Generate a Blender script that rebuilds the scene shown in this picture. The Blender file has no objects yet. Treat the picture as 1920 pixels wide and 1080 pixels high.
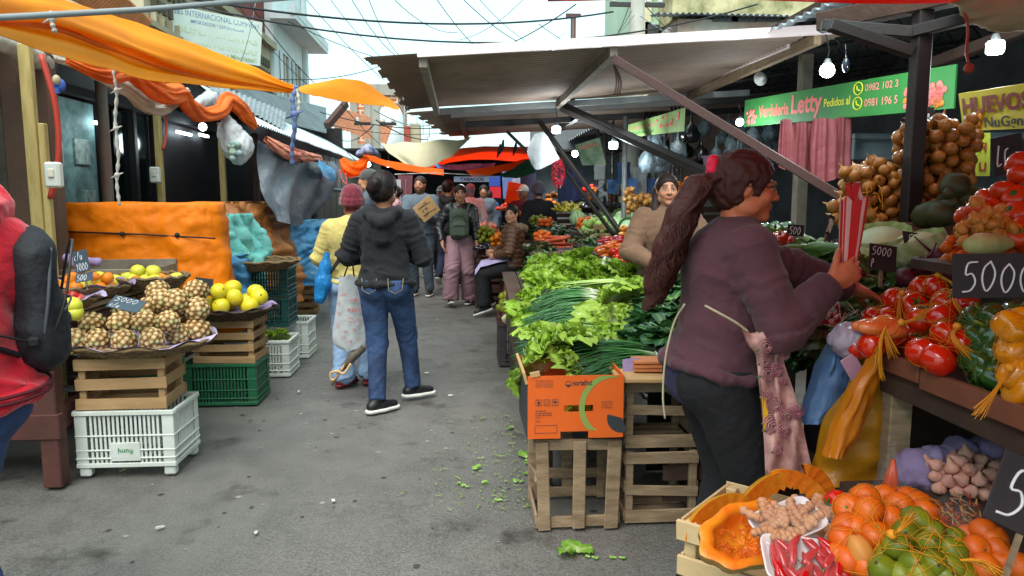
import bpy,math,random
import numpy as np
from mathutils import Vector,Matrix,Euler,noise
random.seed(7)
R=math.radians
sc=bpy.context.scene
COL=sc.collection
CAM=Vector((0,0,1.45));PITCH=R(7.0);YAW=R(3.97);FPX=1370.0
cd=bpy.data.cameras.new('camera');cam=bpy.data.objects.new('camera',cd);COL.objects.link(cam)
cam.location=CAM;cam.rotation_euler=(R(90)-PITCH,0,-YAW)
cd.sensor_width=36;cd.lens=36*FPX/1920;cd.clip_end=500;cd.clip_start=.05
sc.camera=cam
w=bpy.data.worlds.new('World');sc.world=w;w.use_nodes=True
nt=w.node_tree;nt.nodes.clear()
out=nt.nodes.new('ShaderNodeOutputWorld');bg=nt.nodes.new('ShaderNodeBackground')
sky=nt.nodes.new('ShaderNodeTexSky');sky.sky_type='NISHITA';sky.sun_disc=False
sky.sun_elevation=R(58);sky.sun_rotation=R(200);sky.dust_density=3;sky.air_density=1.0
mixn=nt.nodes.new('ShaderNodeMix');mixn.data_type='RGBA'
tc=nt.nodes.new('ShaderNodeTexCoord');nz=nt.nodes.new('ShaderNodeTexNoise');nz.inputs['Scale'].default_value=1.6
nz.inputs['Detail'].default_value=4
rp=nt.nodes.new('ShaderNodeValToRGB')
rp.color_ramp.elements[0].position=.3;rp.color_ramp.elements[0].color=(2.0,3.25,3.3,1)
rp.color_ramp.elements[1].position=.75;rp.color_ramp.elements[1].color=(2.45,3.5,3.5,1)
nt.links.new(tc.outputs['Generated'],nz.inputs['Vector']);nt.links.new(nz.outputs['Fac'],rp.inputs['Fac'])
mixn.inputs['Factor'].default_value=.88
nt.links.new(sky.outputs['Color'],mixn.inputs['A']);nt.links.new(rp.outputs['Color'],mixn.inputs['B'])
nt.links.new(mixn.outputs['Result'],bg.inputs['Color']);bg.inputs['Strength'].default_value=.1
nt.links.new(bg.outputs['Background'],out.inputs['Surface'])
sl=bpy.data.lights.new('sun','SUN');sl.energy=1.5;sl.angle=R(60);sl.color=(1,.97,.92)
sun=bpy.data.objects.new('sun',sl);COL.objects.link(sun)
sun.rotation_euler=(R(32),0,R(-20))
sc.view_settings.view_transform='Standard';sc.view_settings.look='None'
sc.view_settings.exposure=2.15;sc.view_settings.gamma=1
sc.cycles.max_bounces=8;sc.cycles.diffuse_bounces=4;sc.cycles.glossy_bounces=3
sc.cycles.transparent_max_bounces=12;sc.cycles.use_denoising=True
def ray(px,py):
 dx=(px-960)/FPX;dy=(540-py)/FPX
 v=Vector((dx,math.cos(PITCH)+dy*math.sin(PITCH),-math.sin(PITCH)+dy*math.cos(PITCH)))
 c,s=math.cos(-YAW),math.sin(-YAW)
 return Vector((c*v.x-s*v.y,s*v.x+c*v.y,v.z))
def P(px,py,Y):v=ray(px,py);return CAM+v*(Y/v.y)
def PX(px,py,X):v=ray(px,py);return CAM+v*(X/v.x)
def G(px,py,z=0):v=ray(px,py);return CAM+v*((z-CAM.z)/v.z)
def C(h,a=1):
 h=h.lstrip('#');o=[]
 for i in(0,2,4):
  x=int(h[i:i+2],16)/255;o.append(x/12.92 if x<=.04045 else((x+.055)/1.055)**2.4)
 return(*o,a)
MATS={}
def mat(name,col,rough=.6,n=None,b=None,c2=None,spec=.4,trans=0,metal=0,emit=0,attr=False,coat=0,stretch=None,
  film=0,sheen=0,alpha=1,n2=None,tint=None,sss=0,cr=None):
 """n=(scale, contrast) colour noise towards c2; b=(scale, strength) bump; trans = translucency; film = see-through plastic"""
 if name in MATS:return MATS[name]
 m=bpy.data.materials.new(name);m.use_nodes=True;t=m.node_tree;N=t.nodes;L=t.links
 p=N['Principled BSDF'];p.inputs['Roughness'].default_value=rough;p.inputs['Metallic'].default_value=metal
 p.inputs['Specular IOR Level'].default_value=spec;p.inputs['Coat Weight'].default_value=coat
 p.inputs['Coat Roughness'].default_value=.15
 p.inputs['Sheen Weight'].default_value=sheen
 if sss:
  p.inputs['Subsurface Weight'].default_value=sss;p.inputs['Subsurface Radius'].default_value=(.02,.008,.004)
 c=C(col)if isinstance(col,str)else(*col,1)
 tcn=N.new('ShaderNodeTexCoord');src=tcn.outputs['Object']
 if stretch:
  mp=N.new('ShaderNodeMapping');mp.inputs['Scale'].default_value=stretch;L.new(src,mp.inputs['Vector']);src=mp.outputs['Vector']
 base=None
 if attr:
  a=N.new('ShaderNodeAttribute');a.attribute_name='Col';base=a.outputs['Color']
 if n or n2:
  k=C(c2)if isinstance(c2,str)else tuple(x*.55 for x in c[:3])+(1,)
  for(q,kk)in((n,k),(n2,tuple(x*.6 for x in c[:3])+(1,))):
   if not q:continue
   t1=N.new('ShaderNodeTexNoise');t1 .inputs['Scale'].default_value=q[0];t1 .inputs['Detail'].default_value=6
   t1 .inputs['Roughness'].default_value=.62
   L.new(src,t1 .inputs['Vector'])
   r=N.new('ShaderNodeMapRange');r.inputs['From Min'].default_value=.38;r.inputs['From Max'].default_value=.68
   r.inputs['To Max'].default_value=q[1];L.new(t1 .outputs['Fac'],r.inputs['Value'])
   mx=N.new('ShaderNodeMix');mx.data_type='RGBA'
   if base is None:mx.inputs['A'].default_value=c
   else:L.new(base,mx.inputs['A'])
   if attr and not c2:
    mx.blend_type='MULTIPLY';mx.inputs['B'].default_value=(.55,.55,.55,1)
   else:mx.inputs['B'].default_value=kk
   L.new(r.outputs['Result'],mx.inputs['Factor']);base=mx.outputs['Result']
 if base is None:p.inputs['Base Color'].default_value=c
 else:L.new(base,p.inputs['Base Color'])
 if b:
  t2=N.new('ShaderNodeTexNoise');t2 .inputs['Scale'].default_value=b[0];t2 .inputs['Detail'].default_value=7
  L.new(src,t2 .inputs['Vector']);bn=N.new('ShaderNodeBump');bn.inputs['Strength'].default_value=b[1]
  bn.inputs['Distance'].default_value=b[2]if len(b)>2 else.01
  L.new(t2 .outputs['Fac'],bn.inputs['Height']);L.new(bn.outputs['Normal'],p.inputs['Normal'])
 if cr:
  vo=N.new('ShaderNodeTexVoronoi');vo.inputs['Scale'].default_value=cr[0];vo.inputs['Randomness'].default_value=1
  nw=N.new('ShaderNodeTexNoise');nw.inputs['Scale'].default_value=cr[0]*.6;L.new(src,nw.inputs['Vector'])
  ad=N.new('ShaderNodeMix');ad.data_type='RGBA';ad.inputs['Factor'].default_value=.25;L.new(src,ad.inputs['A']);L.new(nw.outputs['Color'],ad.inputs['B']);L.new(ad.outputs['Result'],vo.inputs['Vector'])
  b2=N.new('ShaderNodeBump');b2 .inputs['Strength'].default_value=cr[1];b2 .inputs['Distance'].default_value=.25/cr[0];L.new(vo.outputs['Distance'],b2 .inputs['Height'])
  if b:L.new(bn.outputs['Normal'],b2 .inputs['Normal'])
  L.new(b2 .outputs['Normal'],p.inputs['Normal'])
 if emit:
  p.inputs['Emission Color'].default_value=c;p.inputs['Emission Strength'].default_value=emit
 sh=p.outputs['BSDF'];om=N['Material Output']
 if trans:
  tr=N.new('ShaderNodeBsdfTranslucent')
  if base is None:tr.inputs['Color'].default_value=C(tint)if tint else c
  else:L.new(base,tr.inputs['Color'])
  if tint:
   for l in list(tr.inputs['Color'].links):L.remove(l)
   tr.inputs['Color'].default_value=C(tint)
  ms=N.new('ShaderNodeMixShader');ms.inputs[0].default_value=trans
  L.new(sh,ms.inputs[1]);L.new(tr.outputs[0],ms.inputs[2]);sh=ms.outputs[0]
 if film:
  tp=N.new('ShaderNodeBsdfTransparent');tp.inputs['Color'].default_value=C(tint)if tint else(1,1,1,1)
  ms=N.new('ShaderNodeMixShader');ms.inputs[0].default_value=film
  L.new(sh,ms.inputs[1]);L.new(tp.outputs[0],ms.inputs[2]);sh=ms.outputs[0]
 L.new(sh,om.inputs['Surface'])
 MATS[name]=m;return m
def M(k):return MATS[k]
def _h(i,j,k,s):
 n=(i*374761393+j*668265263+k*2147483647+s*974634777)&0xffffffff
 n=((n^(n>>13))*1274126177)&0xffffffff
 return((n^(n>>16))&0xffff)/65535.0
def vn(p,s=0):
 p=np.asarray(p,float);f=np.floor(p).astype(np.int64);t=p-f;t=t*t*(3-2*t);r=0
 for a in(0,1):
  for b_ in(0,1):
   for c_ in(0,1):
    wgt=(t[...,0]if a else 1-t[...,0])*(t[...,1]if b_ else 1-t[...,1])*(t[...,2]if c_ else 1-t[...,2])
    r=r+wgt*_h(f[...,0]+a,f[...,1]+b_,f[...,2]+c_,s)
 return r
def fbm(p,o=3,s=0):
 p=np.asarray(p,float);r=0;a=.5;z=0
 for i in range(o):r=r+a*vn(p,s+i);z+=a;a*=.5;p=p*2.03+11.3
 return r/z
def ridge(p,o=2,s=0):return 1-np.abs(2*fbm(p,o,s)-1)
def rotm(r):
 if r is None:return Matrix.Identity(3)
 if isinstance(r,Matrix):return r.to_3x3()
 return Euler(r).to_matrix()
def frame(d,up=(0,0,1)):
 d=Vector(d).normalized();u=Vector(up)
 if abs(d.dot(u))>.98:u=Vector((1,0,0))
 s=d.cross(u).normalized();u=s.cross(d)
 return s,u,d
class MB:
 def __init__(s):s.v=[];s.f=[];s.m=[];s.sm=[];s.c=None
 def add(s,vs,fs,mi=0,smooth=False):
  o=len(s.v);s.v.extend([tuple(x)for x in vs]);s.f.extend([tuple(i+o for i in f)for f in fs])
  s.m.extend([mi]*len(fs));s.sm.extend([smooth]*len(fs));return s
 def box(s,c,d,r=None,mi=0,j=0,bev=0):
  m=rotm(r);c=Vector(c);x,y,z=d[0]/2,d[1]/2,d[2]/2
  J=lambda:random.uniform(-j,j)
  if bev:
   b=min(bev,x*.8,y*.8,z*.8);vs=[];key={}
   for sx in(-1,1):
    for sy in(-1,1):
     for sz in(-1,1):
      jj=(J(),J(),J())
      for ax in range(3):
       q=[sx*(x-b),sy*(y-b),sz*(z-b)];q[ax]=(sx*x,sy*y,sz*z)[ax]
       key[(sx,sy,sz,ax)]=len(vs);vs.append(c+m@Vector([q[i]+jj[i]for i in range(3)]))
   fs=[]
   for ax in range(3):
    o1,o2=[a for a in range(3)if a!=ax]
    for sg in(-1,1):
     q=[]
     for(p1,p2)in((-1,-1),(1,-1),(1,1),(-1,1)):
      k=[0,0,0];k[ax]=sg;k[o1]=p1;k[o2]=p2;q.append(key[(*k,ax)])
     fl=(sg>0)!=(ax==1)
     fs.append(q if fl else q[::-1])
    for p1 in(-1,1):
     for p2 in(-1,1):
      k1=[0,0,0];k1[o1]=p1;k1[o2]=p2;k1[ax]=-1;k2=list(k1);k2[ax]=1
      q=[key[(*k1,o1)],key[(*k2,o1)],key[(*k2,o2)],key[(*k1,o2)]]
      fs.append(q if(p1*p2>0)==(ax!=1)else q[::-1])
   for sx in(-1,1):
    for sy in(-1,1):
     for sz in(-1,1):
      q=[key[(sx,sy,sz,a)]for a in range(3)]
      fs.append(q if sx*sy*sz>0 else q[::-1])
   return s.add(vs,fs,mi)
  vs=[c+m@Vector((a*x+J(),b*y+J(),e*z+J()))for a in(-1,1)for b in(-1,1)for e in(-1,1)]
  return s.add(vs,[(0,1,3,2),(4,6,7,5),(0,4,5,1),(2,3,7,6),(0,2,6,4),(1,5,7,3)],mi)
 def bar(s,a,b,w,h,up=(0,0,1),mi=0,bev=0,j=0):
  a=Vector(a);b=Vector(b);sd,u,d=frame(b-a,up)
  return s.box((a+b)/2,(w,(b-a).length,h),Matrix((sd,d,u)).transposed(),mi,j,bev)
 def tube(s,pts,r,n=8,mi=0,cap=True,smooth=True,flat=1.0):
  pts=[Vector(p)for p in pts];k=len(pts);rr=r if isinstance(r,(list,tuple))else[r]*k
  vs=[];fs=[];prev=None
  for i,p in enumerate(pts):
   d=(pts[min(i+1,k-1)]-pts[max(i-1,0)])
   if d.length<1e-9:d=Vector((0,0,1))
   d.normalize()
   if prev is None:sd,u,_=frame(d)
   else:
    sd=prev-d*prev.dot(d)
    if sd.length<1e-5:sd,u,_=frame(d)
    sd.normalize();u=sd.cross(d)
   prev=sd
   for q in range(n):
    a=2*math.pi*q/n;vs.append(p+sd*(math.cos(a)*rr[i])+u*(math.sin(a)*rr[i]*flat))
  for i in range(k-1):
   for q in range(n):
    a=i*n+q;b=i*n+(q+1)%n;fs.append((a,b,b+n,a+n))
  if cap:fs.append(tuple(range(n-1,-1,-1)));fs.append(tuple(range((k-1)*n,k*n)))
  return s.add(vs,fs,mi,smooth)
 def lathe(s,prof,n=16,c=(0,0,0),r=None,mi=0,smooth=True,wob=None):
  c=Vector(c);m=rotm(r);vs=[];fs=[];rings=[]
  for(rad,z)in prof:
   if rad<1e-6:rings.append([len(vs)]);vs.append(c+m@Vector((0,0,z)))
   else:
    st=len(vs)
    for q in range(n):
     a=2*math.pi*q/n;k=wob(a,z)if wob else 1
     vs.append(c+m@Vector((math.cos(a)*rad*k,math.sin(a)*rad*k,z)))
    rings.append(list(range(st,st+n)))
  for a,b in zip(rings,rings[1:]):
   if len(a)==1 and len(b)==1:continue
   for q in range(n):
    q2=(q+1)%n
    if len(a)==1:fs.append((a[0],b[q2],b[q]))
    elif len(b)==1:fs.append((a[q],a[q2],b[0]))
    else:fs.append((a[q],a[q2],b[q2],b[q]))
  return s.add(vs,fs,mi,smooth)
 def ball(s,c,r,n=14,k=9,rot=None,mi=0,wob=None):
  if isinstance(r,(int,float)):r=(r,r,r)
  m=rotm(rot);c=Vector(c);o=MB()
  prof=[(math.sin(math.pi*i/k)if 0<i<k else 0,-math.cos(math.pi*i/k))for i in range(k+1)]
  o.lathe(prof,n,wob=wob)
  return s.add([c+m@Vector((v[0]*r[0],v[1]*r[1],v[2]*r[2]))for v in o.v],o.f,mi,True)
 def grid(s,pts,mi=0,smooth=True,flip=False):
  nu=len(pts);nv_=len(pts[0]);vs=[p for row in pts for p in row];fs=[]
  for i in range(nu-1):
   for j in range(nv_-1):
    q=(i*nv_+j,i*nv_+j+1,(i+1)*nv_+j+1,(i+1)*nv_+j);fs.append(q[::-1]if flip else q)
  return s.add(vs,fs,mi,smooth)
 def poly(s,pts,mi=0):return s.add(pts,[tuple(range(len(pts)))],mi)
 def text(s,body,size,origin,right,up,mi=0,ext=.001,width=None,align='LEFT',bold=0):
  me=text_mesh(body,bold);xs=[v[0]for v in me[0]]or[0];wd=max(xs)-min(xs)or 1
  sx=(width/wd)if width else size
  right=Vector(right).normalized();up=Vector(up).normalized();nn=right.cross(up);o=Vector(origin)
  x0=min(xs)+(wd/2 if align=='CENTER' else 0)
  return s.add([o+right*((v[0]-x0)*sx)+up*(v[1]*size)+nn*(v[2]*ext*20+ext)for v in me[0]],me[1],mi)
 def mesh(s,name,mats):
  me=bpy.data.meshes.new(name);me.from_pydata(s.v,[],s.f)
  for m_ in(mats if isinstance(mats,(list,tuple))else[mats]):me.materials.append(m_ if not isinstance(m_,str)else M(m_))
  me.polygons.foreach_set('material_index',s.m);me.polygons.foreach_set('use_smooth',s.sm)
  if s.c is not None:
   at=me.attributes.new('Col','FLOAT_COLOR','POINT')
   a=np.ones((len(s.v),4),np.float32);a[:,:3]=s.c;at.data.foreach_set('color',a.ravel())
  me.update();return me
 def build(s,name,mats,parent=None,world=True,loc=None,label=None):
  """world=True: vertices are world coordinates, brought into the parent's frame"""
  o=None
  if parent is not None and world:
   mt=Matrix.Identity(4);q=parent
   while q is not None:mt=q.matrix_basis@mt;q=q.parent
   inv=mt.inverted();s.v=[tuple(inv@Vector(v))for v in s.v]
  if parent is None and world:
   a=np.array(s.v);lo=a.min(0);hi=a.max(0);c=np.array(((lo[0]+hi[0])/2,(lo[1]+hi[1])/2,lo[2]))
   s.v=[tuple(x)for x in(a-c)];loc=tuple(c)
  o=bpy.data.objects.new(name,s.mesh(name,mats));COL.objects.link(o)
  if loc is not None:o.location=loc
  if parent is not None:o.parent=parent
  if label:o['label']=label
  return o
_txt={}
def text_mesh(body,bold=0):
 if(body,bold)in _txt:return _txt[(body,bold)]
 cu=bpy.data.curves.new('lettering','FONT');cu.body=body;cu.extrude=.02;cu.offset=bold;cu.resolution_u=3
 ob=bpy.data.objects.new('lettering',cu);COL.objects.link(ob)
 bpy.context.view_layer.update()
 me=bpy.data.meshes.new_from_object(ob);r=([tuple(v.co)for v in me.vertices],[tuple(p.vertices)for p in me.polygons])
 bpy.data.objects.remove(ob);bpy.data.curves.remove(cu);bpy.data.meshes.remove(me);_txt[(body,bold)]=r;return r
STK={'0':[[(.5,1),(.15,.75),(.1,.35),(.4,0),(.75,.25),(.85,.65),(.5,1)]],'5':[[(.9,1),(.3,.97),(.22,.58),(.6,.6),(.85,.35),(.6,.05),(.1,.0)]],'4':[[(.25,1),(.1,.45),(.9,.45)],[(.7,.8),(.65,0)]],'x':[[(.1,.6),(.8,.1)],[(.75,.65),(.1,.05)]],
 '1':[[(.3,.75),(.6,1),(.55,0)]],'2':[[(.1,.75),(.5,1),(.85,.75),(.1,0),(.95,.05)]],'3':[[(.1,.95),(.7,.9),(.4,.55),(.85,.3),(.1,0)]],'7':[[(.1,.95),(.9,.97),(.4,0)]],'P':[[(.2,0),(.25,1),(.8,.85),(.7,.55),(.25,.5)]],'L':[[(.5,1),(.1,.2),(.8,.25)]],
 'C':[[(.8,.8),(.3,.7),(.2,.2),(.8,.1)]],'c':[[(.8,.55),(.3,.5),(.2,.1),(.8,.1)]],'u':[[(.1,.6),(.15,.1),(.6,.1),(.7,.6)],[(.7,.6),(.75,0)]],'/':[[(.1,-.1),(.8,1.1)]]}
def chalk(m,s,o,w_,h_,r,seed=0):
 rn=random.Random(seed);n=len(s);o=Vector(o)
 for i,ch in enumerate(s):
  for st in STK.get(ch,[]):
   k=[o+Vector(((i+.08+x*.84+y*.18)/(n+.2)*w_,0,y*h_*rn.uniform(.94,1.04)+.03*h_*math.sin(i*2)))for x,y in st];m.tube(bez(k,4)if ch not in 'x4/' else k,r,5,flat=1)
def tag(o,label=None,cat=None,group=None,kind=None):
 if label:o['label']=label
 if cat:o['category']=cat
 if group:o['group']=group
 if kind:o['kind']=kind
 return o
def thing(name,label,cat,loc=(0,0,0),rz=0,group=None,rot=None):
 o=bpy.data.objects.new(name,None);COL.objects.link(o);o.empty_display_size=.05
 o.location=loc;o.rotation_euler=rot if rot else(0,0,rz);return tag(o,label,cat,group)
def solo(mb,name,mats,label,cat,group=None):return tag(mb.build(name,mats),label,cat,group)
def struct(mb,name,mats):return tag(mb.build(name,mats),kind='structure')
def kids(o):return[c for c in COL.objects if c.parent==o]if False else list(o.children)
def dup(o,loc=None,rot=None,scale=None,label=None,group=None,parent=None,top=True):
 c=o.copy();COL.objects.link(c);c.parent=parent
 if top:
  if loc is not None:c.location=loc
  if rot is not None:c.rotation_euler=rot
  if scale is not None:c.scale=scale if not isinstance(scale,(int,float))else(scale,)*3
  if label:c['label']=label
  if group:c['group']=group
 for k in kids(o):dup(k,parent=c,top=False)
 return c
def bez(p,n):
 """Catmull-Rom through points p"""
 p=[Vector(q)for q in p];q=[p[0]*2-p[1]]+p+[p[-1]*2-p[-2]];o=[]
 for i in range(1,len(q)-2):
  for k in range(n):
   t=k/n;a,b,c,d=q[i-1:i+3]
   o.append(.5*((2*b)+(c-a)*t+(2*a-5*b+4*c-d)*t*t+(3*b-a-3*c+d)*t**3))
 o.append(p[-1]);return o
def cat_line(a,b,sag,n=14):
 a=Vector(a);b=Vector(b);return[a.lerp(b,i/n)-Vector((0,0,sag*4*(i/n)*(1-i/n)))for i in range(n+1)]
class SDF:
 def __init__(s,lo,hi,h):
  lo,hi=np.minimum(lo,hi),np.maximum(lo,hi);s.h=h;s.lo=np.array(lo,float)-2*h;n=np.ceil((np.array(hi)-s.lo)/h).astype(int)+3
  s.d=np.full(n,.3,np.float32);s.ax=[s.lo[i]+h*np.arange(n[i])for i in range(3)]
 def reg(s,lo,hi,pad):
  sl=[];g=[]
  for i in range(3):
   a=max(0,int((lo[i]-pad-s.lo[i])/s.h));b=min(s.d.shape[i],int((hi[i]+pad-s.lo[i])/s.h)+2)
   if b<=a:b=a
   sl.append(slice(a,b));g.append(s.ax[i][a:b])
  return tuple(sl),g[0][:,None,None],g[1][None,:,None],g[2][None,None,:]
 def mix(s,sl,d,k,op):
  cur=s.d[sl]
  if cur.size==0:return
  k=max(k,1e-4)
  if op=='+':
   h=np.clip(.5+.5*(cur-d)/k,0,1);s.d[sl]=cur+(d-cur)*h-k*h*(1-h)
  else:
   d=-d;h=np.clip(.5-.5*(cur-d)/k,0,1);s.d[sl]=cur+(d-cur)*h+k*h*(1-h)
 def cap(s,a,b,ra,rb=None,k=.02,op='+',fl=None):
  rb=ra if rb is None else rb;a=np.array(a,float);b=np.array(b,float);r=max(ra,rb)
  ra=max(ra,.75*s.h)if op=='+' else ra;rb=max(rb,.75*s.h)if op=='+' else rb
  sl,x,y,z=s.reg(np.minimum(a,b)-r,np.maximum(a,b)+r,k+.04)
  f=fl or(1,1,1);ab=(b-a)*f;L=max((ab**2).sum(),1e-9)
  px,py,pz=(x-a[0])*f[0],(y-a[1])*f[1],(z-a[2])*f[2]
  t=np.clip((px*ab[0]+py*ab[1]+pz*ab[2])/L,0,1)
  d=np.sqrt((px-t*ab[0])**2+(py-t*ab[1])**2+(pz-t*ab[2])**2)-(ra+(rb-ra)*t)
  s.mix(sl,d/max(1,max(f)*.8),k,op);return s
 def chain(s,pts,rs,k=.02,**kw):
  for i in range(len(pts)-1):s.cap(pts[i],pts[i+1],rs[i],rs[i+1],k,**kw)
  return s
 def ell(s,c,r,rot=None,k=.02,op='+'):
  c=np.array(c,float);r=np.array(r if not isinstance(r,(int,float))else(r,)*3,float);m=r.max()
  sl,x,y,z=s.reg(c-m,c+m,k+.03);q=np.array(rotm(rot)).T
  X,Y,Z=x-c[0],y-c[1],z-c[2]
  p=[q[i,0]*X+q[i,1]*Y+q[i,2]*Z for i in range(3)]
  k0=np.sqrt(sum((p[i]/r[i])**2 for i in range(3)))+1e-9;k1=np.sqrt(sum((p[i]/r[i]**2)**2 for i in range(3)))+1e-9
  s.mix(sl,k0*(k0-1)/k1,k,op);return s
 def box(s,c,hs,rot=None,rd=.01,k=.02,op='+'):
  c=np.array(c,float);hs=np.array(hs,float);m=np.linalg.norm(hs)
  sl,x,y,z=s.reg(c-m,c+m,k+.03);q=np.array(rotm(rot)).T
  X,Y,Z=x-c[0],y-c[1],z-c[2]
  p=[np.abs(q[i,0]*X+q[i,1]*Y+q[i,2]*Z)-hs[i]+rd for i in range(3)]
  d=np.sqrt(sum(np.maximum(a,0)**2 for a in p))+np.minimum(np.maximum(np.maximum(p[0],p[1]),p[2]),0)-rd
  s.mix(sl,d,k,op);return s
 def cut(s,c,n,R_=None,k=.004):
  """keep the side the normal points away from"""
  n=np.array(n,float);n/=np.linalg.norm(n);c=np.array(c,float)
  if R_ is None:R_=99
  sl,x,y,z=s.reg(c-R_,c+R_,0)
  d=(x-c[0])*n[0]+(y-c[1])*n[1]+(z-c[2])*n[2]
  s.d[sl]=np.maximum(s.d[sl],d+0*s.d[sl]);return s
 def surf(s):
  d=s.d;sg=d<0;nx,ny,nz_=d.shape
  c=np.zeros((nx-1,ny-1,nz_-1),np.int8)
  offs=[(i,j,k)for i in(0,1)for j in(0,1)for k in(0,1)]
  for(i,j,k)in offs:c+=sg[i:nx-1+i,j:ny-1+j,k:nz_-1+k]
  act=np.argwhere((c>0)&(c<8));idx=-np.ones(c.shape,np.int64);idx[tuple(act.T)]=np.arange(len(act))
  dv=[d[act[:,0]+i,act[:,1]+j,act[:,2]+k]for(i,j,k)in offs]
  acc=np.zeros((len(act),3));cnt=np.zeros(len(act))
  for a in range(8):
   for b in range(a+1,8):
    df=[abs(offs[a][i]-offs[b][i])for i in range(3)]
    if sum(df)!=1:continue
    va,vb=dv[a],dv[b];cr=(va<0)!=(vb<0)
    t=np.where(cr,va/np.where(np.abs(va-vb)<1e-9,1,va-vb),0)
    for i in range(3):acc[:,i]+=np.where(cr,offs[a][i]+t*(offs[b][i]-offs[a][i]),0)
    cnt+=cr
  V=(act+acc/cnt[:,None])*s.h+s.lo;F=[]
  for ax in range(3):
   o1,o2=(ax+1)%3,(ax+2)%3;sh=list(d.shape);sh[ax]-=1
   a=[slice(None)]*3;b=[slice(None)]*3;a[ax]=slice(0,d.shape[ax]-1);b[ax]=slice(1,d.shape[ax])
   A=sg[tuple(a)];B=sg[tuple(b)];e=np.argwhere(A!=B)
   e=e[(e[:,o1]>0)&(e[:,o2]>0)&(e[:,o1]<d.shape[o1]-1)&(e[:,o2]<d.shape[o2]-1)]
   q=[]
   for(u,v)in((0,0),(-1,0),(-1,-1),(0,-1)):
    f=e.copy();f[:,o1]+=u;f[:,o2]+=v;q.append(idx[tuple(f.T)])
   q=np.stack(q,1);fl=A[tuple(e.T)];q[fl]=q[fl][:,::-1];q=q[:,::-1];F.append(q)
  return V,np.concatenate(F)
def normals(V,F):
 n=np.cross(V[F[:,2]]-V[F[:,0]],V[F[:,3]]-V[F[:,1]]);N=np.zeros_like(V)
 for i in range(4):np.add.at(N,F[:,i],n)
 return N/(np.linalg.norm(N,axis=1)[:,None]+1e-12)
def from_sdf(S,name,mats,parent=None,disp=None,color=None,world=False,label=None,cutz=None):
 V,F=S.surf();N_=normals(V,F)
 if disp is not None:V=V+N_*disp(V,N_)[:,None]
 me=bpy.data.meshes.new(name);me.from_pydata(V.tolist(),[],F.tolist())
 me.polygons.foreach_set('use_smooth',[True]*len(F))
 for m_ in(mats if isinstance(mats,(list,tuple))else[mats]):me.materials.append(M(m_)if isinstance(m_,str)else m_)
 if color is not None:
  at=me.attributes.new('Col','FLOAT_COLOR','POINT');a=np.ones((len(V),4),np.float32);a[:,:3]=color(V,N_)
  at.data.foreach_set('color',a.ravel())
 o=bpy.data.objects.new(name,me);COL.objects.link(o)
 if parent is not None:
  o.parent=parent
  if world:
   mt=Matrix.Identity(4);q=parent
   while q is not None:mt=q.matrix_basis@mt;q=q.parent
   me.transform(mt.inverted())
 elif world:
  c=np.array([(V[:,0].min()+V[:,0].max())/2,(V[:,1].min()+V[:,1].max())/2,V[:,2].min()])
  me.transform(Matrix.Translation(-Vector(c)));o.location=c
 if label:o['label']=label
 return o
# ================================================================ materials
mat('asphalt','#5a5854',.62,n=(1.1,.5),c2='#474644',b=(90,.55,.012),spec=.5,n2=(55,.35))
mat('concrete','#8f8a80',.85,n=(3,.6),c2='#6a655c',b=(30,.3))
mat('crate_wood','#b08d63',.75,n=(5,.6),c2='#86663f',b=(60,.35,.006),n2=(2.2,.3),stretch=(1,1,6))
mat('old_wood','#9b8468',.85,n=(6,.8),c2='#5c4632',b=(50,.5,.008),n2=(2.5,.5),stretch=(1,1,5))
mat('grey_wood','#8b8273',.85,n=(5,.8),c2='#5d564a',b=(60,.5,.006),stretch=(1,6,1))
mat('dark_wood','#4a342a',.8,n=(6,.8),c2='#2c1d17',b=(50,.5,.006),n2=(2,.3))
mat('table_wood','#553029',.75,n=(7,.8),c2='#3c2622',b=(60,.4,.006),n2=(2.5,.4))
mat('yellow_wood','#b3a066',.75,n=(6,.6),c2='#857443',b=(50,.3,.005),stretch=(6,6,1))
mat('black_metal','#1e1c1c',.5,n=(8,.5),c2='#2b1f1a',b=(40,.2),spec=.5)
mat('brown_metal','#40221d',.55,n=(9,.6),c2='#36211d',b=(50,.2),spec=.5)
mat('rust_pipe','#5b4f46',.65,n=(5,.8),c2='#5b2c1c',b=(40,.3),spec=.4)
mat('grey_metal','#8b8f90',.5,n=(4,.6),c2='#62625e',b=(20,.15),metal=.3)
mat('roof_under','#8f7c6e',.7,n=(3,.7),c2='#746458',b=(14,.2),n2=(.8,.3))
mat('roof_metal','#8f989d',.5,n=(2.5,.8),c2='#5f6568',b=(14,.2),metal=.2,n2=(9,.3))
mat('roof_bright','#b9c4c8',.5,n=(1.5,.6),c2='#8e999e',b=(10,.2))
mat('fascia','#d9c8c6',.45,n=(5,.3),spec=.4)
mat('white_plastic','#c9cfc8',.4,n=(6,.45),c2='#a9aca0',spec=.45)
mat('green_plastic','#1f6240',.4,n=(7,.5),c2='#174a31',spec=.45)
mat('teal_plastic','#1d4f4c',.42,n=(7,.5),c2='#163c3a',spec=.45)
mat('black_plastic','#3a3034',.45,n=(7,.5),c2='#2a2225',spec=.45)
mat('green_ink','#1d7a3c',.5);mat('white_ink','#e6e2e4',.8);mat('red_ink','#b3202c',.6);mat('dark_ink','#2b2b33',.6);mat('yellow_ink','#e3cf3a',.6)
mat('white_rubber','#d6d4ce',.6,n=(30,.3));mat('black_shoe','#17171a',.5,n=(20,.3));mat('red_shoe','#6f2226',.55,n=(12,.5))
mat('chalkboard','#232326',.7,n=(12,.6),c2='#38383b');mat('chalkboard_blue','#2d3f4b',.7,n=(10,.6),c2='#41535e')
mat('slate','#2a2325',.7,n=(12,.5),c2='#3a3032')
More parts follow.
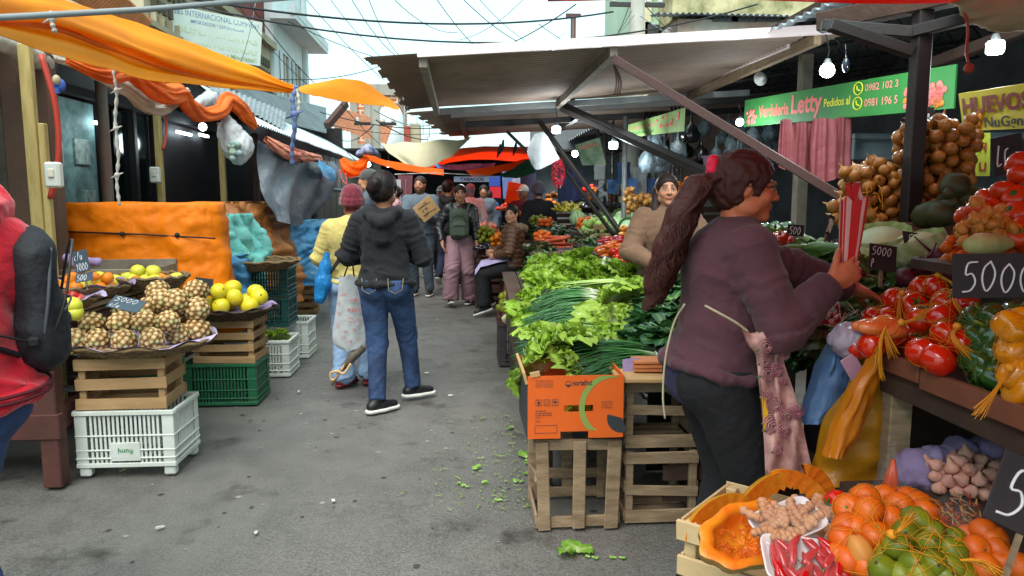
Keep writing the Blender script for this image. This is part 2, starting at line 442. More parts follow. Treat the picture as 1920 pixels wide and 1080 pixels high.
mat('tarp_orange','#f58605',.55,n=(3,.5),c2='#e07004',b=(34,.3,.006),trans=.25,spec=.3,cr=(7,.5))
mat('tarp_yellow','#ffb005',.5,n=(2,.5),c2='#f29408',b=(10,.3,.015),trans=.55,spec=.35)
mat('tarp_red','#e03010',.5,n=(2,.4),c2='#c8280c',b=(12,.3,.01),trans=.42,spec=.3)
mat('tarp_far','#ff7a14',.5,n=(2,.4),c2='#fa640c',b=(12,.3,.01),trans=.6,spec=.3,cr=(4,.3))
mat('tarp_grey','#5b636c',.38,n=(5,.6),c2='#434a52',b=(22,.6,.02),spec=.5,cr=(4,.3))
mat('tarp_blue','#3f86b8',.42,n=(4,.6),c2='#73b4d6',b=(24,.6,.02),spec=.45,trans=.1,cr=(4,.3))
mat('tarp_aqua','#62b8b0',.42,n=(5,.6),c2='#94d3cb',b=(24,.6,.02),spec=.45,trans=.1,cr=(4,.3))
mat('tarp_brown','#b0713c',.5,n=(5,.6),c2='#8c5328',b=(24,.6,.02),spec=.4,trans=.1,cr=(4,.3))
mat('tarp_green','#0f5a41',.45,n=(5,.5),b=(20,.4,.02),trans=.3)
mat('cloth_orange','#ea701c',.6,n=(5,.6),c2='#a83a14',b=(30,.5,.015),trans=.25)
mat('cloth_beige','#c8bfa0',.75,n=(3,.5),c2='#a59b7c',b=(25,.4,.01),trans=.35)
mat('cloth_white','#c9c2b6',.75,n=(5,.6),c2='#98907f',b=(30,.4,.01),trans=.3)
mat('rope_white','#b9b4ab',.8,n=(30,.6),b=(120,.6,.006));mat('rope_blue','#5e6f9a',.8,n=(30,.6));mat('rope_orange','#d88a2a',.7);mat('net_yellow','#d98d1a',.55)
mat('cable','#15171a',.6);mat('cable_pale','#7c8c94',.6)
mat('wall_red','#7d3b36',.85,n=(1.5,.5),c2='#6a2f2b',b=(20,.2));mat('wall_white','#d5dbdb',.85,n=(1,.6),c2='#b9c1c2',b=(20,.2))
mat('wall_beige','#b3a68a',.9,n=(1.3,.8),c2='#867a60',b=(12,.5),n2=(.7,.4));mat('wall_green','#a8bfa6',.85,n=(1,.6),c2='#8aa08a')
mat('wall_stain','#b8b5ac',.9,n=(1.1,.9),c2='#9a6a50',b=(12,.3),n2=(5,.3));mat('wall_pale','#bfc8c4',.9,n=(1.3,.7),c2='#9aa39f')
mat('window_dark','#3a3a38',.25,spec=.6);mat('terracotta','#b06f4c',.85,n=(6,.7),c2='#7f4a32',b=(30,.4))
mat('pole_concrete','#8f8f86',.85,n=(3,.6),c2='#6f6f67');mat('pillar_red','#a34a3c',.8,n=(3,.5))
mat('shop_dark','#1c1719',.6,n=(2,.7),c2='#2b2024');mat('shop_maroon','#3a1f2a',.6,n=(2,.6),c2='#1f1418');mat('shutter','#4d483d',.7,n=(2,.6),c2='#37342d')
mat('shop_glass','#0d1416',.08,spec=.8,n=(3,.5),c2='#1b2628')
mat('shop_teal','#7d9c98',.6,n=(6,.8),c2='#34464c')
mat('lamp_on','#e8fbff',.4,emit=5);mat('lamp_weak','#dff5ff',.4,emit=4);mat('white_glossy','#d8d8d4',.35)
mat('plastic_blue','#1f7fc0',.35,trans=.3,b=(30,.5,.02),spec=.5);mat('plastic_whitebag','#bcc0c3',.4,trans=.25,b=(16,.5,.02),spec=.5,n=(8,.3))
mat('plastic_film','#a8acac',.1,film=.92,b=(30,.6,.02),spec=.8);mat('plastic_clear','#b8c4c4',.18,film=.55,b=(24,.8,.03),spec=.7)
mat('plastic_pink','#8f4a4e',.5,trans=.3,b=(18,.4,.02));mat('plastic_yellow','#c98a1a',.3,trans=.3,b=(9,.5,.03),spec=.55,n=(4,.3));mat('plastic_paleblue','#5f7fae',.35,trans=.3,b=(14,.5,.02))
mat('paper_purple','#8d7aa0',.8,b=(14,.5,.02),n=(8,.3));mat('paper_lilac','#a99bc0',.75,b=(14,.4,.01))
mat('wicker','#8d7450',.8,n=(20,.8),c2='#4c3a26',b=(90,.9,.012),n2=(4,.4));mat('wicker_dark','#57452f',.85,n=(20,.8),c2='#33271a',b=(90,.9,.012))
mat('cardboard','#b08c5e',.8,n=(6,.4),b=(40,.15));mat('carton_orange','#cf5a14',.6,n=(7,.35),c2='#b94c10',b=(30,.12,.004));mat('carton_green','#7d8f45',.6);mat('carton_dark','#2e3336',.6)
mat('hoodie_red','#c80f28',.9,n=(9,.35),b=(24,.6,.014),sheen=.25,c2='#a00c1f');mat('hood_stripe','#5a1420',.9)
mat('hoodie_black','#15161b',.9,n=(8,.4),b=(24,.6,.014),sheen=.04,c2='#101116')
mat('jeans_blue','#1a2a48',.85,n=(4.2,.95),c2='#3b5884',b=(24,.6,.014),n2=(9,.4));mat('jeans_light','#7b96b8',.85,n=(3,.6),c2='#94abc6',b=(24,.6,.014))
mat('jeans_dark','#222c44',.85,n=(3,.5),b=(24,.6,.014));mat('knit_yellow','#b7a763',.9,n=(7,.35),b=(24,.6,.014),sheen=.08)
mat('plaid','#6b6a2c',.9,n=(30,.7),c2='#443f24');mat('jacket_blue','#47525f',.7,n=(6,.4),b=(60,.2));mat('sweat_grey','#56626d',.9,n=(7,.4),b=(24,.6,.014))
mat('trouser_grey','#4a5560',.85,n=(5,.4));mat('cloth_black','#17171b',.85,n=(8,.4),b=(24,.6,.014));mat('leather_black','#181b20',.38,n=(7,.4),b=(45,.4,.006),spec=.6)
mat('pants_pink','#8f6d74',.8,n=(5,.5),c2='#7a5a62',b=(24,.6,.014));mat('pack_green','#4a5444',.7,n=(9,.5),b=(24,.6,.014));mat('puffer_brown','#5a3a26',.5,n=(7,.4),b=(90,.3,.005))
mat('fur','#8a7058',.95,n=(60,.8),b=(160,.9,.01));mat('sweater_tan','#6e5340',.9,n=(7,.4),b=(24,.6,.014),sheen=.08);mat('vest_grey','#5b626e',.8,n=(12,.6))
mat('sweater_mauve','#502e36',.9,n=(6,.4),c2='#3e262e',b=(24,.6,.014),sheen=.08);mat('shirt_navy','#2b2a47',.85,n=(8,.4),b=(24,.6,.014));mat('pack_black','#191b21',.75,n=(8,.5),b=(24,.6,.014))
mat('maroon_shirt','#5c1c2c',.8);mat('lilac_cloth','#a79abf',.8,n=(9,.4));mat('scrunchie','#d8123e',.6,b=(60,.5,.01))
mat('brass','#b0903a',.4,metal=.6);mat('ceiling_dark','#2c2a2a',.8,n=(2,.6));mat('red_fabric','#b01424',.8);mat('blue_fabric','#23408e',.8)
# ================================================================ ground
def asphalt_mat():
 m=bpy.data.materials.new('wet_asphalt');m.use_nodes=True;t=m.node_tree;N=t.nodes;L=t.links;p=N['Principled BSDF']
 tc_=N.new('ShaderNodeTexCoord');s_=tc_.outputs['Object']
 def nz_(sc_,lo,hi,det=6):
  a=N.new('ShaderNodeTexNoise');a.inputs['Scale'].default_value=sc_;a.inputs['Detail'].default_value=det;a.inputs['Roughness'].default_value=.65;L.new(s_,a.inputs['Vector'])
  r=N.new('ShaderNodeMapRange');r.inputs['From Min'].default_value=lo;r.inputs['From Max'].default_value=hi;L.new(a.outputs['Fac'],r.inputs['Value']);return a,r.outputs['Result']
 def mx(a,b,f):
  q=N.new('ShaderNodeMix');q.data_type='RGBA'
  for k_,v_ in(('A',a),('B',b)):
   if isinstance(v_,str):q.inputs[k_].default_value=C(v_)
   else:L.new(v_,q.inputs[k_])
  L.new(f,q.inputs['Factor']);return q.outputs['Result']
 _,big=nz_(.8,.4,.62);_,mid=nz_(4,.42,.66);_,fine=nz_(95,.35,.7,3);_,spot=nz_(17,.66,.72,4);_,stain=nz_(2.3,.58,.7)
 v=N.new('ShaderNodeTexVoronoi');v.inputs['Scale'].default_value=130;L.new(s_,v.inputs['Vector'])
 c=mx('#555350','#63615d',big);c=mx(c,'#4a4845',mid);c=mx(c,'#77746f',fine);c=mx(c,'#3a3632',stain);c=mx(c,'#6f6a64',spot)
 L.new(c,p.inputs['Base Color'])
 r=N.new('ShaderNodeMapRange');r.inputs['To Min'].default_value=.5;r.inputs['To Max'].default_value=.28;L.new(mid,r.inputs['Value']);L.new(r.outputs['Result'],p.inputs['Roughness'])
 ad=N.new('ShaderNodeMath');ad.operation='ADD';L.new(fine,ad.inputs[0]);L.new(v.outputs['Distance'],ad.inputs[1])
 b=N.new('ShaderNodeBump');b.inputs['Strength'].default_value=.6;b.inputs['Distance'].default_value=.006;L.new(ad.outputs[0],b.inputs['Height']);L.new(b.outputs['Normal'],p.inputs['Normal'])
 return m
m=MB();n=60;xs=[-60,-30,-12]+[-6+i*.4 for i in range(31)]+[12,30,60];ys=[-20,-8]+[-2+i*.4 for i in range(62)]+[30,45,80,150]
m.grid([[(x,y,.012*(noise.noise((x*.5,y*.5,0)))*(1 if abs(x)<7 and y<24 else 0)-.012)for y in ys]for x in xs],flip=True)
struct(m,'road',asphalt_mat())
m=MB();rnd=random.Random(3)
for i in range(260):
 x,y=rnd.uniform(-1.6,.9),rnd.uniform(2.1,9);r=rnd.choice((.006,.008,.012,.016));k=rnd.randint(5,8);z=.012*noise.noise((x*.5,y*.5,0))-.012+.0025
 m.poly([(x+math.cos(6.283*q/k)*r*rnd.uniform(.6,1.3),y+math.sin(6.283*q/k)*r*rnd.uniform(.6,1.3),z)for q in range(k)],rnd.randint(0,1))
tag(m.build('grit',[mat('gum','#85827d',.8),mat('grit_dark','#3a3734',.8)]),'flat pale and dark specks of gum and grit pressed in the asphalt','grit',kind='stuff')
# ================================================================ far buildings
def wall_box(x0,x1,y0,y1,z0,z1,mt,parent,name='wall'):
 m=MB();m.box(((x0+x1)/2,(y0+y1)/2,(z0+z1)/2),(x1-x0,y1-y0,z1-z0));return m.build(name,mt,parent)
def windows(parent,rects,mt='window_dark',fr='wall_white',face='x',out_=1):
 for(a0,a1,z0,z1,p)in rects:
  m=MB();f=MB();q=.06
  def bx(mb,u0,u1,w0,w1,t0,t1):
   if face=='x':mb.box((p+out_*(t0+t1)/2,(u0+u1)/2,(w0+w1)/2),(abs(t1-t0),u1-u0,w1-w0))
   else:mb.box(((u0+u1)/2,p+out_*(t0+t1)/2,(w0+w1)/2),(u1-u0,abs(t1-t0),w1-w0))
  bx(f,a0-q,a0,z0-q,z1+q,.0,.06);bx(f,a1,a1+q,z0-q,z1+q,.0,.06);bx(f,a0,a1,z0-q,z0,.0,.08);bx(f,a0,a1,z1,z1+q,.0,.06);bx(f,(a0+a1)/2-.02,(a0+a1)/2+.02,z0,z1,.0,.04)
  w_=f.build('window',fr,parent);bx(m,a0,a1,z0,z1,.0,.015);m.build('pane',mt,w_)
def corr(p00,p10,p01,p11,pitch=.076,amp=.011,n2=2,along='v',th=.0,ragged=0):
 """corrugated sheet p00..p10 (u, across the waves) and p01..p11"""
 p00,p10,p01,p11=map(Vector,(p00,p10,p01,p11));L=(p10-p00).length;nu=max(8,int(L/pitch*6));nn=(p10-p00).cross(p01-p00).normalized();rows=[]
 for i in range(nu+1):
  u=i/nu;rows.append([])
  for j in range(n2+1):
   v=j/n2;e=0
   if ragged and j==0:e=-ragged*(fbm(np.array([[u*7,0,3.]]),2)[0]-.3+.35*round(math.sin(u*L/pitch*.9)*.5+.5))
   q=p00 .lerp(p10,u).lerp(p01 .lerp(p11,u),v+e);rows[-1].append(q+nn*(amp*math.sin(2*math.pi*u*L/pitch)+.012*noise.noise(q*1.5)))
 return rows
b=thing('building','old beige facade with stained walls and a pierced block parapet, behind the trader sign','building',(-5.5,14,0))
wall_box(-6.5,-4.5,11.2,18.3,0,4.95,'wall_beige',b)
m=MB();m.box((-4.47,14.7,5.03),(.24,7.3,.16));m.box((-4.46,14.7,3.95),(.16,7.3,.08));m.build('cornice','wall_beige',b)
m=MB()
for i in range(32):
 for j in range(2):m.box((-4.48,11.5+i*.21,4.3+j*.27),(.05,.11,.17))
m.build('pierced_blocks',mat('recess','#5d5443',.9),b)
m=MB()
for i in range(24):m.box((-4.45,11.4+i*.29,2.7),(.08,.05,2.9))
m.build('pilaster','wall_beige',b)
b=thing('building','tall maroon red building rising behind the beige facade','building',(-5.5,16,5.3));wall_box(-6.4,-4.6,12.2,18.28,5.13,11,'wall_red',b)
m=MB();m.box((-4.58,15.6,9.2),(.1,5.2,.12));m.box((-4.58,15.6,7.6),(.1,5.2,.1));m.build('band','wall_red',b)
b=thing('building','white rendered building with two brown shuttered windows and a projecting canopy','building',(-5.5,20,0))
wall_box(-6.6,-4.42,18.32,22.4,0,11,'wall_white',b)
m=MB();m.box((-4.15,20.3,5.72),(.6,4.3,.14));m.box((-3.9,20.3,5.86),(.12,4.4,.2));m.build('canopy','wall_white',b)
windows(b,[(18.9,19.55,3.9,5.0,-4.4),(20.2,20.95,3.9,5.0,-4.4)],mat('shutter_brown','#8b7c66',.7))
m=MB();m.box((-4.36,21.7,5.4),(.1,.3,10.6));m.build('pilaster','wall_white',b)
b=thing('building','pale blue house with a barred window at the top left corner of the photo','building',(-8,12,0))
q0=P(205,40,14);q1=P(300,40,14);wall_box(q0 .x,q1 .x,14,16,0,9,'wall_white',b)
q0=P(215,2,13.98);q1=P(258,28,13.98)
windows(b,[(q0 .x,q1 .x,q1 .z,q0 .z+.3,13.99)],fr='grey_metal',face='y',out_=-1)
m=MB()
for i in range(7):m.bar((q0 .x+i*(q1 .x-q0 .x)/6,13.88,q1 .z-.05),(q0 .x+i*(q1 .x-q0 .x)/6,13.88,q0 .z+.3),.02,.02)
m.build('window_bars','black_metal',b)
b=thing('building','unfinished orange brick building with a grey concrete ring beam above the end of the street','building',(-3.5,36,0))
q0=P(655,160,36);q1=P(748,300,36)
def brick_mat():
 m=bpy.data.materials.new('brick');m.use_nodes=True;t=m.node_tree;p=t.nodes['Principled BSDF'];p.inputs['Roughness'].default_value=.9
 k=t.nodes.new('ShaderNodeTexBrick');k.inputs['Scale'].default_value=1.0;k.inputs['Color1'].default_value=C('#c07048');k.inputs['Color2'].default_value=C('#a85a38');k.inputs['Mortar'].default_value=C('#c9b9a6')
 k.inputs['Brick Width'].default_value=.5;k.inputs['Row Height'].default_value=.2;k.inputs['Mortar Size'].default_value=.03
 tc_=t.nodes.new('ShaderNodeTexCoord');mp=t.nodes.new('ShaderNodeMapping');mp.inputs['Rotation'].default_value=(R(90),0,0);t.links.new(tc_.outputs['Object'],mp.inputs['Vector']);t.links.new(mp.outputs['Vector'],k.inputs['Vector'])
 t.links.new(k.outputs['Color'],p.inputs['Base Color']);return m
wall_box(q0 .x,q1 .x,36,42,0,q0 .z-.45,brick_mat(),b)
m=MB();m.box(((q0 .x+q1 .x)/2,39,q0 .z-.2),(q1 .x-q0 .x+.3,6.3,.5));m.box(((q0 .x+q1 .x)/2,35.95,q0 .z-2.9),(q1 .x-q0 .x,.12,.35))
for i in range(4):m.box((q0 .x+.2+i*(q1 .x-q0 .x-.4)/3,35.94,(q0 .z-.7)/2),(.3,.14,q0 .z-.9))
m.build('concrete_frame','concrete',b)
windows(b,[(q0 .x+.9,q0 .x+1.4,q0 .z-2.4,q0 .z-1.2,35.98),(q1 .x-1.0,q1 .x-.5,q0 .z-2.4,q0 .z-1.2,35.98)],face='y',out_=-1,fr='concrete')
b=thing('building','low cream house with a sagging terracotta tiled roof beyond the metal awning','building',(-4,21,0))
q0=P(612,238,21);q1=P(712,275,21);wall_box(q0 .x,q1 .x-.2,21.2,24,0,q1 .z-.1,'wall_beige',b)
m=MB();rows=[]
for i in range(80):
 u=i/79;rows.append([Vector((q0 .x+(q1 .x-q0 .x+.2)*u,20.8+v*2.2,q0 .z*(1-u)+q1 .z*u+.05+v*.75+.015*math.sin(i*math.pi/2.5)+.02*noise.noise((u*9,v*5,0))))for v in(0,.33,.66,1)])
m.grid(rows);m.build('roof','terracotta',b);windows(b,[(q1 .x-1.1,q1 .x-.6,q1 .z-1.0,q1 .z-.5,21.19)],face='y',out_=-1,fr='wall_beige')
b=thing('building','white distant building with antennas between the utility pole and the red pillar','building',(-3,33,0))
q0=P(698,222,33);q1=P(800,265,33);wall_box(q0 .x,q1 .x,33,35,0,q1 .z+.3,'wall_white',b);wall_box(q0 .x+.3,q0 .x+1.0,33.2,35,q1 .z+.3,q0 .z+.3,'wall_pale',b,'stair_tower')
m=MB()
for i in range(9):
 x=q0 .x+.3+i*.27;m.tube([(x,33.3,q1 .z+.2),(x,33.3,q1 .z+.9+(i*37%5)*.22)],.02,5)
m.build('antenna','cable_pale',b)
b=thing('water_tank','rounded white water tank on a roof beyond the wires','water tank',(P(735,240,30).x,30,0))
m=MB();c_=P(733,233,30);m.lathe([(0,-1.1),(.45,-1.1),(.5,-.9),(.5,.3),(.36,.62),(.1,.74),(0,.75)],16,c=c_);m.build('tank','wall_white',b)
m=MB();m.box((c_.x,30,(c_.z-1.1)/2),(.7,.7,c_.z-1.1));m.build('base','wall_pale',b)
b=thing('building','narrow red painted tower beside the beige shade cloth','building',(P(763,250,28).x,28,0))
q0=P(757,236,28);q1=P(769,236,28);wall_box(q0 .x,q1 .x,28,29,0,q0 .z,'pillar_red',b);wall_box(q1 .x+.003,q1 .x+.35,28.05,29,0,q0 .z+.1,'wall_beige',b,'side_wall')
b=thing('building','pale green block with deep set windows above the long awning','building',(4.5,17,0))
q0=P(1202,0,16);q1=P(1268,80,16);wall_box(q0 .x,q1 .x,16,20,0,9.5,'wall_green',b)
m=MB();m.box((q1 .x+.02,15.96,4.7),(.32,.2,9.4));m.box((q0 .x+.1,15.96,4.7),(.2,.16,9.4));m.build('pilaster',mat('cream_paint','#cfc7a0',.8,n=(2,.4)),b)
for x_,y_ in((1222,62),(1248,48)):
 c_=P(x_,y_,15.97);m=MB();m.box((c_.x,15.95,c_.z-.1),(.34,.14,.62));wn=m.build('window','wall_green',b);m=MB();m.box((c_.x,15.87,c_.z-.1),(.24,.06,.5));m.build('pane','window_dark',wn)
b=thing('building','weathered building with rust stained plaster and a mossy corrugated ledge','building',(6,15,0))
q0=P(1272,0,14.5);q1=P(1560,80,14.5);wall_box(q0 .x,q1 .x,14.5,18,0,P(1300,36,14.5).z,'wall_stain',b);
zz=P(1300,28,14.5).z;wall_box(q0 .x,q1 .x,14.9,18,zz,zz+1.5,mat('moss_wall','#b3a983',.9,n=(3,.9),c2='#5d6038'),b,'upper_wall')
m=MB();m.grid(corr((q0 .x-.5,14.2,zz-.05),(q1 .x,14.2,zz-.05),(q0 .x-.5,14.9,zz+.06),(q1 .x,14.9,zz+.06),.12,.02));m.build('ledge','roof_metal',b)
m=MB()
for x_ in(1360,1395,1440):c_=P(x_,34,14.48);m.box((c_.x,14.48,c_.z),(.5,.05,.14))
m.build('vent','window_dark',b)
def upole(px,top,bot,Y,r,label):
 a=P(px,top,Y);p=thing('utility_pole',label,'utility pole',(a.x,a.y,0));m=MB();m.tube([(a.x,a.y,0),(a.x,a.y,a.z)],[r*1.25,r],10);m.build('shaft','pole_concrete',p)
 m=MB();m.bar((a.x-.5,a.y,a.z-.45),(a.x+.5,a.y,a.z-.45),.07,.07);m.build('crossarm','black_metal',p)
 for d in(-.42,0.2,.42):
  m=MB();m.lathe([(0,0),(.035,0),(.05,.03),(.03,.06),(.045,.09),(0,.12)],8,c=(a.x+d,a.y,a.z-.415));m.build('insulator','white_plastic',p)
 return a
upole(703,196,0,18,.11,'concrete utility pole tangled in cables above the end of the street');upole(1196,-40,0,13.5,.13,'grey utility pole standing against the pale green block')
m=MB();a=P(1075,31,14);m.tube([(a.x,a.y,3.0),tuple(a)],.05,8);m.box((a.x,a.y,a.z+.02),(.28,.05,.06));solo(m,'antenna_mast','brown_metal','short dark rusty mast poking above the long awning','mast')
# ================================================================ cables against the sky
rnd=random.Random(11)
def cable(p,q,Y0,Y1,sag,r,mt='cable',lab='dark overhead cable'):
 m=MB();m.tube(cat_line(P(*p,Y0),P(*q,Y1),sag,16),r,5);return solo(m,'cable',mt,lab,'cable','cables strung over the street')
cable((340,5),(1420,8),9,11,.5,.012,lab='thick cable sagging below the others from the maroon building to the top right');cable((300,-12),(1150,22),8.5,12,.25,.014,lab='thick black cable running just above the lowest sagging one')
CL=[((440,0),(640,190)),((470,10),(600,165)),((575,0),(720,150)),((620,0),(780,140)),((660,0),(770,118)),((690,-5),(765,112)),((540,40),(720,112)),((420,138),(710,125)),((740,0),(860,60)),
 ((860,-10),(1050,100)),((900,100),(1060,62)),((1180,10),(1120,88)),((1185,20),(1140,88)),((1190,28),(1108,92)),((900,0),(1010,88)),((1010,45),(1160,85)),((820,0),(900,95)),((600,210),(900,230)),((610,232),(880,240)),((620,240),(700,300)),
 ((700,205),(860,205)),((640,195),(745,292)),((980,0),(860,75)),((1080,8),(900,100)),((1200,30),(1420,75)),((1210,10),(1330,75)),((250,0),(640,240)),((480,0),(430,140)),((705,225),(800,262)),((700,235),(640,262))]
for i,(p,q)in enumerate(CL):
 cable(p,q,rnd.uniform(9,13),rnd.uniform(12,18),rnd.uniform(.03,.3),rnd.choice((.005,.006,.008)),rnd.choice(('cable','cable','cable_pale')),'thin cable criss-crossing the pale sky')
# ================================================================ left row: shopfront, posts, roofs
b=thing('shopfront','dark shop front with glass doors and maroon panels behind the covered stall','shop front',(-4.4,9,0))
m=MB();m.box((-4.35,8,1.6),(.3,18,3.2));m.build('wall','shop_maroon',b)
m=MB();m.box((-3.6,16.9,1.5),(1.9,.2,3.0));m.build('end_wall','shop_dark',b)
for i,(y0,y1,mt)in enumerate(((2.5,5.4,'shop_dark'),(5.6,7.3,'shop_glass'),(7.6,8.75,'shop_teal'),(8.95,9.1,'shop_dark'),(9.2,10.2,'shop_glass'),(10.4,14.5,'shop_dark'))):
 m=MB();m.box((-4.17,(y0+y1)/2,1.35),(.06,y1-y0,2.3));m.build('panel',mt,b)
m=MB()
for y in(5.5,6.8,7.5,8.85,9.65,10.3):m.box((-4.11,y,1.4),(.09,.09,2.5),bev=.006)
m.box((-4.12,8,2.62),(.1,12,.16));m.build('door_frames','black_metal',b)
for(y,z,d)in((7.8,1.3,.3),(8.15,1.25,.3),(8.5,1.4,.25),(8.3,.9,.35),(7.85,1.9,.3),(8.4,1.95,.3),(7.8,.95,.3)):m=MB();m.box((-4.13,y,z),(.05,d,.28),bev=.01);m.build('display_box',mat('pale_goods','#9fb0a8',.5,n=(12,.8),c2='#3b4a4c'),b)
for(px,py,wd)in((345,250,.55),(382,254,.38),(190,232,.3)):
 a=PX(px,py,-4.05);m=MB();m.box((a.x,a.y,a.z),(.03,wd,.035));tag(m.build('tube_lamp','lamp_weak'),'lit fluorescent tube glowing inside the dark shop, '+{345:'left of the round bulb',382:'below the round bulb',190:'beside the rusty pipe'}[px],'lamp','shop tubes')
a=PX(380,238,-3.9);m=MB();m.ball(a,.06);solo(m,'light_bulb','lamp_weak','round glowing bulb inside the dark left shop','light bulb')
for(q,e)in(((-3.75,8.2,2.1),1.5),((-3.7,10.6,2.2),2)):
 l=bpy.data.lights.new('tube_glow','POINT');l.energy=e;l.color=(.8,.95,1);l.shadow_soft_size=.15;o=bpy.data.objects.new('tube_glow',l);COL.objects.link(o);o.location=q
def post(px,X,z1,w_,mt,label,name='post',Y=None,z0=0):
 p=P(px,372,Y)if Y else PX(px,372,X);m=MB();m.box((p.x,p.y,(z0+z1)/2),(w_,w_,z1-z0),bev=.006);return solo(m,name,mt,label,'post')
m=MB();a=PX(35,372,-3.55);m.box((a.x,a.y,1.3),(.1,.3,2.6),bev=.01);solo(m,'door_jamb','grey_wood','grey upright jamb at the far left edge','post')
a=PX(62,372,-2.75);m=MB();m.box((a.x,a.y+.05,1.2),(.3,.12,2.4),bev=.01);solo(m,'wooden_post',mat('brown_board','#5f4a3d',.8,n=(5,.5),b=(40,.3)),'wide brown board post behind the woman in the red hoodie','post')
m=MB();p=PX(80,372,-2.6);m.box((p.x+.02,p.y-.1,1.18),(.07,.05,2.36),bev=.006);m.box((p.x+.075,p.y-.08,.95),(.04,.05,1.9),bev=.006)
solo(m,'wooden_post','yellow_wood','pale yellow timber batten fixed to the wide brown post','post')
m=MB();m.tube(bez([p+Vector((.11,-.1,.85)),p+Vector((.17,-.1,.55)),p+Vector((.165,-.1,.25)),p+Vector((.1,-.1,-.0))],8),.018,8);solo(m,'hose',mat('hose_red','#a8382a',.5),'red hose bowed out from the pale yellow batten','hose')
def sbox(px,py,X,lab):
 p=PX(px,py,X);t=thing('switch_box',lab,'switch box',p);m=MB();m.box(p,(.09,.06,.15),bev=.012);m.build('box','white_plastic',t);m=MB();m.box(p+Vector((0,-.034,.01)),(.035,.012,.05),bev=.004);m.build('switch',mat('beige_sw','#c9c4b4',.5),t)
sbox(101,328,-2.4,'white switch box on the yellow batten by the red hoodie');sbox(291,328,-2.88,'white switch box on the middle yellow post above the orange tarp')
p=PX(203,372,-3.0);m=MB();m.tube([(p.x,p.y,0),(p.x,p.y,2.5)],.045,12);solo(m,'pipe_post','rust_pipe','round rusty pipe post behind the orange tarp','post')
post(303,-2.9,2.35,.06,'yellow_wood','square yellowed timber post in the middle of the left row','wooden_post');post(420,-2.7,2.3,.06,'yellow_wood','slim yellowed timber post beside the hanging plastic bag','wooden_post');post(482,-2.55,2.25,.07,'dark_wood','dark timber post hidden beside the grey tarp','wooden_post')
m=MB();m.tube(bez([PX(303,200,-2.85),PX(311,225,-2.85),PX(311,255,-2.85),PX(306,280,-2.85)],6),.014,6);solo(m,'hose',M('hose_red'),'short red hose on the middle yellow post','hose')
m=MB();m.grid(corr((-1.9,6.9,2.14),(-1.9,15.5,2.14),(-3.0,8.6,2.78),(-3.4,15.5,3.0),.09,.012,4));solo(m,'awning_roof','roof_bright','long pale corrugated metal awning on the left of the street','awning')
m=MB();A_,B_,C_,D_=PX(440,160,-3.3),PX(612,202,-3.3),PX(462,212,-2.7),PX(612,250,-2.7)
m.grid(corr(C_,A_,D_,B_,.10,.014,3));solo(m,'roof_panel','roof_metal','darker grey ribbed metal panel leaning above the pale awning','roof panel')
m=MB();m.grid(corr(PX(395,168,-2.35),PX(530,245,-2.0),PX(390,150,-2.9),PX(535,210,-2.7),.09,.012,3));solo(m,'roof_panel','roof_metal','ribbed metal roof edge under the yellow tarp','roof panel')
m=MB();m.grid(corr(P(50,-40,5),P(265,62,8.2),P(150,-90,6),P(285,40,8.6),.09,.014,2));solo(m,'roof_panel',mat('fibre_orange','#b56a2a',.6,n=(4,.5),trans=.3),'dull orange corrugated sheet above the yellow tarp','roof panel')
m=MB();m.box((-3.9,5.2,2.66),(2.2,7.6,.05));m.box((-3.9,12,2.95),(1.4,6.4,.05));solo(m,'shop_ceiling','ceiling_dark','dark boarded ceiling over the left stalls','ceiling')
b=thing('shutter_wall','dark olive vertical board shutters beyond the grey tarp','shutters',(-2.4,16,0))
for i in range(14):
 m=MB();m.box((-2.35,12.4+i*.62,1.1),(.06,.57,2.2),bev=.012);m.build('board','shutter',b)
m=MB();m.bar((-2.29,12.2,1.62),(-2.29,21,1.62),.03,.04);m.build('rail','cable_pale',b)
m=MB();m.bar(P(613,236,11),P(648,195,11.5),.09,.09);solo(m,'roof_prop','brown_metal','slanted brown prop under the tail of the yellow tarp','prop')
# ================================================================ right row: long awning and market hall
roof_z=lambda x,y:2.35+(x+.55)*.068
def rp(x,y):return Vector((x,y,roof_z(x,y)))
b=thing('awning','long grey corrugated awning with a white front trim over the vegetable stall','awning',(1,6,2.3))
m=MB();m.grid(corr(rp(-.56,4.85),rp(-.49,7.6),rp(2.6,4.85),rp(2.6,7.6),.076,.011,24,ragged=.03));m.build('sheet','roof_under',b)
m=MB();m.bar(rp(-.27,4.82)+Vector((0,0,.0)),rp(2.45,4.82)+Vector((0,0,.0)),.03,.062);m.build('trim','fascia',b)
for x in(-.235,1.0,2.36):
 m=MB();m.bar(rp(x,4.84)-Vector((0,0,.055)),rp(x,7.6)-Vector((0,0,.055)),.05,.07);m.build('rafter','grey_wood' if x<2 else 'old_wood',b)
m=MB();m.bar(rp(-.25,7.62)-Vector((0,0,.05)),rp(3.0,7.62)-Vector((0,0,.05)),.06,.06);m.build('beam','grey_metal',b)
b=thing('awning','second ragged corrugated awning in shade beyond the long one','awning',(1,9,2.2))
m=MB();rq=lambda x,y:Vector((x,y,2.36+(x+.5)*.06));m.grid(corr(rq(-.48,8.0),rq(-.1,11.2),rq(4,8.0),rq(4,11.2),.076,.012,24,ragged=.04));m.build('sheet','roof_under',b)
for(x0,y0,x1,y1)in((-.1,8.0,4,8.0),(.0,9.2,4,9.2),(0,8,.1,11.2),(1.4,8,1.4,11.2)):
 m=MB();m.bar(rq(x0,y0)-Vector((0,0,.05)),rq(x1,y1)-Vector((0,0,.05)),.06,.07);m.build('beam','black_metal',b)
def brace(p,q,w_,mt,lab,h_=None):
 m=MB();m.bar(p,q,w_,h_ or w_,bev=.004);return solo(m,'brace',mt,lab,'brace')
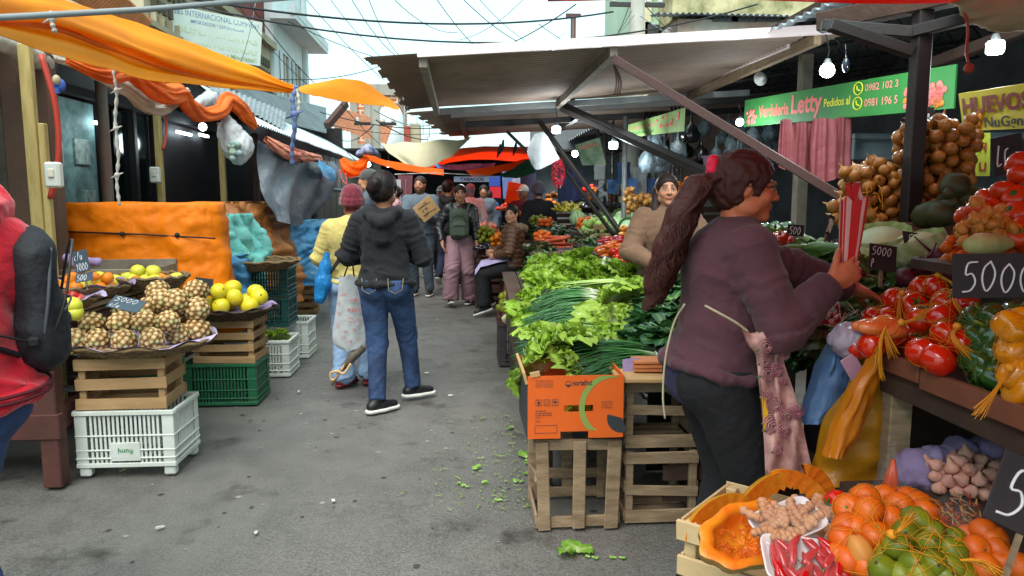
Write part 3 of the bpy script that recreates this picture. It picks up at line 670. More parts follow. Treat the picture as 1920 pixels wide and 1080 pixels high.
brace(rp(1.0,4.86)-Vector((0,0,.1)),P(1712,452,4.1),.055,'brown_metal','long reddish brown diagonal brace passing behind the seller')
brace(P(1046,192,7.6),P(1440,372,6.6),.06,'black_metal','upper black diagonal tube from the awning towards the seller')
brace(P(1052,204,7.5),P(1345,340,6.6),.05,'black_metal','lower black diagonal tube from the awning towards the seller')
brace(P(1012,228,8.4),P(1162,434,7.6),.045,'black_metal','steep black prop nearer the cabbages');brace(P(1040,292,8.4),P(1150,440,7.8),.035,'black_metal','steep thin black prop just left of the other one')
brace(P(950,246,10),P(995,290,10),.04,'black_metal','short black strut above the seated woman');
p=P(1708,372,3.2);m=MB();m.box((p.x,p.y,1.2),(.066,.066,2.6),bev=.004);solo(m,'iron_post',mat('post_dark','#2b2223',.55,n=(5,.5),c2='#1b1516',b=(30,.2)),'tall dark square iron post in front of the onions','post')
brace(P(1555,46,3.2),P(1708,98,3.2),.05,'black_metal','dark strut meeting the iron post from the left');brace(P(1712,60,3.2),P(1925,6,2.9),.05,'black_metal','dark strut rising right of the iron post');brace(P(1540,48,3.3),P(1720,62,3.2),.05,'black_metal','short level dark strut left of the iron post')
brace(P(1535,44,3.5),P(1960,-45,2.9),.085,'dark_wood','heavy weathered timber beam across the top right');
brace(P(1720,130,5),P(1960,40,4),.07,'dark_wood','timber joist under the dark roof at top right')
brace(P(1480,85,5.2),P(1330,150,7),.04,'fascia','thin pale batten under the hall roof')
p=P(1499,372,6.4);m=MB();m.box((p.x,p.y,1.35),(.1,.1,2.7),bev=.006);solo(m,'wooden_post','grey_wood','grey timber post behind the seller between the pink bags','post')
p=P(1170,372,8.6);m=MB();m.tube([(p.x,p.y,0),(p.x,p.y,2.4)],.03,8);solo(m,'pipe_post','grey_metal','thin grey pipe under the right hand round lamp','post')
b=thing('market_hall','dark covered market hall behind the stalls on the right','market hall',(6,8,0))
m=MB();m.box((6.3,7,1.8),(.2,22,3.6));m.box((4.2,18,1.8),(5,.2,3.6));m.build('wall',mat('hall_wall','#6a7074',.8,n=(1.2,.8),c2='#363b40'),b)
m=MB();m.grid(corr((2.62,-3.0,2.85),(2.62,18,2.85),(6.4,-3.0,3.5),(6.4,18,3.5),.3,.03,3));m.build('roof',mat('hall_roof','#7a7f82',.6,n=(1.6,.7),c2='#4a4f52'),b)
for y in(4.3,5.6,7.0,8.6,10.4,12.5):
 m=MB()
 for k in range(14):
  x=2.65+k*.27;z=2.56+(x-2.6)*.16;m.bar((x,y,z),(x+.135,y,z+.2),.012,.012);m.bar((x+.135,y,z+.2),(x+.27,y,z+.045),.012,.012)
 m.bar((2.6,y,2.55),(6.3,y,3.14),.02,.02);m.bar((2.6,y,2.76),(6.3,y,3.36),.02,.02);m.build('truss','black_metal',b)
for(px,Y)in((1120,9.5),(1135,9.5),(1205,9),(1215,9),(1255,8.2),(1262,8.2)):
 p=P(px,372,Y);m=MB();m.tube([(p.x,Y,.8),(p.x,Y,2.5)],.014,5)
 for k in range(12):m.bar((p.x,Y,.9+k*.13),(p.x+.09,Y,.965+k*.13),.01,.01);m.bar((p.x+.09,Y,.965+k*.13),(p.x,Y,1.03+k*.13),.01,.01)
 m.tube([(p.x+.09,Y,.8),(p.x+.09,Y,2.5)],.014,5);m.build('lattice_column','black_metal',b)
m=MB();m.grid(corr(P(1405,75,5),P(1560,2,4.2),P(1480,75,6.2),P(1640,2,5.4),.08,.014,2));m.build('eave_sheet','roof_metal',b)
m=MB();m.bar((2.6,2.5,2.78),(2.6,12,2.78),.05,.16);m.build('eave_beam','dark_wood',b)
for(x0,y0,x1,y1,Y)in((1600,260,1690,300,5.6),(1600,250,1690,262,5.5),(1745,250,1830,272,5.3),(1840,248,1925,262,4.8),(1745,276,1830,330,5.3)):
 m=MB();a,c_=P(x0,y0,Y),P(x1,y1,Y);m.box(((a.x+c_.x)/2,Y,(a.z+c_.z)/2),(abs(c_.x-a.x),.05,abs(a.z-c_.z)),bev=.008);m.build('stall_board',mat('board_grey','#6f7f86',.7,n=(3,.7),c2='#3f464a'),b)
b=thing('covered_market','dark covered passage closing the far end of the street','market hall',(0,22,0))
m=MB();m.box((.5,23,1.3),(6.5,.3,2.6));m.box((.5,20,2.55),(6.5,6,.05));m.build('shell','shop_dark',b)
m=MB()
for i in range(12):m.box((-2.4+i*.5,22.8,1.0+.3*math.sin(i*2.1)),(.34,.1,1.0),bev=.03)
m.build('hanging_goods',mat('goods','#4b5361',.8,n=(5,.9),c2='#6b2830'),b)
# ================================================================ tarps and cloths
def sheet(rows,name,mt,label,cat='tarp',amp=.02,sc_=3.0,sub=6,seed=0,th=.004,fold=None,group=None,parent=None):
 """rows of control points -> smooth wrinkled cloth with real thickness"""
 A_=[bez(r,sub)for r in rows];k=len(A_[0]);cols=[bez([A_[i][j]for i in range(len(A_))],sub)for j in range(k)]
 g=np.array([[list(p)for p in c]for c in cols]);du=np.gradient(g,axis=0);dv=np.gradient(g,axis=1);n_=np.cross(du,dv);n_/=np.linalg.norm(n_,axis=2)[...,None]+1e-9
 q=g.copy();w_=(ridge(q*sc_+seed*3.1,3,seed)-.55)*amp
 if fold:w_=w_+fold(np.linspace(0,1,g.shape[0])[:,None],np.linspace(0,1,g.shape[1])[None,:])
 g=g+n_*w_[...,None];g2=g-n_*th;m=MB();a=[[Vector(p)for p in r]for r in g];b_=[[Vector(p)for p in r]for r in g2]
 m.grid(a);m.grid(b_,flip=True);U,V_=len(a),len(a[0])
 for e in([(i,0)for i in range(U)],[(i,V_-1)for i in range(U)],[(0,j)for j in range(V_)],[(U-1,j)for j in range(V_)]):
  m.grid([[a[i][j]for i,j in e],[b_[i][j]for i,j in e]])
 o=m.build(name,mt,parent)
 return o if parent else tag(o,label,cat,group)
def drape(path,zt,zb,inset,name,mt,label,flute=.03,nf=9,seed=0,belt=None,amp=.02,flare=.05,belly=.0,cat='tarp'):
 path=bez([(x,y,0)for x,y in path],22);n=len(path);rows=[];nz_=44;acc=0
 for i,p in enumerate(path):
  if i:acc+=(p-path[i-1]).length
  d=(path[min(i+1,n-1)]-path[max(i-1,0)]).normalized();o=Vector((d.y,-d.x,0));row=[]
  for k in range(6):f=k/6;q=p-o*inset*(1-f)**1.3+Vector((0,0,zt-.012*(1-f)+.02*noise.noise((p.x*3,p.y*3+f,seed))));row.append(q)
  for k in range(nz_+1):
   f=k/nz_;z=zt+(zb-zt)*f;q=p.copy();fl_=(math.sin(acc*nf*1.7+3*noise.noise((acc*2,f*1.5,seed)))+.6*math.sin(acc*nf*3.1+seed+f*2))*flute*max(0,f-.12)**.8
   w_=amp*(2*abs(noise.noise((p.x*3+z*2.2+seed,z*3.5-p.x,p.y*4)))+1.1*abs(noise.noise((p.x*8-z*5,z*9,seed+2.)))+.5*abs(noise.noise((p.x*19,z*17+p.x*9,seed+5.)))-.7);b_=0
   if belt:b_=-.010*math.exp(-((f-belt)/.02)**2)
   rounder=-.02*math.exp(-f*20);row.append(Vector((q.x,q.y,z))+o*(fl_+w_+b_+flare*f*f+belly*math.sin(f*3.1)+rounder))
  rows.append(row)
 m=MB();m.grid(rows,flip=True);m.grid([[p+Vector((0,0,-.004))for p in r]for r in rows]);return solo(m,name,mt,label,cat)
def twist(pts,rs,name,mt,label,lobes=5,turns=1.2,seed=0,cat='tarp',n=44,sub=10,am=.42):
 b=bez(pts,sub);k=len(b);base=MB();vs=[];prev=None;m=MB();L=0
 R_=np.interp(np.linspace(0,1,k),np.linspace(0,1,len(rs)),rs)
 for i,p in enumerate(b):
  if i:L+=(p-b[i-1]).length
  d=(b[min(i+1,k-1)]-b[max(i-1,0)]).normalized()
  if prev is None:sd,u,_=frame(d)
  else:sd=(prev-d*prev.dot(d)).normalized();u=sd.cross(d)
  prev=sd;row=[]
  for q in range(n+1):
   a=2*math.pi*q/n;w_=noise.noise((math.cos(a)*1.3+seed,math.sin(a)*1.3,L*3.5));f=abs(math.sin(lobes*.5*a+turns*L*4+w_*2.5+.8*math.sin(L*9+seed)));rr=R_[i]*(1+am*(f-.6)+.35*w_+.12*noise.noise((q*.9,L*22,seed)))
   row.append(p+sd*math.cos(a)*rr+u*math.sin(a)*rr)
  row[-1]=row[0];vs.append(row)
 m.grid(vs);return solo(m,name,mt,label,cat)
S_=[(-170,2.6,-120,-40,10,30,46),(0,3.1,-52,14,34,40,66),(100,3.5,2,26,46,56,101),(200,4.0,30,60,84,92,128),(300,4.5,62,98,122,128,150),(400,5.0,100,128,146,152,162),(480,5.35,131,148,158,163,170),(535,5.6,156,163,168,170,174),(558,5.68,164,168,171,173,176)]
dz=(.30,-.10,.04,.06,-.10)
sheet([[P(px,y,Y+dz[k]*max(.1,min(1,(558-px)/300)))for k,y in enumerate(ys)]for(px,Y,*ys)in S_],'canopy_tarp','tarp_yellow','large yellow orange tarp pulled tight along the left side and tied at its waist',amp=.035,sc_=1.4,sub=9,seed=2,fold=lambda u,v:.014*np.sin(u*34+2.5*np.sin(v*4))*(1-.4*v))
T_=[(560,5.7,165,168,172),(600,6.1,157,166,182),(640,6.5,149,168,191),(690,7.0,158,180,197),(725,7.35,184,194,202),(747,7.6,203,205,207)]
sheet([[P(px,y,Y+(0.15,0,-.1)[k])for k,y in enumerate(ys)]for(px,Y,*ys)in T_],'canopy_tarp','tarp_yellow','twisted orange tail of tarp tied across to the long awning',amp=.035,sc_=3,seed=5)
m=MB();m.tube([P(-120,42,2.5),P(0,33,2.75),P(270,18,3.1),P(560,-6,3.5)],.012,10);solo(m,'metal_pole','grey_metal','thin grey pole crossing in front of the yellow tarp','pole')
def rope(pts,r,mt,lab,knots=0,grp=None,tw=.35):
 b=bez(pts,8);k=len(b);rr=[r*(1+tw*math.sin(i*1.9))for i in range(k)];m=MB();m.tube(b,rr,7)
 for i in range(knots):
  c=b[int((i+.6)*k/(knots+.5))%k];m.ball(c,r*1.8,8,6);m.tube([c,c+Vector((r*4,0,r*1.5))],[r,r*.3],5);m.tube([c,c+Vector((-r*4,0,-r*2))],[r,r*.3],5)
 return solo(m,'rope',mt,lab,'rope',grp)
rope([P(96,22,3.0),P(97,40,2.99),P(104,62,3.0)],.008,'rope_white','frayed white tie hanging from the thin grey pole',1)
rope([P(213,132,4.3),P(219,175,4.3),P(216,225,4.3),P(222,290,4.3),P(219,340,4.3),P(224,385,4.3)],.0085,'rope_white','knotted grey white plastic rope hanging before the orange tarp',3)
rope([P(556,160,5.6),P(549,190,5.6),P(553,230,5.6),P(548,275,5.65),P(549,310,5.7)],.016,'rope_blue','striped blue rope hanging where the yellow tarp is tied',1)
rope([P(556,165,5.6),P(561,195,5.6),P(556,225,5.62),P(551,262,5.66)],.012,'rope_white','white strand of rope beside the striped blue one',0)
def lump(pts,rs,name,mt,lab,amp=.03,fr=(14,14,14),h=.014,cat='cloth',fl=None,seed=0,k=.04):
 a=np.array([list(p)for p in pts]);r=max(rs);S=SDF(a.min(0)-r-.05,a.max(0)+r+.05,h);S.chain(pts,rs,k,fl=fl)
 o=from_sdf(S,name,mt,disp=lambda V,N_:(ridge(V*np.array(fr)+fbm(V*6,2,3)[:,None]*2,3,seed)-.6)*amp,world=True);return tag(o,lab,cat)
B=lambda*q:[P(*a)for a in q]
lump(B((-20,70,4.6),(40,92,4.8),(80,118,5.0)),[.05,.055,.06],'bundled_cloth','cloth_white','greyish cloth bunched over the top of the brown post')
twist(B((95,108,5.0),(150,124,5.2),(205,150,5.4),(240,168,5.6),(268,192,5.8),(298,202,5.95),(330,190,6.1),(352,168,6.2)),[.02,.03,.045,.05,.06,.055,.035,.02],'bundled_cloth','cloth_white','white cloth sagging in a loop under the yellow tarp',4,.3,2,'cloth')
twist(B((125,112,4.9),(165,130,5.0),(205,140,5.15),(245,138,5.4),(275,156,5.6),(312,178,5.8),(338,176,6.0),(352,196,6.1),(380,216,6.3),(412,210,6.5),(424,190,6.6),(445,200,6.7),(462,220,6.8),(478,238,6.9)),[.02,.035,.05,.045,.06,.065,.07,.065,.06,.055,.065,.06,.055,.03],'bundled_tarp','cloth_orange','orange tarp rolled and tied in bunches along the left eave',6,.5,1,sub=12)
lump(B((372,196,6.6),(395,186,6.8),(410,196,6.9)),[.05,.06,.04],'plastic_bundle','plastic_whitebag','crumpled clear plastic tucked under the left eave',cat='plastic')
t=thing('hanging_bag','clear plastic sack hanging from the slim yellowed post','plastic bag',P(447,310,6.6))
S=SDF(P(415,315,6.8)-Vector((.1,.1,.1)),P(478,215,6.4)+Vector((.1,.1,.1)),.012);S.chain(B((425,222,6.6),(432,250,6.6),(446,278,6.6),(448,296,6.6)),[.03,.09,.115,.05],.05,fl=(1,1.6,1));S.cap(P(440,250,6.6),P(472,262,6.6),.05,.01,.03)
from_sdf(S,'sack','plastic_whitebag',t,disp=lambda V,N_:(ridge(V*np.array((26,26,9)),3,2)-.6)*.03,world=True)
m=MB();
for i in range(9):c=P(440+rnd.uniform(-10,12),285+rnd.uniform(-16,14),6.5);m.ball(c,.03,8,6,rot=(i,i,0))
m.build('contents',mat('bag_mix','#8fa88e',.6,n=(20,.7),c2='#6474a0'),t)
t=thing('hanging_ornament','small blue and white toy hanging by a string on the left','ornament',P(108,148,4.6));m=MB();m.tube([P(107,108,4.6),P(108,146,4.6)],.002,5);m.build('string','cable',t)
m=MB();m.ball(P(106,150,4.6),(.022,.022,.03));m.build('shell','cloth_beige',t);m=MB();m.ball(P(112,160,4.62),(.035,.02,.04));m.box(P(108,170,4.6),(.02,.02,.03));m.build('toy',mat('toy_blue','#2b4f9a',.5),t)
yl=5.3;A0=P(92,365,yl);B0=P(395,376,yl)
drape([(A0 .x-.35,yl+.02),(A0 .x+.1,yl),((A0 .x+B0 .x)/2,yl-.02),(B0 .x-.12,yl),(B0 .x-.0,yl+.05),(B0 .x+.03,yl+.14),(B0 .x+.0,yl+.34),(B0 .x-.1,yl+.6)],1.42,.5,.5,'stall_tarp','tarp_orange','bright orange tarp wrapped over a closed stall',flute=.03,nf=6,seed=3,belt=.26,amp=.021,flare=.10)
m=MB();m.tube([(A0 .x,yl-.02,1.225),(-2.2,yl-.035,1.20),(B0 .x+.03,yl-.03,1.17)],.006,6);m.ball((-2.35,yl-.04,1.205),.018,8,6);m.ball((-1.98,yl-.04,1.195),.018,8,6);solo(m,'rope','cable','dark cord tied across the bright orange tarp','rope')
def at(px,py,Y):return P(px,py,Y)
drape([(-2.35,6.1),(-2.15,5.98),(-2.0,6.0),(-1.9,6.12),(-1.87,6.5),(-1.9,6.9)],1.32,.5,.25,'stall_tarp','tarp_aqua','aqua checked tarp bundled beside the orange one',flute=.06,nf=9,seed=8,amp=.07,flare=.03,belly=.07)
drape([(-2.0,5.95),(-1.86,5.86),(-1.76,5.95),(-1.74,6.2)],1.0,.5,.14,'stall_tarp','tarp_blue','crumpled blue corner of tarp in front of the brown one',flute=.05,nf=14,seed=18,amp=.07)
drape([(-2.6,7.3),(-2.3,7.15),(-2.05,7.1),(-1.92,7.2),(-1.86,7.6),(-1.86,8.3)],1.42,.35,.3,'stall_tarp','tarp_brown','tan brown tarp draped over stacked goods',flute=.07,nf=8,seed=12,amp=.06,flare=.08,belly=.04)
drape([(-2.35,8.2),(-2.1,8.05),(-1.85,8.05),(-1.68,8.15),(-1.6,8.5),(-1.6,9.2)],1.2,.5,.4,'stall_tarp','tarp_blue','pale blue tarp over a stall behind the lettuce crate',flute=.05,nf=9,seed=15,amp=.06,belly=.05)
sheet([B((487,262,7.2),(545,290,7.6),(592,300,8.4),(630,302,9.2)),B((488,310,7.2),(540,330,7.5),(590,335,8.3),(632,335,9.1)),B((492,365,7.1),(540,370,7.3),(584,380,8.2),(622,372,9.0)),B((520,408,7.1),(548,424,7.3),(575,415,8.1),(592,395,8.6))],
 'hanging_tarp','tarp_grey','grey tarp with pale stripes hanging down beside the tan cover',amp=.06,sc_=3.4,sub=8,seed=4,fold=lambda u,v:.035*np.sin(u*22+v*6)*(1-v*.4))
def stripes(n0,px0,px1,X):
 m=MB()
 for i in range(4):
  a=bez(B((px0+i*7,300,7.35+i*.02),(px0-20+i*8,350,7.2),(px0-38+i*9,405,7.05)),6);m.tube(a,.012,6,flat=.3)
 return m
sheet([B((598,298,8.2),(630,318,8.8)),B((600,315,8.1),(632,330,8.7)),B((604,330,8.1),(630,342,8.7))],'hanging_tarp','tarp_blue','small blue scrap of tarp caught over the grey one',amp=.05,sc_=6,seed=7)
twist(B((498,260,7.2),(520,276,7.3),(545,288,7.5),(575,294,8),(600,298,8.4)),[.03,.05,.06,.05,.03],'bundled_tarp',mat('cloth_faded','#c58a72',.6,n=(9,.8),c2='#b8442a',b=(30,.4)),'faded pink and orange rag bundle over the top of the grey tarp',7,.6,6)
twist(B((640,298,9.5),(655,316,9.5),(672,316,9.6),(688,296,9.7)),[.03,.09,.09,.03],'bundled_tarp','tarp_far','small orange tarp bundle hanging at the end of the pale awning',6,.3,9)
lump(B((672,288,9.6),(690,280,9.6),(704,286,9.7)),[.03,.05,.03],'bundled_rag',mat('rag_blue','#40608f',.7,n=(14,.8),c2='#c9b8b8'),'blue and white rags knotted at the tip of the pale awning',cat='cloth',seed=10)
rope([P(638,318,9.4),P(641,335,9.4),P(650,345,9.4),P(648,325,9.4)],.008,mat('rope_pink','#c05a5a',.7),'loop of pink cord beside the small orange bundle');rope([P(686,320,9.4),P(690,335,9.4),P(684,345,9.4)],.012,mat('rope_green','#a8c030',.7),'yellow green cord under the small orange bundle',1)
sheet([B((716,268,9.5),(760,266,9.5),(820,262,9.3),(885,258,9.2)),B((728,286,9.4),(768,290,9.3),(822,284,9.2),(870,272,9.1)),B((750,298,9.3),(785,312,9.2),(825,304,9.1),(855,286,9.0))],'shade_cloth','cloth_beige','beige canvas sagging across the street','cloth',amp=.05,sc_=2.4,sub=7,seed=3,fold=lambda u,v:.02*np.sin(u*16))
sheet([B((678,285,11),(730,300,11.4),(790,312,11.6),(832,316,11.6)),B((684,295,11),(735,314,11.3),(790,324,11.5),(832,328,11.5))],'street_tarp','tarp_far','red orange tarp strip hanging low across the passage',amp=.06,seed=3)
sheet([B((800,315,13.5),(870,300,13.5),(940,300,13.5),(1000,300,13.5)),B((830,300,11.5),(890,286,11.5),(950,284,11.5),(995,290,11.5)),B((866,276,10.2),(900,272,10.2),(950,272,10.2),(990,272,10.2))],'street_tarp','tarp_far','broad red orange tarp roof over the passage',amp=.06,sc_=1.5,seed=13)
sheet([B((872,318,11),(920,312,10.8),(975,300,10.6),(990,296,10.5)),B((884,331,10.9),(925,326,10.7),(965,314,10.5),(985,303,10.4))],'street_tarp','tarp_far','orange red flap of tarp folded down over the banner',amp=.05,seed=14)
sheet([B((935,328,10.4),(965,312,10.4),(992,296,10.3)),B((945,330,10.3),(975,332,10.2),(1004,322,10.1))],'street_tarp','tarp_green','dark green tarp hanging by the white sack',amp=.05,seed=15)
sheet([B((815,306,12),(850,308,12),(900,306,12),(930,304,12)),B((820,314,11.9),(850,318,11.9),(900,318,11.9),(925,312,11.9))],'street_tarp',mat('tarp_stripe','#7fa6cf',.5,n=(6,.8),c2='#2c4fae',trans=.4),'blue and white strip of tarp in the gap of the orange roof',amp=.04,seed=16)
rope([P(740,327,10),P(800,325,10.3),P(850,326,10.4),P(930,331,10.6)],.006,'rope_white','white cord strung under the orange tarps')
sheet([[Vector((x,y,z))for(x,z)in((.35,2.235),(1.2,2.255),(2.2,2.265),(4.2,2.4))]for y in(3.0,1.4,-.8,-3.6)],'canopy_tarp','tarp_red','red tarp stretched over the foreground stall at the top edge',amp=.03,sc_=1.2,seed=21)
sheet([[Vector((x,y,z))for(x,z)in((-.82,2.25),(-.2,2.242),(.4,2.24))]for y in(3.02,2.93,2.86)],'tarp_edge','tarp_red','narrow red border of tarp reaching over the street',amp=.01,seed=22)
# ================================================================ signs on the left building
t=thing('wall_sign','large faded white trader sign with outlined lettering on the beige building','sign',P(405,60,13));a,b_,c_,d_=P(320,8,12.2),P(492,42,13.4),P(488,124,13.4),P(320,96,12.2)
rt=(b_-a).normalized();up=Vector((0,0,1));W_=(b_-a).length;dn=(a.z-d_.z);nn=rt.cross(up).normalized()
m=MB();k=[d_,c_,b_,a];m.add([p for p in k]+[p-nn*.06 for p in k],[(0,1,2,3),(7,6,5,4),(0,4,5,1),(1,5,6,2),(2,6,7,3),(3,7,4,0)]);m.build('board',mat('sign_white','#cfd9cf',.7,n=(1.5,.5),c2='#b5bfb0'),t)
def on(u,v):return a.lerp(b_,u)*(1-v)+d_.lerp(c_,u)*v+nn*.004
for(txt,u0,u1,v,hh,mt,bd)in(("S&S INTERNACIONAL COMPANY",.03,.97,.17,.17,mat('sign_blue','#6f86a6',.7),0),("IMPORTACION * EXPORTACION",.2,.78,.31,.1,M('sign_blue'),.01),("SUPER OFERTAS",.08,.95,.54,.24,mat('sign_pale','#b9c7a4',.7),.02),("DE ROPAS HINDU",.08,.95,.77,.24,M('sign_pale'),.02),("Mayoristas y Minoristas!!",.3,.95,.94,.14,mat('sign_olive','#8fa36a',.7),.01)):
 m=MB();p0,p1=on(u0,v),on(u1,v);m.text(txt,hh*dn*1.05,p0,p1-p0,up,width=(p1-p0).length,bold=bd);m.build('lettering',mt,t)
# ================================================================ crates, baskets
def plastic_crate(nm,label,mt,w_=.5,d=.34,h=.31,loc=(0,0,0),rz=0,group=None,feet=.0,plate=None,ns=14,tiers=2):
 t=thing(nm,label,'crate',loc,rz,group);m=MB();T0=.006;z0=feet
 for sx in(-1,1):
  for sy in(-1,1):
   m.box((sx*(w_/2-.03),sy*(d/2-.004),z0+(h-z0)/2),(.06,.008,h-z0),bev=.002);m.box((sx*(w_/2-.004),sy*(d/2-.03),z0+(h-z0)/2),(.008,.044,h-z0),bev=.002)
   if feet:m.box((sx*(w_/2-.035),sy*(d/2-.03),feet/2),(.06,.05,feet),bev=.008)
 for(ax,L,o)in(('x',w_,d/2),('y',d,w_/2)):
  for sg in(-1,1):
   for(z,hh,pr)in((h-.012,.024,.012),(z0+.012,.024,.006),(z0+.05,.008,.008),(h*.62,.008,.006),(h*.36+z0*.3,.008,.006))[:3+tiers]:
    c=(0,sg*(o-.002+pr/2-.004),z)if ax=='x' else(sg*(o-.002+pr/2-.004),0,z);m.box(c,(L+pr,.008+pr,hh)if ax=='x' else(.0085+pr,L+pr-.02,hh),bev=.003)
   n_=ns if ax=='x' else max(4,int(ns*d/w_))
   for i in range(n_):
    u=-L/2+.07+(L-.14)*(i+.5)/n_;wd=(L-.14)/n_*.52
    if plate and ax=='x' and sg<0 and abs(u)<.075:
     m.box((u,sg*(o-.006),h*.72),(wd,.006,h*.46));continue
    m.box((u,sg*(o-.006),(z0+h)/2)if ax=='x' else(sg*(o-.006),u,(z0+h)/2),(wd,.006,h-z0-.02)if ax=='x' else(.006,wd,h-z0-.02))
 for i in range(9):m.box((-w_/2+.03+i*(w_-.06)/8,0,z0+.01),(.02,d-.02,.006))
 if plate:m.box((0,-d/2-.002,z0+.085),(.15,.008,.10),bev=.002)
 m.build('basket',mt,t,world=False)
 if plate:m=MB();m.text(plate,.035,(.04,-d/2-.008,z0+.10),(-1,0,0),(0,0,-1),width=.075);m.build('lettering','green_ink',t,world=False)
 return t
def wood_crate(nm,label,mt,w_=.5,d=.3,h=.26,loc=(0,0,0),rz=0,group=None,rows=3,sl=None,seed=0,rot=None,bottom=True):
 t=thing(nm,label,'crate',loc,rz,group,rot);rn=random.Random(seed);th=.008
 for sx in(-1,1):
  for sy in(-1,1):p=MB();p.box((sx*(w_/2-.022-th),sy*(d/2-.02-th),h/2),(.034,.03,h-.006),bev=.003);p.build('corner_post',mt,t,world=False)
 s1=sl or h/rows*.66
 for sy in(-1,1):
  m=MB()
  for i in range(rows):m.box((rn.uniform(-.004,.004),sy*(d/2-.0),s1/2+i*(h-s1)/(rows-1)),(w_,th,s1),(0,rn.uniform(-.014,.014),0),j=.0015,bev=.0015)
  m.build('slat_panel',mt,t,world=False)
 for sx in(-1,1):
  m=MB()
  for i in range(rows):m.box((sx*(w_/2-.01),0,s1/2+i*(h-s1)/(rows-1)+.002),(th,d-.012,s1),(rn.uniform(-.02,.02),0,0),j=.0015,bev=.0015)
  m.build('slat_panel',mt,t,world=False)
 if bottom:
  m=MB();n_=5
  for i in range(n_):m.box((0,-d/2+.03+i*(d-.06)/(n_-1),.008),(w_-.02,d/n_*.72,.007),j=.001)
  m.build('base',mt,t,world=False)
 return t
def basket(label,c,r,d=None,hgt=.07,mt='wicker',loc_tilt=0,paper=None,seed=0):
 d=d or r;t=thing('basket',label,'basket',c);rn=random.Random(seed);m=MB()
 for k in range(11):
  f=k/10;rr=.72+.28*f**.7;z=hgt*f;pts=[(math.cos(a)*r*rr,math.sin(a)*d*rr,z+.006*math.sin(a*18+(k%2)*3.14)+rn.uniform(-.002,.002))for a in[i*2*math.pi/60 for i in range(61)]]
  m.tube(pts,.0065 if k<10 else.011,5,cap=False)
 for i in range(30):
  a=i*2*math.pi/30;m.tube([(math.cos(a)*r*(.72+.28*f**.7),math.sin(a)*d*(.72+.28*f**.7),hgt*f)for f in(0,.4,1,1.12)],.005,4)
 m.build('weave',mt,t,world=False);m=MB();m.lathe([(0,0),(.72,0),(.75,.08),(.97,.9),(.98,.93),(.7,.12),(0,.12)],32);m.v=[(x*r,y*d,z*hgt)for x,y,z in m.v];m.build('floor',mt,t,world=False)
 if paper:
  m=MB();rows=[]
  for i in range(49):
   a=i*2*math.pi/48;e=1.06+.13*noise.noise((math.cos(a)*2,math.sin(a)*2,seed));rows.append([Vector((math.cos(a)*r*f*e,math.sin(a)*d*f*e,hgt*(.25+.9*f*f)+(.014*math.sin(a*9+seed)if f>.9 else 0)+.004))for f in(.0,.5,.8,1.0)])
  m.grid(rows);m.build('paper_lining',paper,t,world=False)
 return t
PC='white slatted plastic crate '
plastic_crate('plastic_crate','white slatted plastic crate on the road under the pineapple basket','white_plastic',.5,.36,.355,(-1.76,4.0,0),0,None,.05,'fiumj',16)
wood_crate('wooden_crate','pale slatted wooden crate on the white crate under the pineapples','crate_wood',.45,.32,.27,(-1.78,4.0,.357),R(3),seed=1)
basket('shallow wicker tray lined with lilac paper holding pineapples',(-1.72,4.0,.645),.37,.30,.05,paper='paper_lilac',seed=1)
plastic_crate('plastic_crate','green plastic crate on the road under a wooden crate','green_plastic',.5,.36,.30,(-1.70,5.32,0),0,ns=16)
plastic_crate('plastic_crate','green plastic crate half hidden behind the pineapple stack','green_plastic',.3,.36,.31,(-2.0,4.75,.28),0,ns=10)
wood_crate('wooden_crate','slatted wooden crate on the green crate under the yellow fruit','crate_wood',.43,.32,.30,(-1.66,5.3,.303),R(-2),seed=2,rows=4)
basket('round wicker tray lined with purple paper holding yellow melons',(-1.66,5.25,.62),.32,.28,.06,mt='wicker_dark',paper='paper_purple',seed=2)
plastic_crate('plastic_crate','white plastic crate holding a few leaves under the dark green crates','white_plastic',.42,.36,.30,(-1.62,6.15,0),0,ns=12)
plastic_crate('plastic_crate','white plastic crate on the road furthest along the left stacks','white_plastic',.40,.36,.34,(-1.60,6.85,0),0,ns=12)
for i,z in enumerate((.345,.60)):plastic_crate('plastic_crate',('lower','upper')[i]+' dark teal plastic crate under the wide empty wicker tray','teal_plastic',.44,.36,.25,(-1.72,6.55,z),0,'dark teal crates in a stack',ns=13)
basket('wide empty wicker tray on the dark teal crates',(-1.85,6.3,.86),.48,.34,.07,mt='wicker',seed=5)
for i,(x,y,z)in enumerate(((-2.1,9.4,0),(-2.1,9.4,.26),(-2.13,9.4,.52))):wood_crate('wooden_crate',('bottom','middle','top')[i]+' wooden crate of the stack under the crate of lettuce','crate_wood',.52,.34,.25,(x,y,z),R((2,-3,1)[i]),'wooden crates under the lettuce crate',seed=5+i)
plastic_crate('plastic_crate','white plastic crate full of lettuce on the wooden stack','white_plastic',.46,.34,.16,(-2.08,9.35,.775),0,ns=12,tiers=0)
t=thing('market_table','dark red brown wooden table carrying the fruit on the left','table',(-2.5,5,0));
for(x,y)in((-2.06,3.72),(-3.0,3.72),(-2.06,6.2)):m=MB();m.box((x,y,.4),(.09,.09,.8),bev=.006,j=.003);m.build('leg','table_wood',t)
m=MB();m.box((-2.5,3.69,.32),(1.0,.05,.13),bev=.005);m.box((-2.06,4.9,.34),(.06,2.3,.12),bev=.005);m.bar((-2.1,3.70,.38),(-2.62,3.70,.72),.045,.09,bev=.004);m.build('stretcher','table_wood',t)
m=MB();m.box((-2.05,5.1,.755),(.05,2.9,.13),bev=.005);m.box((-2.6,3.66,.755),(1.1,.05,.13),bev=.005);m.build('apron','table_wood',t)
m=MB()
for i in range(8):m.box((-2.6,3.78+i*.36,.835),(1.15,.34,.022),j=.003,bev=.003)
m.build('top','old_wood',t)
m=MB()
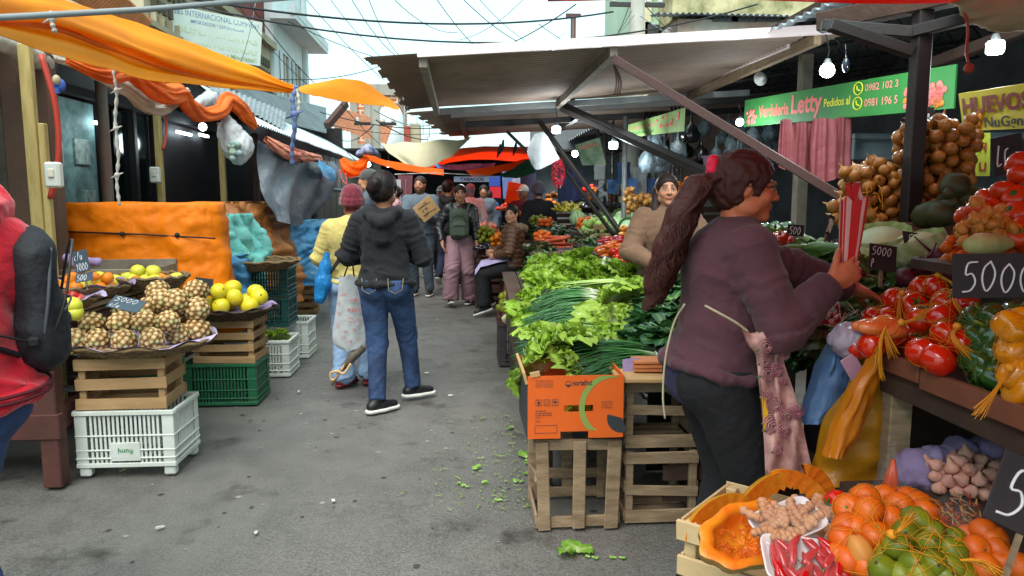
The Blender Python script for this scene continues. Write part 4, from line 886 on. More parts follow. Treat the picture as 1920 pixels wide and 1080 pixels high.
for i in range(6):m.box((-2.55,3.8+i*.36,.30),(.9,.1,.02),j=.003)
m.build('shelf','grey_wood',t)
m=MB()
for i in range(3):m.bar((-2.02+i*.02,3.75+i*.5,.87+i*.012),(-1.98,4.3+i*.9,.885),.05,.018,j=.003,bev=.002)
solo(m,'loose_batten','old_wood','loose battens laid along the edge of the brown table','batten')
t=thing('wooden_tray','weathered grey wooden tray box below the orange tarp','tray',(-2.25,4.85,.85));
m=MB();m.box((-2.3,4.85,.93),(.62,.02,.13),j=.003,bev=.003);m.box((-2.0,5.05,.935),(.02,.4,.13),j=.003,bev=.003);m.box((-2.3,5.25,.955),(.62,.02,.15),j=.003,bev=.003);m.build('side','grey_wood',t)
m=MB();m.box((-2.3,5.05,.90),(.6,.4,.015));m.build('base','grey_wood',t)
basket('flat wicker tray with blue string behind the price cards',(-2.62,4.75,.93),.27,.25,.05,mt='wicker',seed=8)
lump(B((125,482,4.2),(150,492,4.2),(185,490,4.2)),[.018,.024,.02],'crumpled_paper','paper_purple','crumpled purple paper behind the small price cards',cat='paper',seed=3)
basket('wicker tray of apples lined with lilac paper on the brown table',(-2.26,3.95,.87),.34,.26,.06,paper='paper_lilac',seed=3)
basket('wicker tray of oranges and quinces in the middle of the brown table',(-2.15,4.28,.90),.26,.22,.06,paper='paper_purple',seed=4)
basket('wicker basket of mixed citrus below the grey tray',(-1.98,4.62,.90),.29,.22,.075,mt='wicker',seed=6)
# ================================================================ fruit (one mesh per kind, each fruit an object)
def proto_fruit(nm,fn,mt):
 m=MB();fn(m)
 if not isinstance(mt,(list,tuple)):mt=[mt]
 return m.mesh(nm,mt)
mat('apple_red','#a31424',.3,n=(5,.6),c2='#c2543a',spec=.5,coat=.2);mat('orange_skin','#e07d0c',.42,n=(9,.35),b=(260,.3,.002),c2='#cf6206');mat('yellow_skin','#d2bc1e',.4,n=(5,.7),c2='#a9a82a',b=(160,.15,.002));mat('lemon_pale','#cfc63a',.42,n=(6,.6),c2='#a8b436')
mat('stem_brown','#4a3522',.8);mat('leaf_dark','#2f6b2a',.55,n=(8,.6),c2='#1f4d20',trans=.15);mat('lime_skin','#56650f',.38,n=(5,.8),c2='#94901c',b=(220,.25,.002));mat('mandarin','#d4620c',.42,n=(6,.6),c2='#b83d08',b=(240,.35,.002))
mat('tomato_red','#c81606',.16,n=(2.5,.4),c2='#d63a0a',spec=.6,coat=.3);mat('onion_skin','#b5772e',.36,n=(6,.9),c2='#83481c',spec=.5,stretch=(2,2,.4));mat('onion_gold','#c08a44',.32,n=(6,.7),c2='#8a4a1c',spec=.5,stretch=(2,2,.4));mat('persimmon','#cf3c10',.3,n=(3,.6),c2='#a82808',spec=.5)
def f_apple(m):m.lathe([(0,.018),(.012,.012),(.026,.022),(.036,.01),(.038,-.008),(.03,-.028),(.018,-.036),(.006,-.031),(0,-.03)][::-1],16);m.tube([(0,0,.015),(.003,0,.035)],.0016,5,mi=1)
def f_orange(m):m.ball((0,0,0),(.037,.037,.035),18,12);m.ball((0,0,.034),(.004,.004,.002),8,5,mi=1)
def f_quince(m):m.lathe([(0,-.038),(.014,-.04),(.034,-.026),(.04,-.005),(.034,.018),(.02,.036),(.01,.043),(0,.04)],16,wob=lambda a,z:1+.05*math.sin(3*a+z*40));m.tube([(0,0,.04),(.003,0,.054)],.002,5,mi=1)
def f_melon(m):m.ball((0,0,0),(.062,.062,.056),20,14,wob=lambda a,z:1+.012*math.sin(7*a));m.ball((0,0,.055),(.007,.007,.003),8,5,mi=1)
def f_tomato(m):
 m.lathe([(0,.026),(.01,.029),(.028,.03),(.043,.014),(.046,-.006),(.038,-.03),(.02,-.04),(0,-.041)][::-1],20,wob=lambda a,z:1+.03*math.sin(5*a)*(1 if z>-.02 else.3))
 for i in range(5):a=i*1.256;m.tube([(0,0,.03),(math.cos(a)*.014,math.sin(a)*.014,.034),(math.cos(a)*.024,math.sin(a)*.024,.029)],[.003,.003,.0008],5,mi=1)
def f_mandarin(m):m.lathe([(0,.022),(.006,.027),(.022,.025),(.033,.01),(.034,-.006),(.025,-.024),(.01,-.03),(0,-.028)][::-1],18,wob=lambda a,z:1+.015*math.sin(9*a));m.ball((0,0,.024),(.005,.005,.002),6,4,mi=1)
def f_lime(m):m.lathe([(0,.036),(.006,.033),(.018,.027),(.029,.01),(.03,-.006),(.02,-.025),(.007,-.033),(0,-.034)][::-1],16,wob=lambda a,z:1+.015*math.sin(5*a));m.ball((0,0,.035),(.004,.004,.0015),6,4,mi=1)
def f_onion(m):
 m.lathe([(0,-.036),(.006,-.035),(.026,-.028),(.038,-.006),(.036,.012),(.02,.026),(.008,.034),(.005,.05),(.002,.062),(0,.063)],16,wob=lambda a,z:1+.02*math.sin(11*a));
 for i in range(5):m.tube([(0,0,-.034),(math.cos(i*1.3)*.008,math.sin(i*1.3)*.008,-.043)],[.001,.0004],4,mi=1)
def f_persim(m):m.lathe([(0,.022),(.008,.025),(.03,.024),(.043,.008),(.042,-.008),(.028,-.026),(0,-.031)][::-1],18,wob=lambda a,z:1+.03*math.cos(4*a));m.ball((0,0,.024),(.014,.014,.003),8,4,mi=1)
def f_potato(m):m.ball((0,0,0),(.034,.025,.023),14,9,wob=lambda a,z:1+.07*math.sin(2*a+z*30));m.ball((.02,0,.012),.003,5,4)
FR={}
for(k_,fn,mt)in(('apple',f_apple,['apple_red','stem_brown']),('orange',f_orange,['orange_skin','stem_brown']),('quince',f_quince,['lemon_pale','stem_brown']),('melon',f_melon,['yellow_skin','stem_brown']),('tomato',f_tomato,['tomato_red','leaf_dark']),('mandarin',f_mandarin,['mandarin','leaf_dark']),('lime',f_lime,['lime_skin','stem_brown']),('onion',f_onion,['onion_skin','stem_brown']),('golden_onion',f_onion,['onion_gold','stem_brown']),('persimmon',f_persim,['persimmon','leaf_dark']),('potato',f_potato,[mat('potato_skin','#c8823a',.55,n=(9,.5),b=(120,.2,.002))])):
 FR[k_]=proto_fruit(k_,fn,mt)
def place(kind,p,s=1,label='',cat=None,group=None,rot=None,name=None,me=None,rn=random):
 o=bpy.data.objects.new(name or kind,me or FR[kind]);COL.objects.link(o);o.location=p;o.scale=(s,s,s)if not isinstance(s,tuple)else s
 o.rotation_euler=rot if rot is not None else(rn.uniform(-1.2,1.2),rn.uniform(-1.2,1.2),rn.uniform(0,6.28));return tag(o,label,cat or kind.replace('_',' '),group)
def pile(kind,c,rx,ry,r,n,label,group,hz=None,seed=0,slope=(0,0),jit=.15,s=1,rot=None,kinds=None,squash=.92,dome=1):
 """settle n balls of radius r in a dome over an ellipse; simple drop onto what lies below"""
 rn=random.Random(seed);done=[];k=0;tries=0
 while k<n and tries<6000:
  tries+=1;best=None
  for _ in range(14):
   a=rn.uniform(0,6.283);q=math.sqrt(rn.random());x,y=math.cos(a)*rx*q,math.sin(a)*ry*q;z=r+slope[0]*x+slope[1]*y
   for(X,Y,Z,rr)in done:
    d2=(X-x)**2+(Y-y)**2;m_=(r+rr)*squash
    if d2<m_*m_:z=max(z,Z+math.sqrt(m_*m_-d2))
   sc_=z+dome*.6*q*r*2
   if best is None or sc_<best[0]:best=(sc_,x,y,z)
  _,x,y,z=best;done.append((x,y,z,r));k+=1
  kd=kind
  lb,gr=label,group
  if kinds:kd,lb,gr=rn.choice(kinds)
  place(kd,(c[0]+x,c[1]+y,c[2]+z),s*rn.uniform(1-jit*.5,1+jit*.5),lb,None,gr,rot(rn)if rot else None,rn=rn)
 return done
pile('apple',(-2.26,3.95,.885),.26,.2,.037,26,'shiny red apple in the lilac lined tray','red apples on the left table',seed=2,kinds=[('apple','shiny red apple in the lilac lined tray','red apples on the left table')])
pile('orange',(-2.15,4.28,.915),.2,.17,.038,22,'','',seed=3,kinds=[('orange','round orange heaped beside the apples','oranges beside the apples'),('orange','round orange heaped beside the apples','oranges beside the apples'),('quince','pale yellow quince among the oranges','quinces among the oranges')])
pile('orange',(-1.98,4.62,.915),.22,.15,.036,17,'','',seed=4,kinds=[('orange','orange in the basket below the grey tray','citrus below the grey tray'),('quince','pale yellow fruit in the basket below the grey tray','yellow fruit below the grey tray'),('quince','pale yellow fruit in the basket below the grey tray','yellow fruit below the grey tray')])
pile('melon',(-1.66,5.22,.65),.24,.17,.057,18,'round yellow melon on the purple lined tray','yellow melons',seed=6,jit=.1)
for i in range(2):place('quince',P(138+i*4,572+i*14,3.75),1,'yellow fruit at the near edge of the apple tray','fruit','yellow fruit by the apples')
def f_pine():
 m=MB();rn=random.Random(4);cols=[];base=MB();m.ball((0,0,0),(.055,.055,.066),16,10);cols+=[C('#8a6434')[:3]]*len(m.v)
 N_=58
 for i in range(N_):
  z=1-2*(i+.5)/N_;r=math.sqrt(1-z*z);a=i*2.39996;d=Vector((r*math.cos(a),r*math.sin(a),z));p=Vector((d.x*.056,d.y*.056,d.z*.067));s_,u_,_=frame(d)
  o=len(m.v);m.poly;k=6;ring=[p+d*.001+(s_*math.cos(q*1.047)+u_*math.sin(q*1.047))*.0150 for q in range(k)];r2=[p+d*.006+(s_*math.cos(q*1.047)+u_*math.sin(q*1.047))*.0085 for q in range(k)];tip=p+d*.0085
  m.add(ring+r2+[tip],[(q,(q+1)%k,k+(q+1)%k,k+q)for q in range(k)]+[(k+q,k+(q+1)%k,2*k)for q in range(k)],0,True)
  c=C(rn.choice(('#c09a62','#cda870','#b0854e','#a39a62')))[:3];c2=C(rn.choice(('#e6d8b0','#dccb9c','#d2d2a4')))[:3];cols+=[tuple(x*.55 for x in c)]*k+[c]*k+[c2]
 m.c=np.array(cols);return m.mesh('pineapple',[mat('pine_skin','#ffffff',.65,attr=True,n=(60,.4),b=(90,.3,.003))])
FR['pineapple']=f_pine()
k=0;rn=random.Random(9)
for(row,y,z,xs)in((0,3.83,.725,(-1.98,-1.86,-1.735,-1.60)),(1,3.93,.80,(-1.93,-1.80,-1.67,-1.54)),(0,4.0,.72,(-1.53,)),(1,4.12,.84,(-1.86,-1.72,-1.58,-1.47)),(2,4.06,.90,(-1.62,-1.55)),(2,4.2,.93,(-1.70,-1.5)),(0,4.1,.72,(-1.47,))):
 for x in xs:place('pineapple',(x+rn.uniform(-.008,.008),y+rn.uniform(-.01,.01),z+rn.uniform(-.006,.006)),rn.uniform(.98,1.12),'trimmed pineapple stacked on the lilac paper tray',group='stacked pineapples',rot=(R(80)+rn.uniform(-.4,.4),rn.uniform(-.5,.5),rn.uniform(-.7,.7)))
t=MB();c=G(248,888);c.z=.02
for i in range(30):
 a=rn.uniform(-.5,.5);u=i/30;L=.11*(1-.3*u);b_=c+Vector((.05-u*.03,0,.01));d=Vector((-1,a*1.2,rn.uniform(-.05,.5))).normalized()
 t.tube([b_,b_+d*L*.5+Vector((0,0,.012)),b_+d*L+Vector((0,0,-.004))],[.008,.006,.0008],4,flat=.3)
solo(t,'pineapple_leaves',mat('crown_leaf','#5f7a50',.6,n=(14,.6),c2='#8a8f6a'),'cut pineapple crown lying in front of the white crate','pineapple top')
def card(label,px,py,Y,w_,h_,txt,tilt=(0,0,0),mt='chalkboard',stick=.1,yaw=0,nm='price_card',sz=None,extra=None):
 p=P(px,py,Y);t=thing(nm,label,'price card',p,rot=(tilt[0],tilt[1],tilt[2]));m=MB();m.box((0,0,0),(w_,.004,h_),bev=.001);m.build('board',mt,t,world=False)
 n_=len(txt)
 for i,tx in enumerate(txt):
  ww=w_*.86*(min(1,len(tx)/4.)if not sz else sz[i]);m=MB();chalk(m,tx,(-w_*.44,-.003,h_/2-(i+.86)*h_/n_),ww,h_/n_*.66,max(.0012,h_/n_*.021),i+int(px));m.build('lettering','white_ink',t,world=False)
 if stick:m=MB();m.box((0,.006,-h_/2-stick/2+.02),(.012,.006,stick+.04));m.build('stick','old_wood',t,world=False)
 return t
card('black price card reading 4x 5000 behind the yellow melons',382,537,5.15,.125,.115,('4x','5000'),(R(-8),R(6),R(-6)))
card('blue grey price card reading 5000 lying above the pineapples',237,570,3.72,.17,.085,('5000','c/u'),(R(-55),R(10),R(-12)),'chalkboard_blue',0,sz=(.9,.4));card('small blue grey card reading 1000 at the rear of the left table',152,490,4.1,.08,.12,('c/u','1000'),(R(-12),R(-14),0),'chalkboard_blue');card('small blue grey card reading 500 behind the apples',158,520,4.0,.09,.05,('500',),(R(-30),R(-10),0),'chalkboard_blue',0)
# ================================================================ leafy things
def leaf_pts(L,W,ruffle,freq,cup,rn,nu=9,nv_=11,droop=.3,ph=0):
 rows=[]
 for i in range(nu):
  u=i/(nu-1);w_=W*(.22+.78*math.sin(min(1,u*1.15)**.8*math.pi*.62))*(1 if u<.9 else 1-(u-.9)*3);r=[]
  for j in range(nv_):
   v=j/(nv_-1)*2-1;e=abs(v)**1.5*u+max(0,u-.75)*2
   x=v*w_*(1+.06*math.sin(u*freq*9+ph));y=L*u+.05*L*math.sin(v*freq*3+ph)*u
   z=cup*(v*v)*w_+ruffle*e*(math.sin(u*freq*13+v*2+ph)+math.sin(v*freq*9+u*5+ph*2))*.6-droop*L*u*u+.004*math.cos(v*3)
   r.append(Vector((x,y,z)))
  rows.append(r)
 return rows
def leafcol(nu,nv_,c0,c1,c2,rib=1):
 o=[]
 for i in range(nu):
  for j in range(nv_):
   u=i/(nu-1);v=abs(j/(nv_-1)*2-1);a=max(0,1-v*5)*(1-u*.8);b_=max(0,u-.0);k=min(1,(u*.7+v*.5));k2=min(1,a*rib+max(0,.2+.15*rib-u)*1.6*rib)
   o.append([c1[q]*(1-k)+c2[q]*k if False else(c1[q]*(1-k)+c2[q]*k)*(1-k2)+c0[q]*k2 for q in range(3)])
 return o
mat('lettuce','#ffffff',.45,attr=True,n=(30,.3),b=(50,.5,.006),trans=.3,spec=.45);mat('greens','#ffffff',.42,attr=True,n=(25,.4),b=(40,.4,.006),trans=.2,spec=.5);mat('scallion','#ffffff',.42,attr=True,n=(30,.25),spec=.5)
def head_mesh(seed,r=.13,n=26,kind='lettuce',up=True):
 rn=random.Random(seed);m=MB();cols=[];cc=[C(x)[:3]for x in(('#dfe3b0','#9dbb46','#84a92c')if kind=='lettuce' else('#ecefd0','#b7cc6c','#96b540')if kind=='white' else('#a9c78a','#3f7d2c','#2b6a22'))]
 for i in range(n):
  ly=i/n;a=i*2.4+rn.uniform(-.2,.2);el=(.15+1.15*ly)*(1 if up else.55)+rn.uniform(-.1,.1);L=r*(1.12-.45*ly)*rn.uniform(.9,1.1)
  p=leaf_pts(L,L*.46,.022*r/.13,1.6+rn.random(),.35,rn,droop=.45*(1-ly),ph=rn.uniform(0,6));rm=Matrix.Rotation(a,3,'Z')@Matrix.Rotation(el,3,'X')
  m.grid([[rm@q+Vector((0,0,.01*ly))for q in r_]for r_ in p]);cols+=leafcol(9,11,*cc,2 if kind=='white' else 1)
 if kind=='white':k=len(m.v);m.lathe([(.012,-.01),(.017,.0),(.016,.018),(.0,.02)],10);cols+=[C('#c9a77a')[:3]]*(len(m.v)-k)
 m.c=np.clip(np.array(cols)*np.array([rn.uniform(.92,1.05)for _ in range(1)])[:,None],0,1);return m.mesh('lettuce',[M('lettuce')])
LT=[head_mesh(i)for i in range(3)];LW=[head_mesh(10+i,.19,30,'white',False)for i in range(2)];LG=[head_mesh(20+i,.11,26,'dark')for i in range(2)]
FR['lettuce']=LT[0]
rn=random.Random(21)
def heads(meshes,spots,label,group,cat='lettuce',s=1,tilt=(-.5,0),name='lettuce',jz=.6):
 for i,p in enumerate(spots):place('lettuce',Vector(p)+Vector((0,0,rn.uniform(-.02,.035))),s*rn.uniform(.78,1.25),label,cat,group,(tilt[0]+rn.uniform(-jz,jz),tilt[1]+rn.uniform(-jz,jz),rn.uniform(0,6.3)),name,meshes[i%len(meshes)])
def spt(lst):return[P(*q)for q in lst]
t=thing('vegetable_stand','sloping plank stand under the lettuces and scallions','stand',(.9,4.5,0));zt=lambda y:.56+(y-3.4)*.115
m=MB()
for i in range(9):x=.38+i*.115;m.bar((x,3.42,zt(3.42)),(x,5.9,zt(5.9)),.105,.02)
m.build('top','dark_wood',t)
for(x,y)in((.42,3.55),(1.25,3.55),(.42,5.8),(1.25,5.8)):m=MB();m.box((x,y,zt(y)/2-.02),(.06,.06,zt(y)-.05));m.build('leg','dark_wood',t)
m=MB();m.box((.36,4.6,.5),(.02,2.3,.3),(R(6),0,0));m.build('side_board','dark_wood',t)
sp=[]
for r_,(y,Y,x0,x1,n)in enumerate(((515,5.75,1000,1150,8),(530,5.45,1000,1250,12),(548,5.15,998,1200,9),(500,5.95,1060,1110,3),(503,5.9,1010,1050,3))):
 for i in range(n):sp.append(P(x0+(x1-x0)*(i+.5)/n,y+rn.uniform(-3,3)+(4 if x0+(x1-x0)*i/n>1160 else 0),Y))
heads(LT,sp,'bright green curly lettuce in the rows at the back of the stand','curly lettuces in rows',tilt=(.5,0),s=1.0)
heads(LT,spt([(1003,590,4.7),(990,608,4.6),(1006,622,4.35),(1015,565,4.95),(990,575,5.1)]),'bright curly lettuce along the street edge of the stand','curly lettuces at the street edge',tilt=(.5,-.5),s=.95)
heads(LW,spt([(1150,572,4.15),(1210,578,4.2),(1185,608,3.95),(1145,620,3.9)]),'large pale lettuce lying with its cut core up in the middle','large pale lettuces in the middle',tilt=(.75,0),s=.82,jz=.2)
heads(LW,spt([(1043,668,3.42),(1060,700,3.32),(1015,706,3.36),(1085,655,3.6),(1024,648,3.7)]),'large pale lettuce with white core in the orange carton','large pale lettuces in the carton',tilt=(.75,0),s=.85,jz=.2)
heads(LT,spt([(982,716,3.35),(990,700,3.42),(1085,775,3.25)]),'curly green leaves poking from the orange carton','curly leaves in the carton',s=.5)
heads(LT,spt([(1165,650,3.75),(1120,655,3.7),(1215,600,4.1)]),'yellowing lettuce half under the scallions','yellowing lettuces by the scallions',s=.8)
m=MB()
for i in range(26):
 p=P(rn.uniform(1180,1205),rn.uniform(618,640),3.7);m.tube(bez([p,p+Vector((rn.uniform(.0,.06),-.04,rn.uniform(-.02,.05))),p+Vector((rn.uniform(.03,.14),-.06,rn.uniform(-.07,.02)))],4),.0035,5)
solo(m,'spring_roots',mat('root_white','#d8cbb6',.6,n=(30,.4)),'tangle of white roots above the front scallions','roots')
def bundle(a,b_,n,rad,label,seed=0,droop=.05,r0=.0042,spread=2.2,c=('#dfe3c4','#3f7a34','#25572c'),name='scallions',mt='scallion',cat='scallions',group=None,band=.12):
 rn=random.Random(seed);m=MB();a,b_=Vector(a),Vector(b_);d=b_-a;L=d.length;s_,u_,_=frame(d);cols=[];cc=[np.array(C(x)[:3])for x in c]
 for i in range(n):
  an=rn.uniform(0,6.28);q=math.sqrt(rn.random())*rad;o=s_*math.cos(an)*q+u_*math.sin(an)*q*.7;ln=rn.uniform(.8,1.12);k=7;pts=[]
  oe=o*spread+s_*rn.uniform(-.02,.02)+u_*rn.uniform(-.01,.02)
  for j in range(k):f=j/(k-1);pts.append(a+d*f*ln+o.lerp(oe,f)+Vector((0,0,-droop*f*f*rn.uniform(.5,1.2)+.03*math.sin(f*3))))
  n0=len(m.v);m.tube(pts,[r0*(1.1-.75*j/(k-1))for j in range(k)],5);g=rn.uniform(.7,1.25)
  for v_i in range(len(m.v)-n0):f=(v_i//5)/(k-1);cols.append((cc[0]*(1-min(1,f*3.2))+(cc[1]*(1-f)+cc[2]*f)*min(1,f*3.2))*g)
 if band:f=band;n0=len(m.v);m.tube([a+d*(f-.008),a+d*(f+.008)],rad*1.15,12,cap=False);cols+=[np.array(C('#cfe0d0')[:3])]*(len(m.v)-n0)
 m.c=np.clip(np.array(cols),0,1);return tag(m.build(name,mt),label,cat,group)
for i,(p0,p1)in enumerate((((1245,668,3.5),(1085,662,3.35)),((1246,682,3.42),(1092,690,3.2)),((1240,694,3.35),(1085,708,3.18)),((1246,676,3.38),(1080,678,3.28)),((1235,690,3.5),(1110,650,3.5)))):
 bundle(P(*p0),P(*p1),60,.04,'bunch of scallions lying across the front of the stand by the carton',30+i,group='scallion bunches at the front',droop=.04)
for i in range(8):
 y=565+i*13;Y=4.75-i*.16;bundle(P(1122+i*2,y-12,Y-.1),P(1000-i*3,y+4+i*2,Y-.2),60,.042,'bunch of scallions in the middle of the stand between lettuces',50+i,group='scallion bunches in the middle',droop=.05,r0=.005)
bundle(P(1235,540,4.9),P(1060,536,4.9),14,.03,'pale leek stalks laid behind the scallions',70,r0=.011,spread=1.1,c=('#c6d19a','#a9bf6a','#7fa24a'),name='leeks',cat='leeks',droop=0)
for i in range(3):bundle(P(1040+i*36,556,4.95),P(1020+i*40,566,4.75),60,.05,'dark herb bunch behind the scallions',75+i,r0=.0022,c=('#5d6f3a','#3f5a30','#2f4a2a'),name='herbs',cat='herbs',group='dark herb bunches',droop=.02,spread=1.6)
bundle(P(1205,690,3.3),P(1258,735,3.05),3,.012,'loose scallion leaf hanging over the board',80,r0=.006,droop=.02,band=0)
def oval_leaf_bunch(c,n,R0,label,seed,cols=('#7f9a52','#2f6230','#234f28'),group=None,name='greens',L=(.06,.1),cat='greens',up=.5):
 rn=random.Random(seed);m=MB();cl=[];cc=[C(x)[:3]for x in cols]
 for i in range(n):
  d=Vector((rn.gauss(0,1),rn.gauss(0,1),abs(rn.gauss(0,1))*up+.1)).normalized();p=Vector(c)+Vector((d.x*R0,d.y*R0,d.z*R0*.8))*rn.random()**.4;l_=rn.uniform(*L)
  q=leaf_pts(l_,l_*.42,.006,1.2,.25,rn,6,7,droop=.35,ph=rn.uniform(0,6));rm=Matrix.Rotation(math.atan2(-d.x,d.y),3,'Z')@Matrix.Rotation(rn.uniform(-.3,1.0),3,'X')@Matrix.Rotation(rn.uniform(-.6,.6),3,'Y')
  m.grid([[p+rm@k for k in r_]for r_ in q]);g=rn.uniform(.75,1.3);cl+=[[x*g for x in y]for y in leafcol(6,7,*cc)]
 m.c=np.clip(np.array(cl),0,1);return tag(m.build(name,'greens'),label,cat,group)
for i,(x,y,Y)in enumerate(((1255,540,4.4),(1240,575,4.0),(1262,590,3.8),(1235,612,3.75),(1258,640,3.5),(1225,640,3.6),(1275,560,4.0),(1275,610,3.7),(1195,555,4.6),(1270,525,4.6))):
 oval_leaf_bunch(P(x,y,Y),85,.11,'bunch of dark leafy greens beside the seller',90+i,group='dark leafy greens beside the seller')
for i,(x,y,Y)in enumerate(((1015,500,7.2),(1035,490,7.2),(1000,520,7.0),(985,560,6.4),(1055,505,7.0),(975,530,7.6),(992,545,6.5))):
 oval_leaf_bunch(P(x,y,Y),90,.14,'bunch of parsley standing behind the lettuce rows',120+i,cols=('#7fae4a','#3b8a2c','#2c7424'),group='parsley bunches',name='parsley',L=(.03,.06))
t=thing('fruit_carton','orange printed fruit carton filled with lettuce standing on a slatted crate','carton',(.48,3.2,.43));x0,x1,y0,y1,z0,z1=.275,.685,3.0,3.4,.432,.705;ct=.006
m=MB()
for(a,b_,c_,d_)in((x0,x0+.155,z0+.03,z1),(x0+.155,x0+.28,z0+.03,z0+.115),(x0+.155,x0+.28,z0+.145,z1),(x0+.28,x1,z0+.03,z1),(x0,x0+.14,z0,z0+.03),(x0+.26,x1,z0,z0+.03)):m.box(((a+b_)/2,y0,(c_+d_)/2),(b_-a,ct,d_-c_))
m.build('front_panel','carton_orange',t)
m=MB();m.box((x1,3.2,(z0+z1)/2),(ct,.4-ct,z1-z0));m.box(((x0+x1)/2,y1,(z0+z1)/2),(x1-x0,ct,z1-z0));m.box(((x0+x1)/2,3.2,z0+.035),(x1-x0-.01,.39,ct));m.build('rear_panel','carton_orange',t)
m=MB();m.box((x0-.002,3.2,(z0+z1)/2-.02),(ct,.4-ct,z1-z0-.05));m.build('side_panel','carton_dark',t)
m=MB();m.box((x0-.01,3.2,z1-.01),(.012,.4,.05),(0,R(-14),0));m.bar((x0+.01,y0+.0,z1+.004),(x0+.05,y0,z1+.012),.015,.02);m.build('top_flap','cardboard',t)
fy=y0-ct/2-.0012
def ring(cx,cz,r0,r1,a0,a1,n,mt,nm='printed_ring',y=fy):
 m=MB();m.grid([[Vector((cx+math.cos(a0+(a1-a0)*i/n)*r,y,cz+math.sin(a0+(a1-a0)*i/n)*r))for i in range(n+1)]for r in(r0,r1)]);return m.build(nm,mt,t)
m=MB();rows=[]
for i in range(25):
 a=R(88)+(R(255)-R(88))*i/24;rows.append([Vector((min(x1-.002,x0+.378+math.cos(a)*r),fy,max(z0+.034,min(z1-.002,z0+.135+math.sin(a)*r*.95))))for r in(.135,.16)])
m.grid(rows);m.build('printed_ring','carton_green',t)
ring(x0+.405,z0+.085,0,.065,R(165),R(292),14,'carton_dark','printed_disc')
ring(x0+.172,z1-.035,.011,.0135,0,6.2832,20,'carton_dark','logo_ring');ring(x0+.172,z1-.037,.0,.009,R(180),R(360),10,'carton_dark','logo_bowl')
m=MB();m.text('nortefrut',.034,(x0+.19,fy,z1-.042),(1,0,0),(0,0,1),ext=.0001,width=.085,bold=.02)
for i,s_ in enumerate(('Produto fresco','Industria e comercio','de frutas e legumes','Peso liquido')):m.text(s_,.0085,(x0+.033,fy,z1-.022-i*.0085),(1,0,0),(0,0,1),ext=.0001,width=.075)
m.text('MATURACAO',.012,(x0+.033,fy,z0+.118),(1,0,0),(0,0,1),ext=.0001,width=.045);m.text('CAT. 1',.014,(x0+.033,fy,z0+.088),(1,0,0),(0,0,1),ext=.0001,width=.028);m.text('LPN:',.013,(x0+.033,fy,z0+.072),(1,0,0),(0,0,1),ext=.0001,width=.02)
for i,s_ in enumerate(('Aproveite melhor','os nossos frutos','e conserve na','embalagem')):m.text(s_,.009,(x0+.315,fy,z0+.155-i*.0085),(1,0,0),(0,0,1),ext=.0001,width=.048)
m.build('lettering','carton_dark',t)
m=MB()
def frm(a,b_,c_,d_,q=.0016):
 for(u0,u1,v0,v1)in((a,b_,c_,c_+q),(a,b_,d_-q,d_),(a,a+q,c_+q,d_-q),(b_-q,b_,c_+q,d_-q)):m.box(((u0+u1)/2,fy-.0003,(v0+v1)/2),(u1-u0,.0006,v1-v0))
for i in range(3):frm(x0+.033+i*.035,x0+.06+i*.035,z0+.145,z0+.172)
for i in range(4):frm(x0+.033+i*.0175,x0+.0485+i*.0175,z0+.102,z0+.114)
frm(x0+.03,x0+.125,z0+.025,z0+.06)
c=(x0+.0465,fy-.0003,z0+.157);m.poly([(c[0]-.009,c[1],c[2]),(c[0]+.009,c[1],c[2]),(c[0],c[1],c[2]+.01)]);m.box((c[0],c[1],c[2]-.004),(.008,.0006,.008))
c=(x0+.0815,fy-.0003,z0+.158)
for i in range(8):m.bar(Vector(c)+Vector((math.cos(i*.785)*.004,0,math.sin(i*.785)*.004)),Vector(c)+Vector((math.cos(i*.785)*.009,0,math.sin(i*.785)*.009)),.0014,.0006)
c=(x0+.1165,fy-.0003,z0+.157);m.poly([Vector((c[0]+math.cos(a)*.009,c[1],c[2]+math.sin(a)*.009))for a in[i*math.pi/8 for i in range(9)]]);m.box((c[0],c[1],c[2]-.003),(.0014,.0006,.009))
m.build('printed_icons','carton_dark',t)
t=thing('wooden_crate','upturned slatted crate with three front boards under the orange carton','crate',(.5,3.25,0));mt='old_wood'
for(x,w_,z,h_,dy)in((.345,.055,.205,.40,0),(.505,.055,.21,.40,-.004),(.655,.06,.205,.40,0)):m=MB();m.box((x,3.035+dy,z),(w_,.014,h_),(0,R(1.2)*(x-.5)*10,0),bev=.003,j=.003);m.build('slat',mt,t)
for(z,y)in((.385,3.052),(.035,3.052),(.13,3.38),(.385,3.38),(.035,3.38)):m=MB();m.box((.50,y,z),(.37,.015,.05),(0,rn.uniform(-.02,.02),0),bev=.003);m.build('rail',mt,t)
for(x,y)in((.335,3.36),(.505,3.40),(.67,3.37)):m=MB();m.box((x,y,.2),(.05,.014,.39),bev=.003);m.build('slat',mt,t)
for(x)in(.318,.684):
 for z,r_ in((.05,.02),(.2,-.5),(.375,0)):m=MB();m.box((x,3.21,z),(.013,.33,.05),(r_*.5,0,0),bev=.003);m.build('side_slat',mt,t)
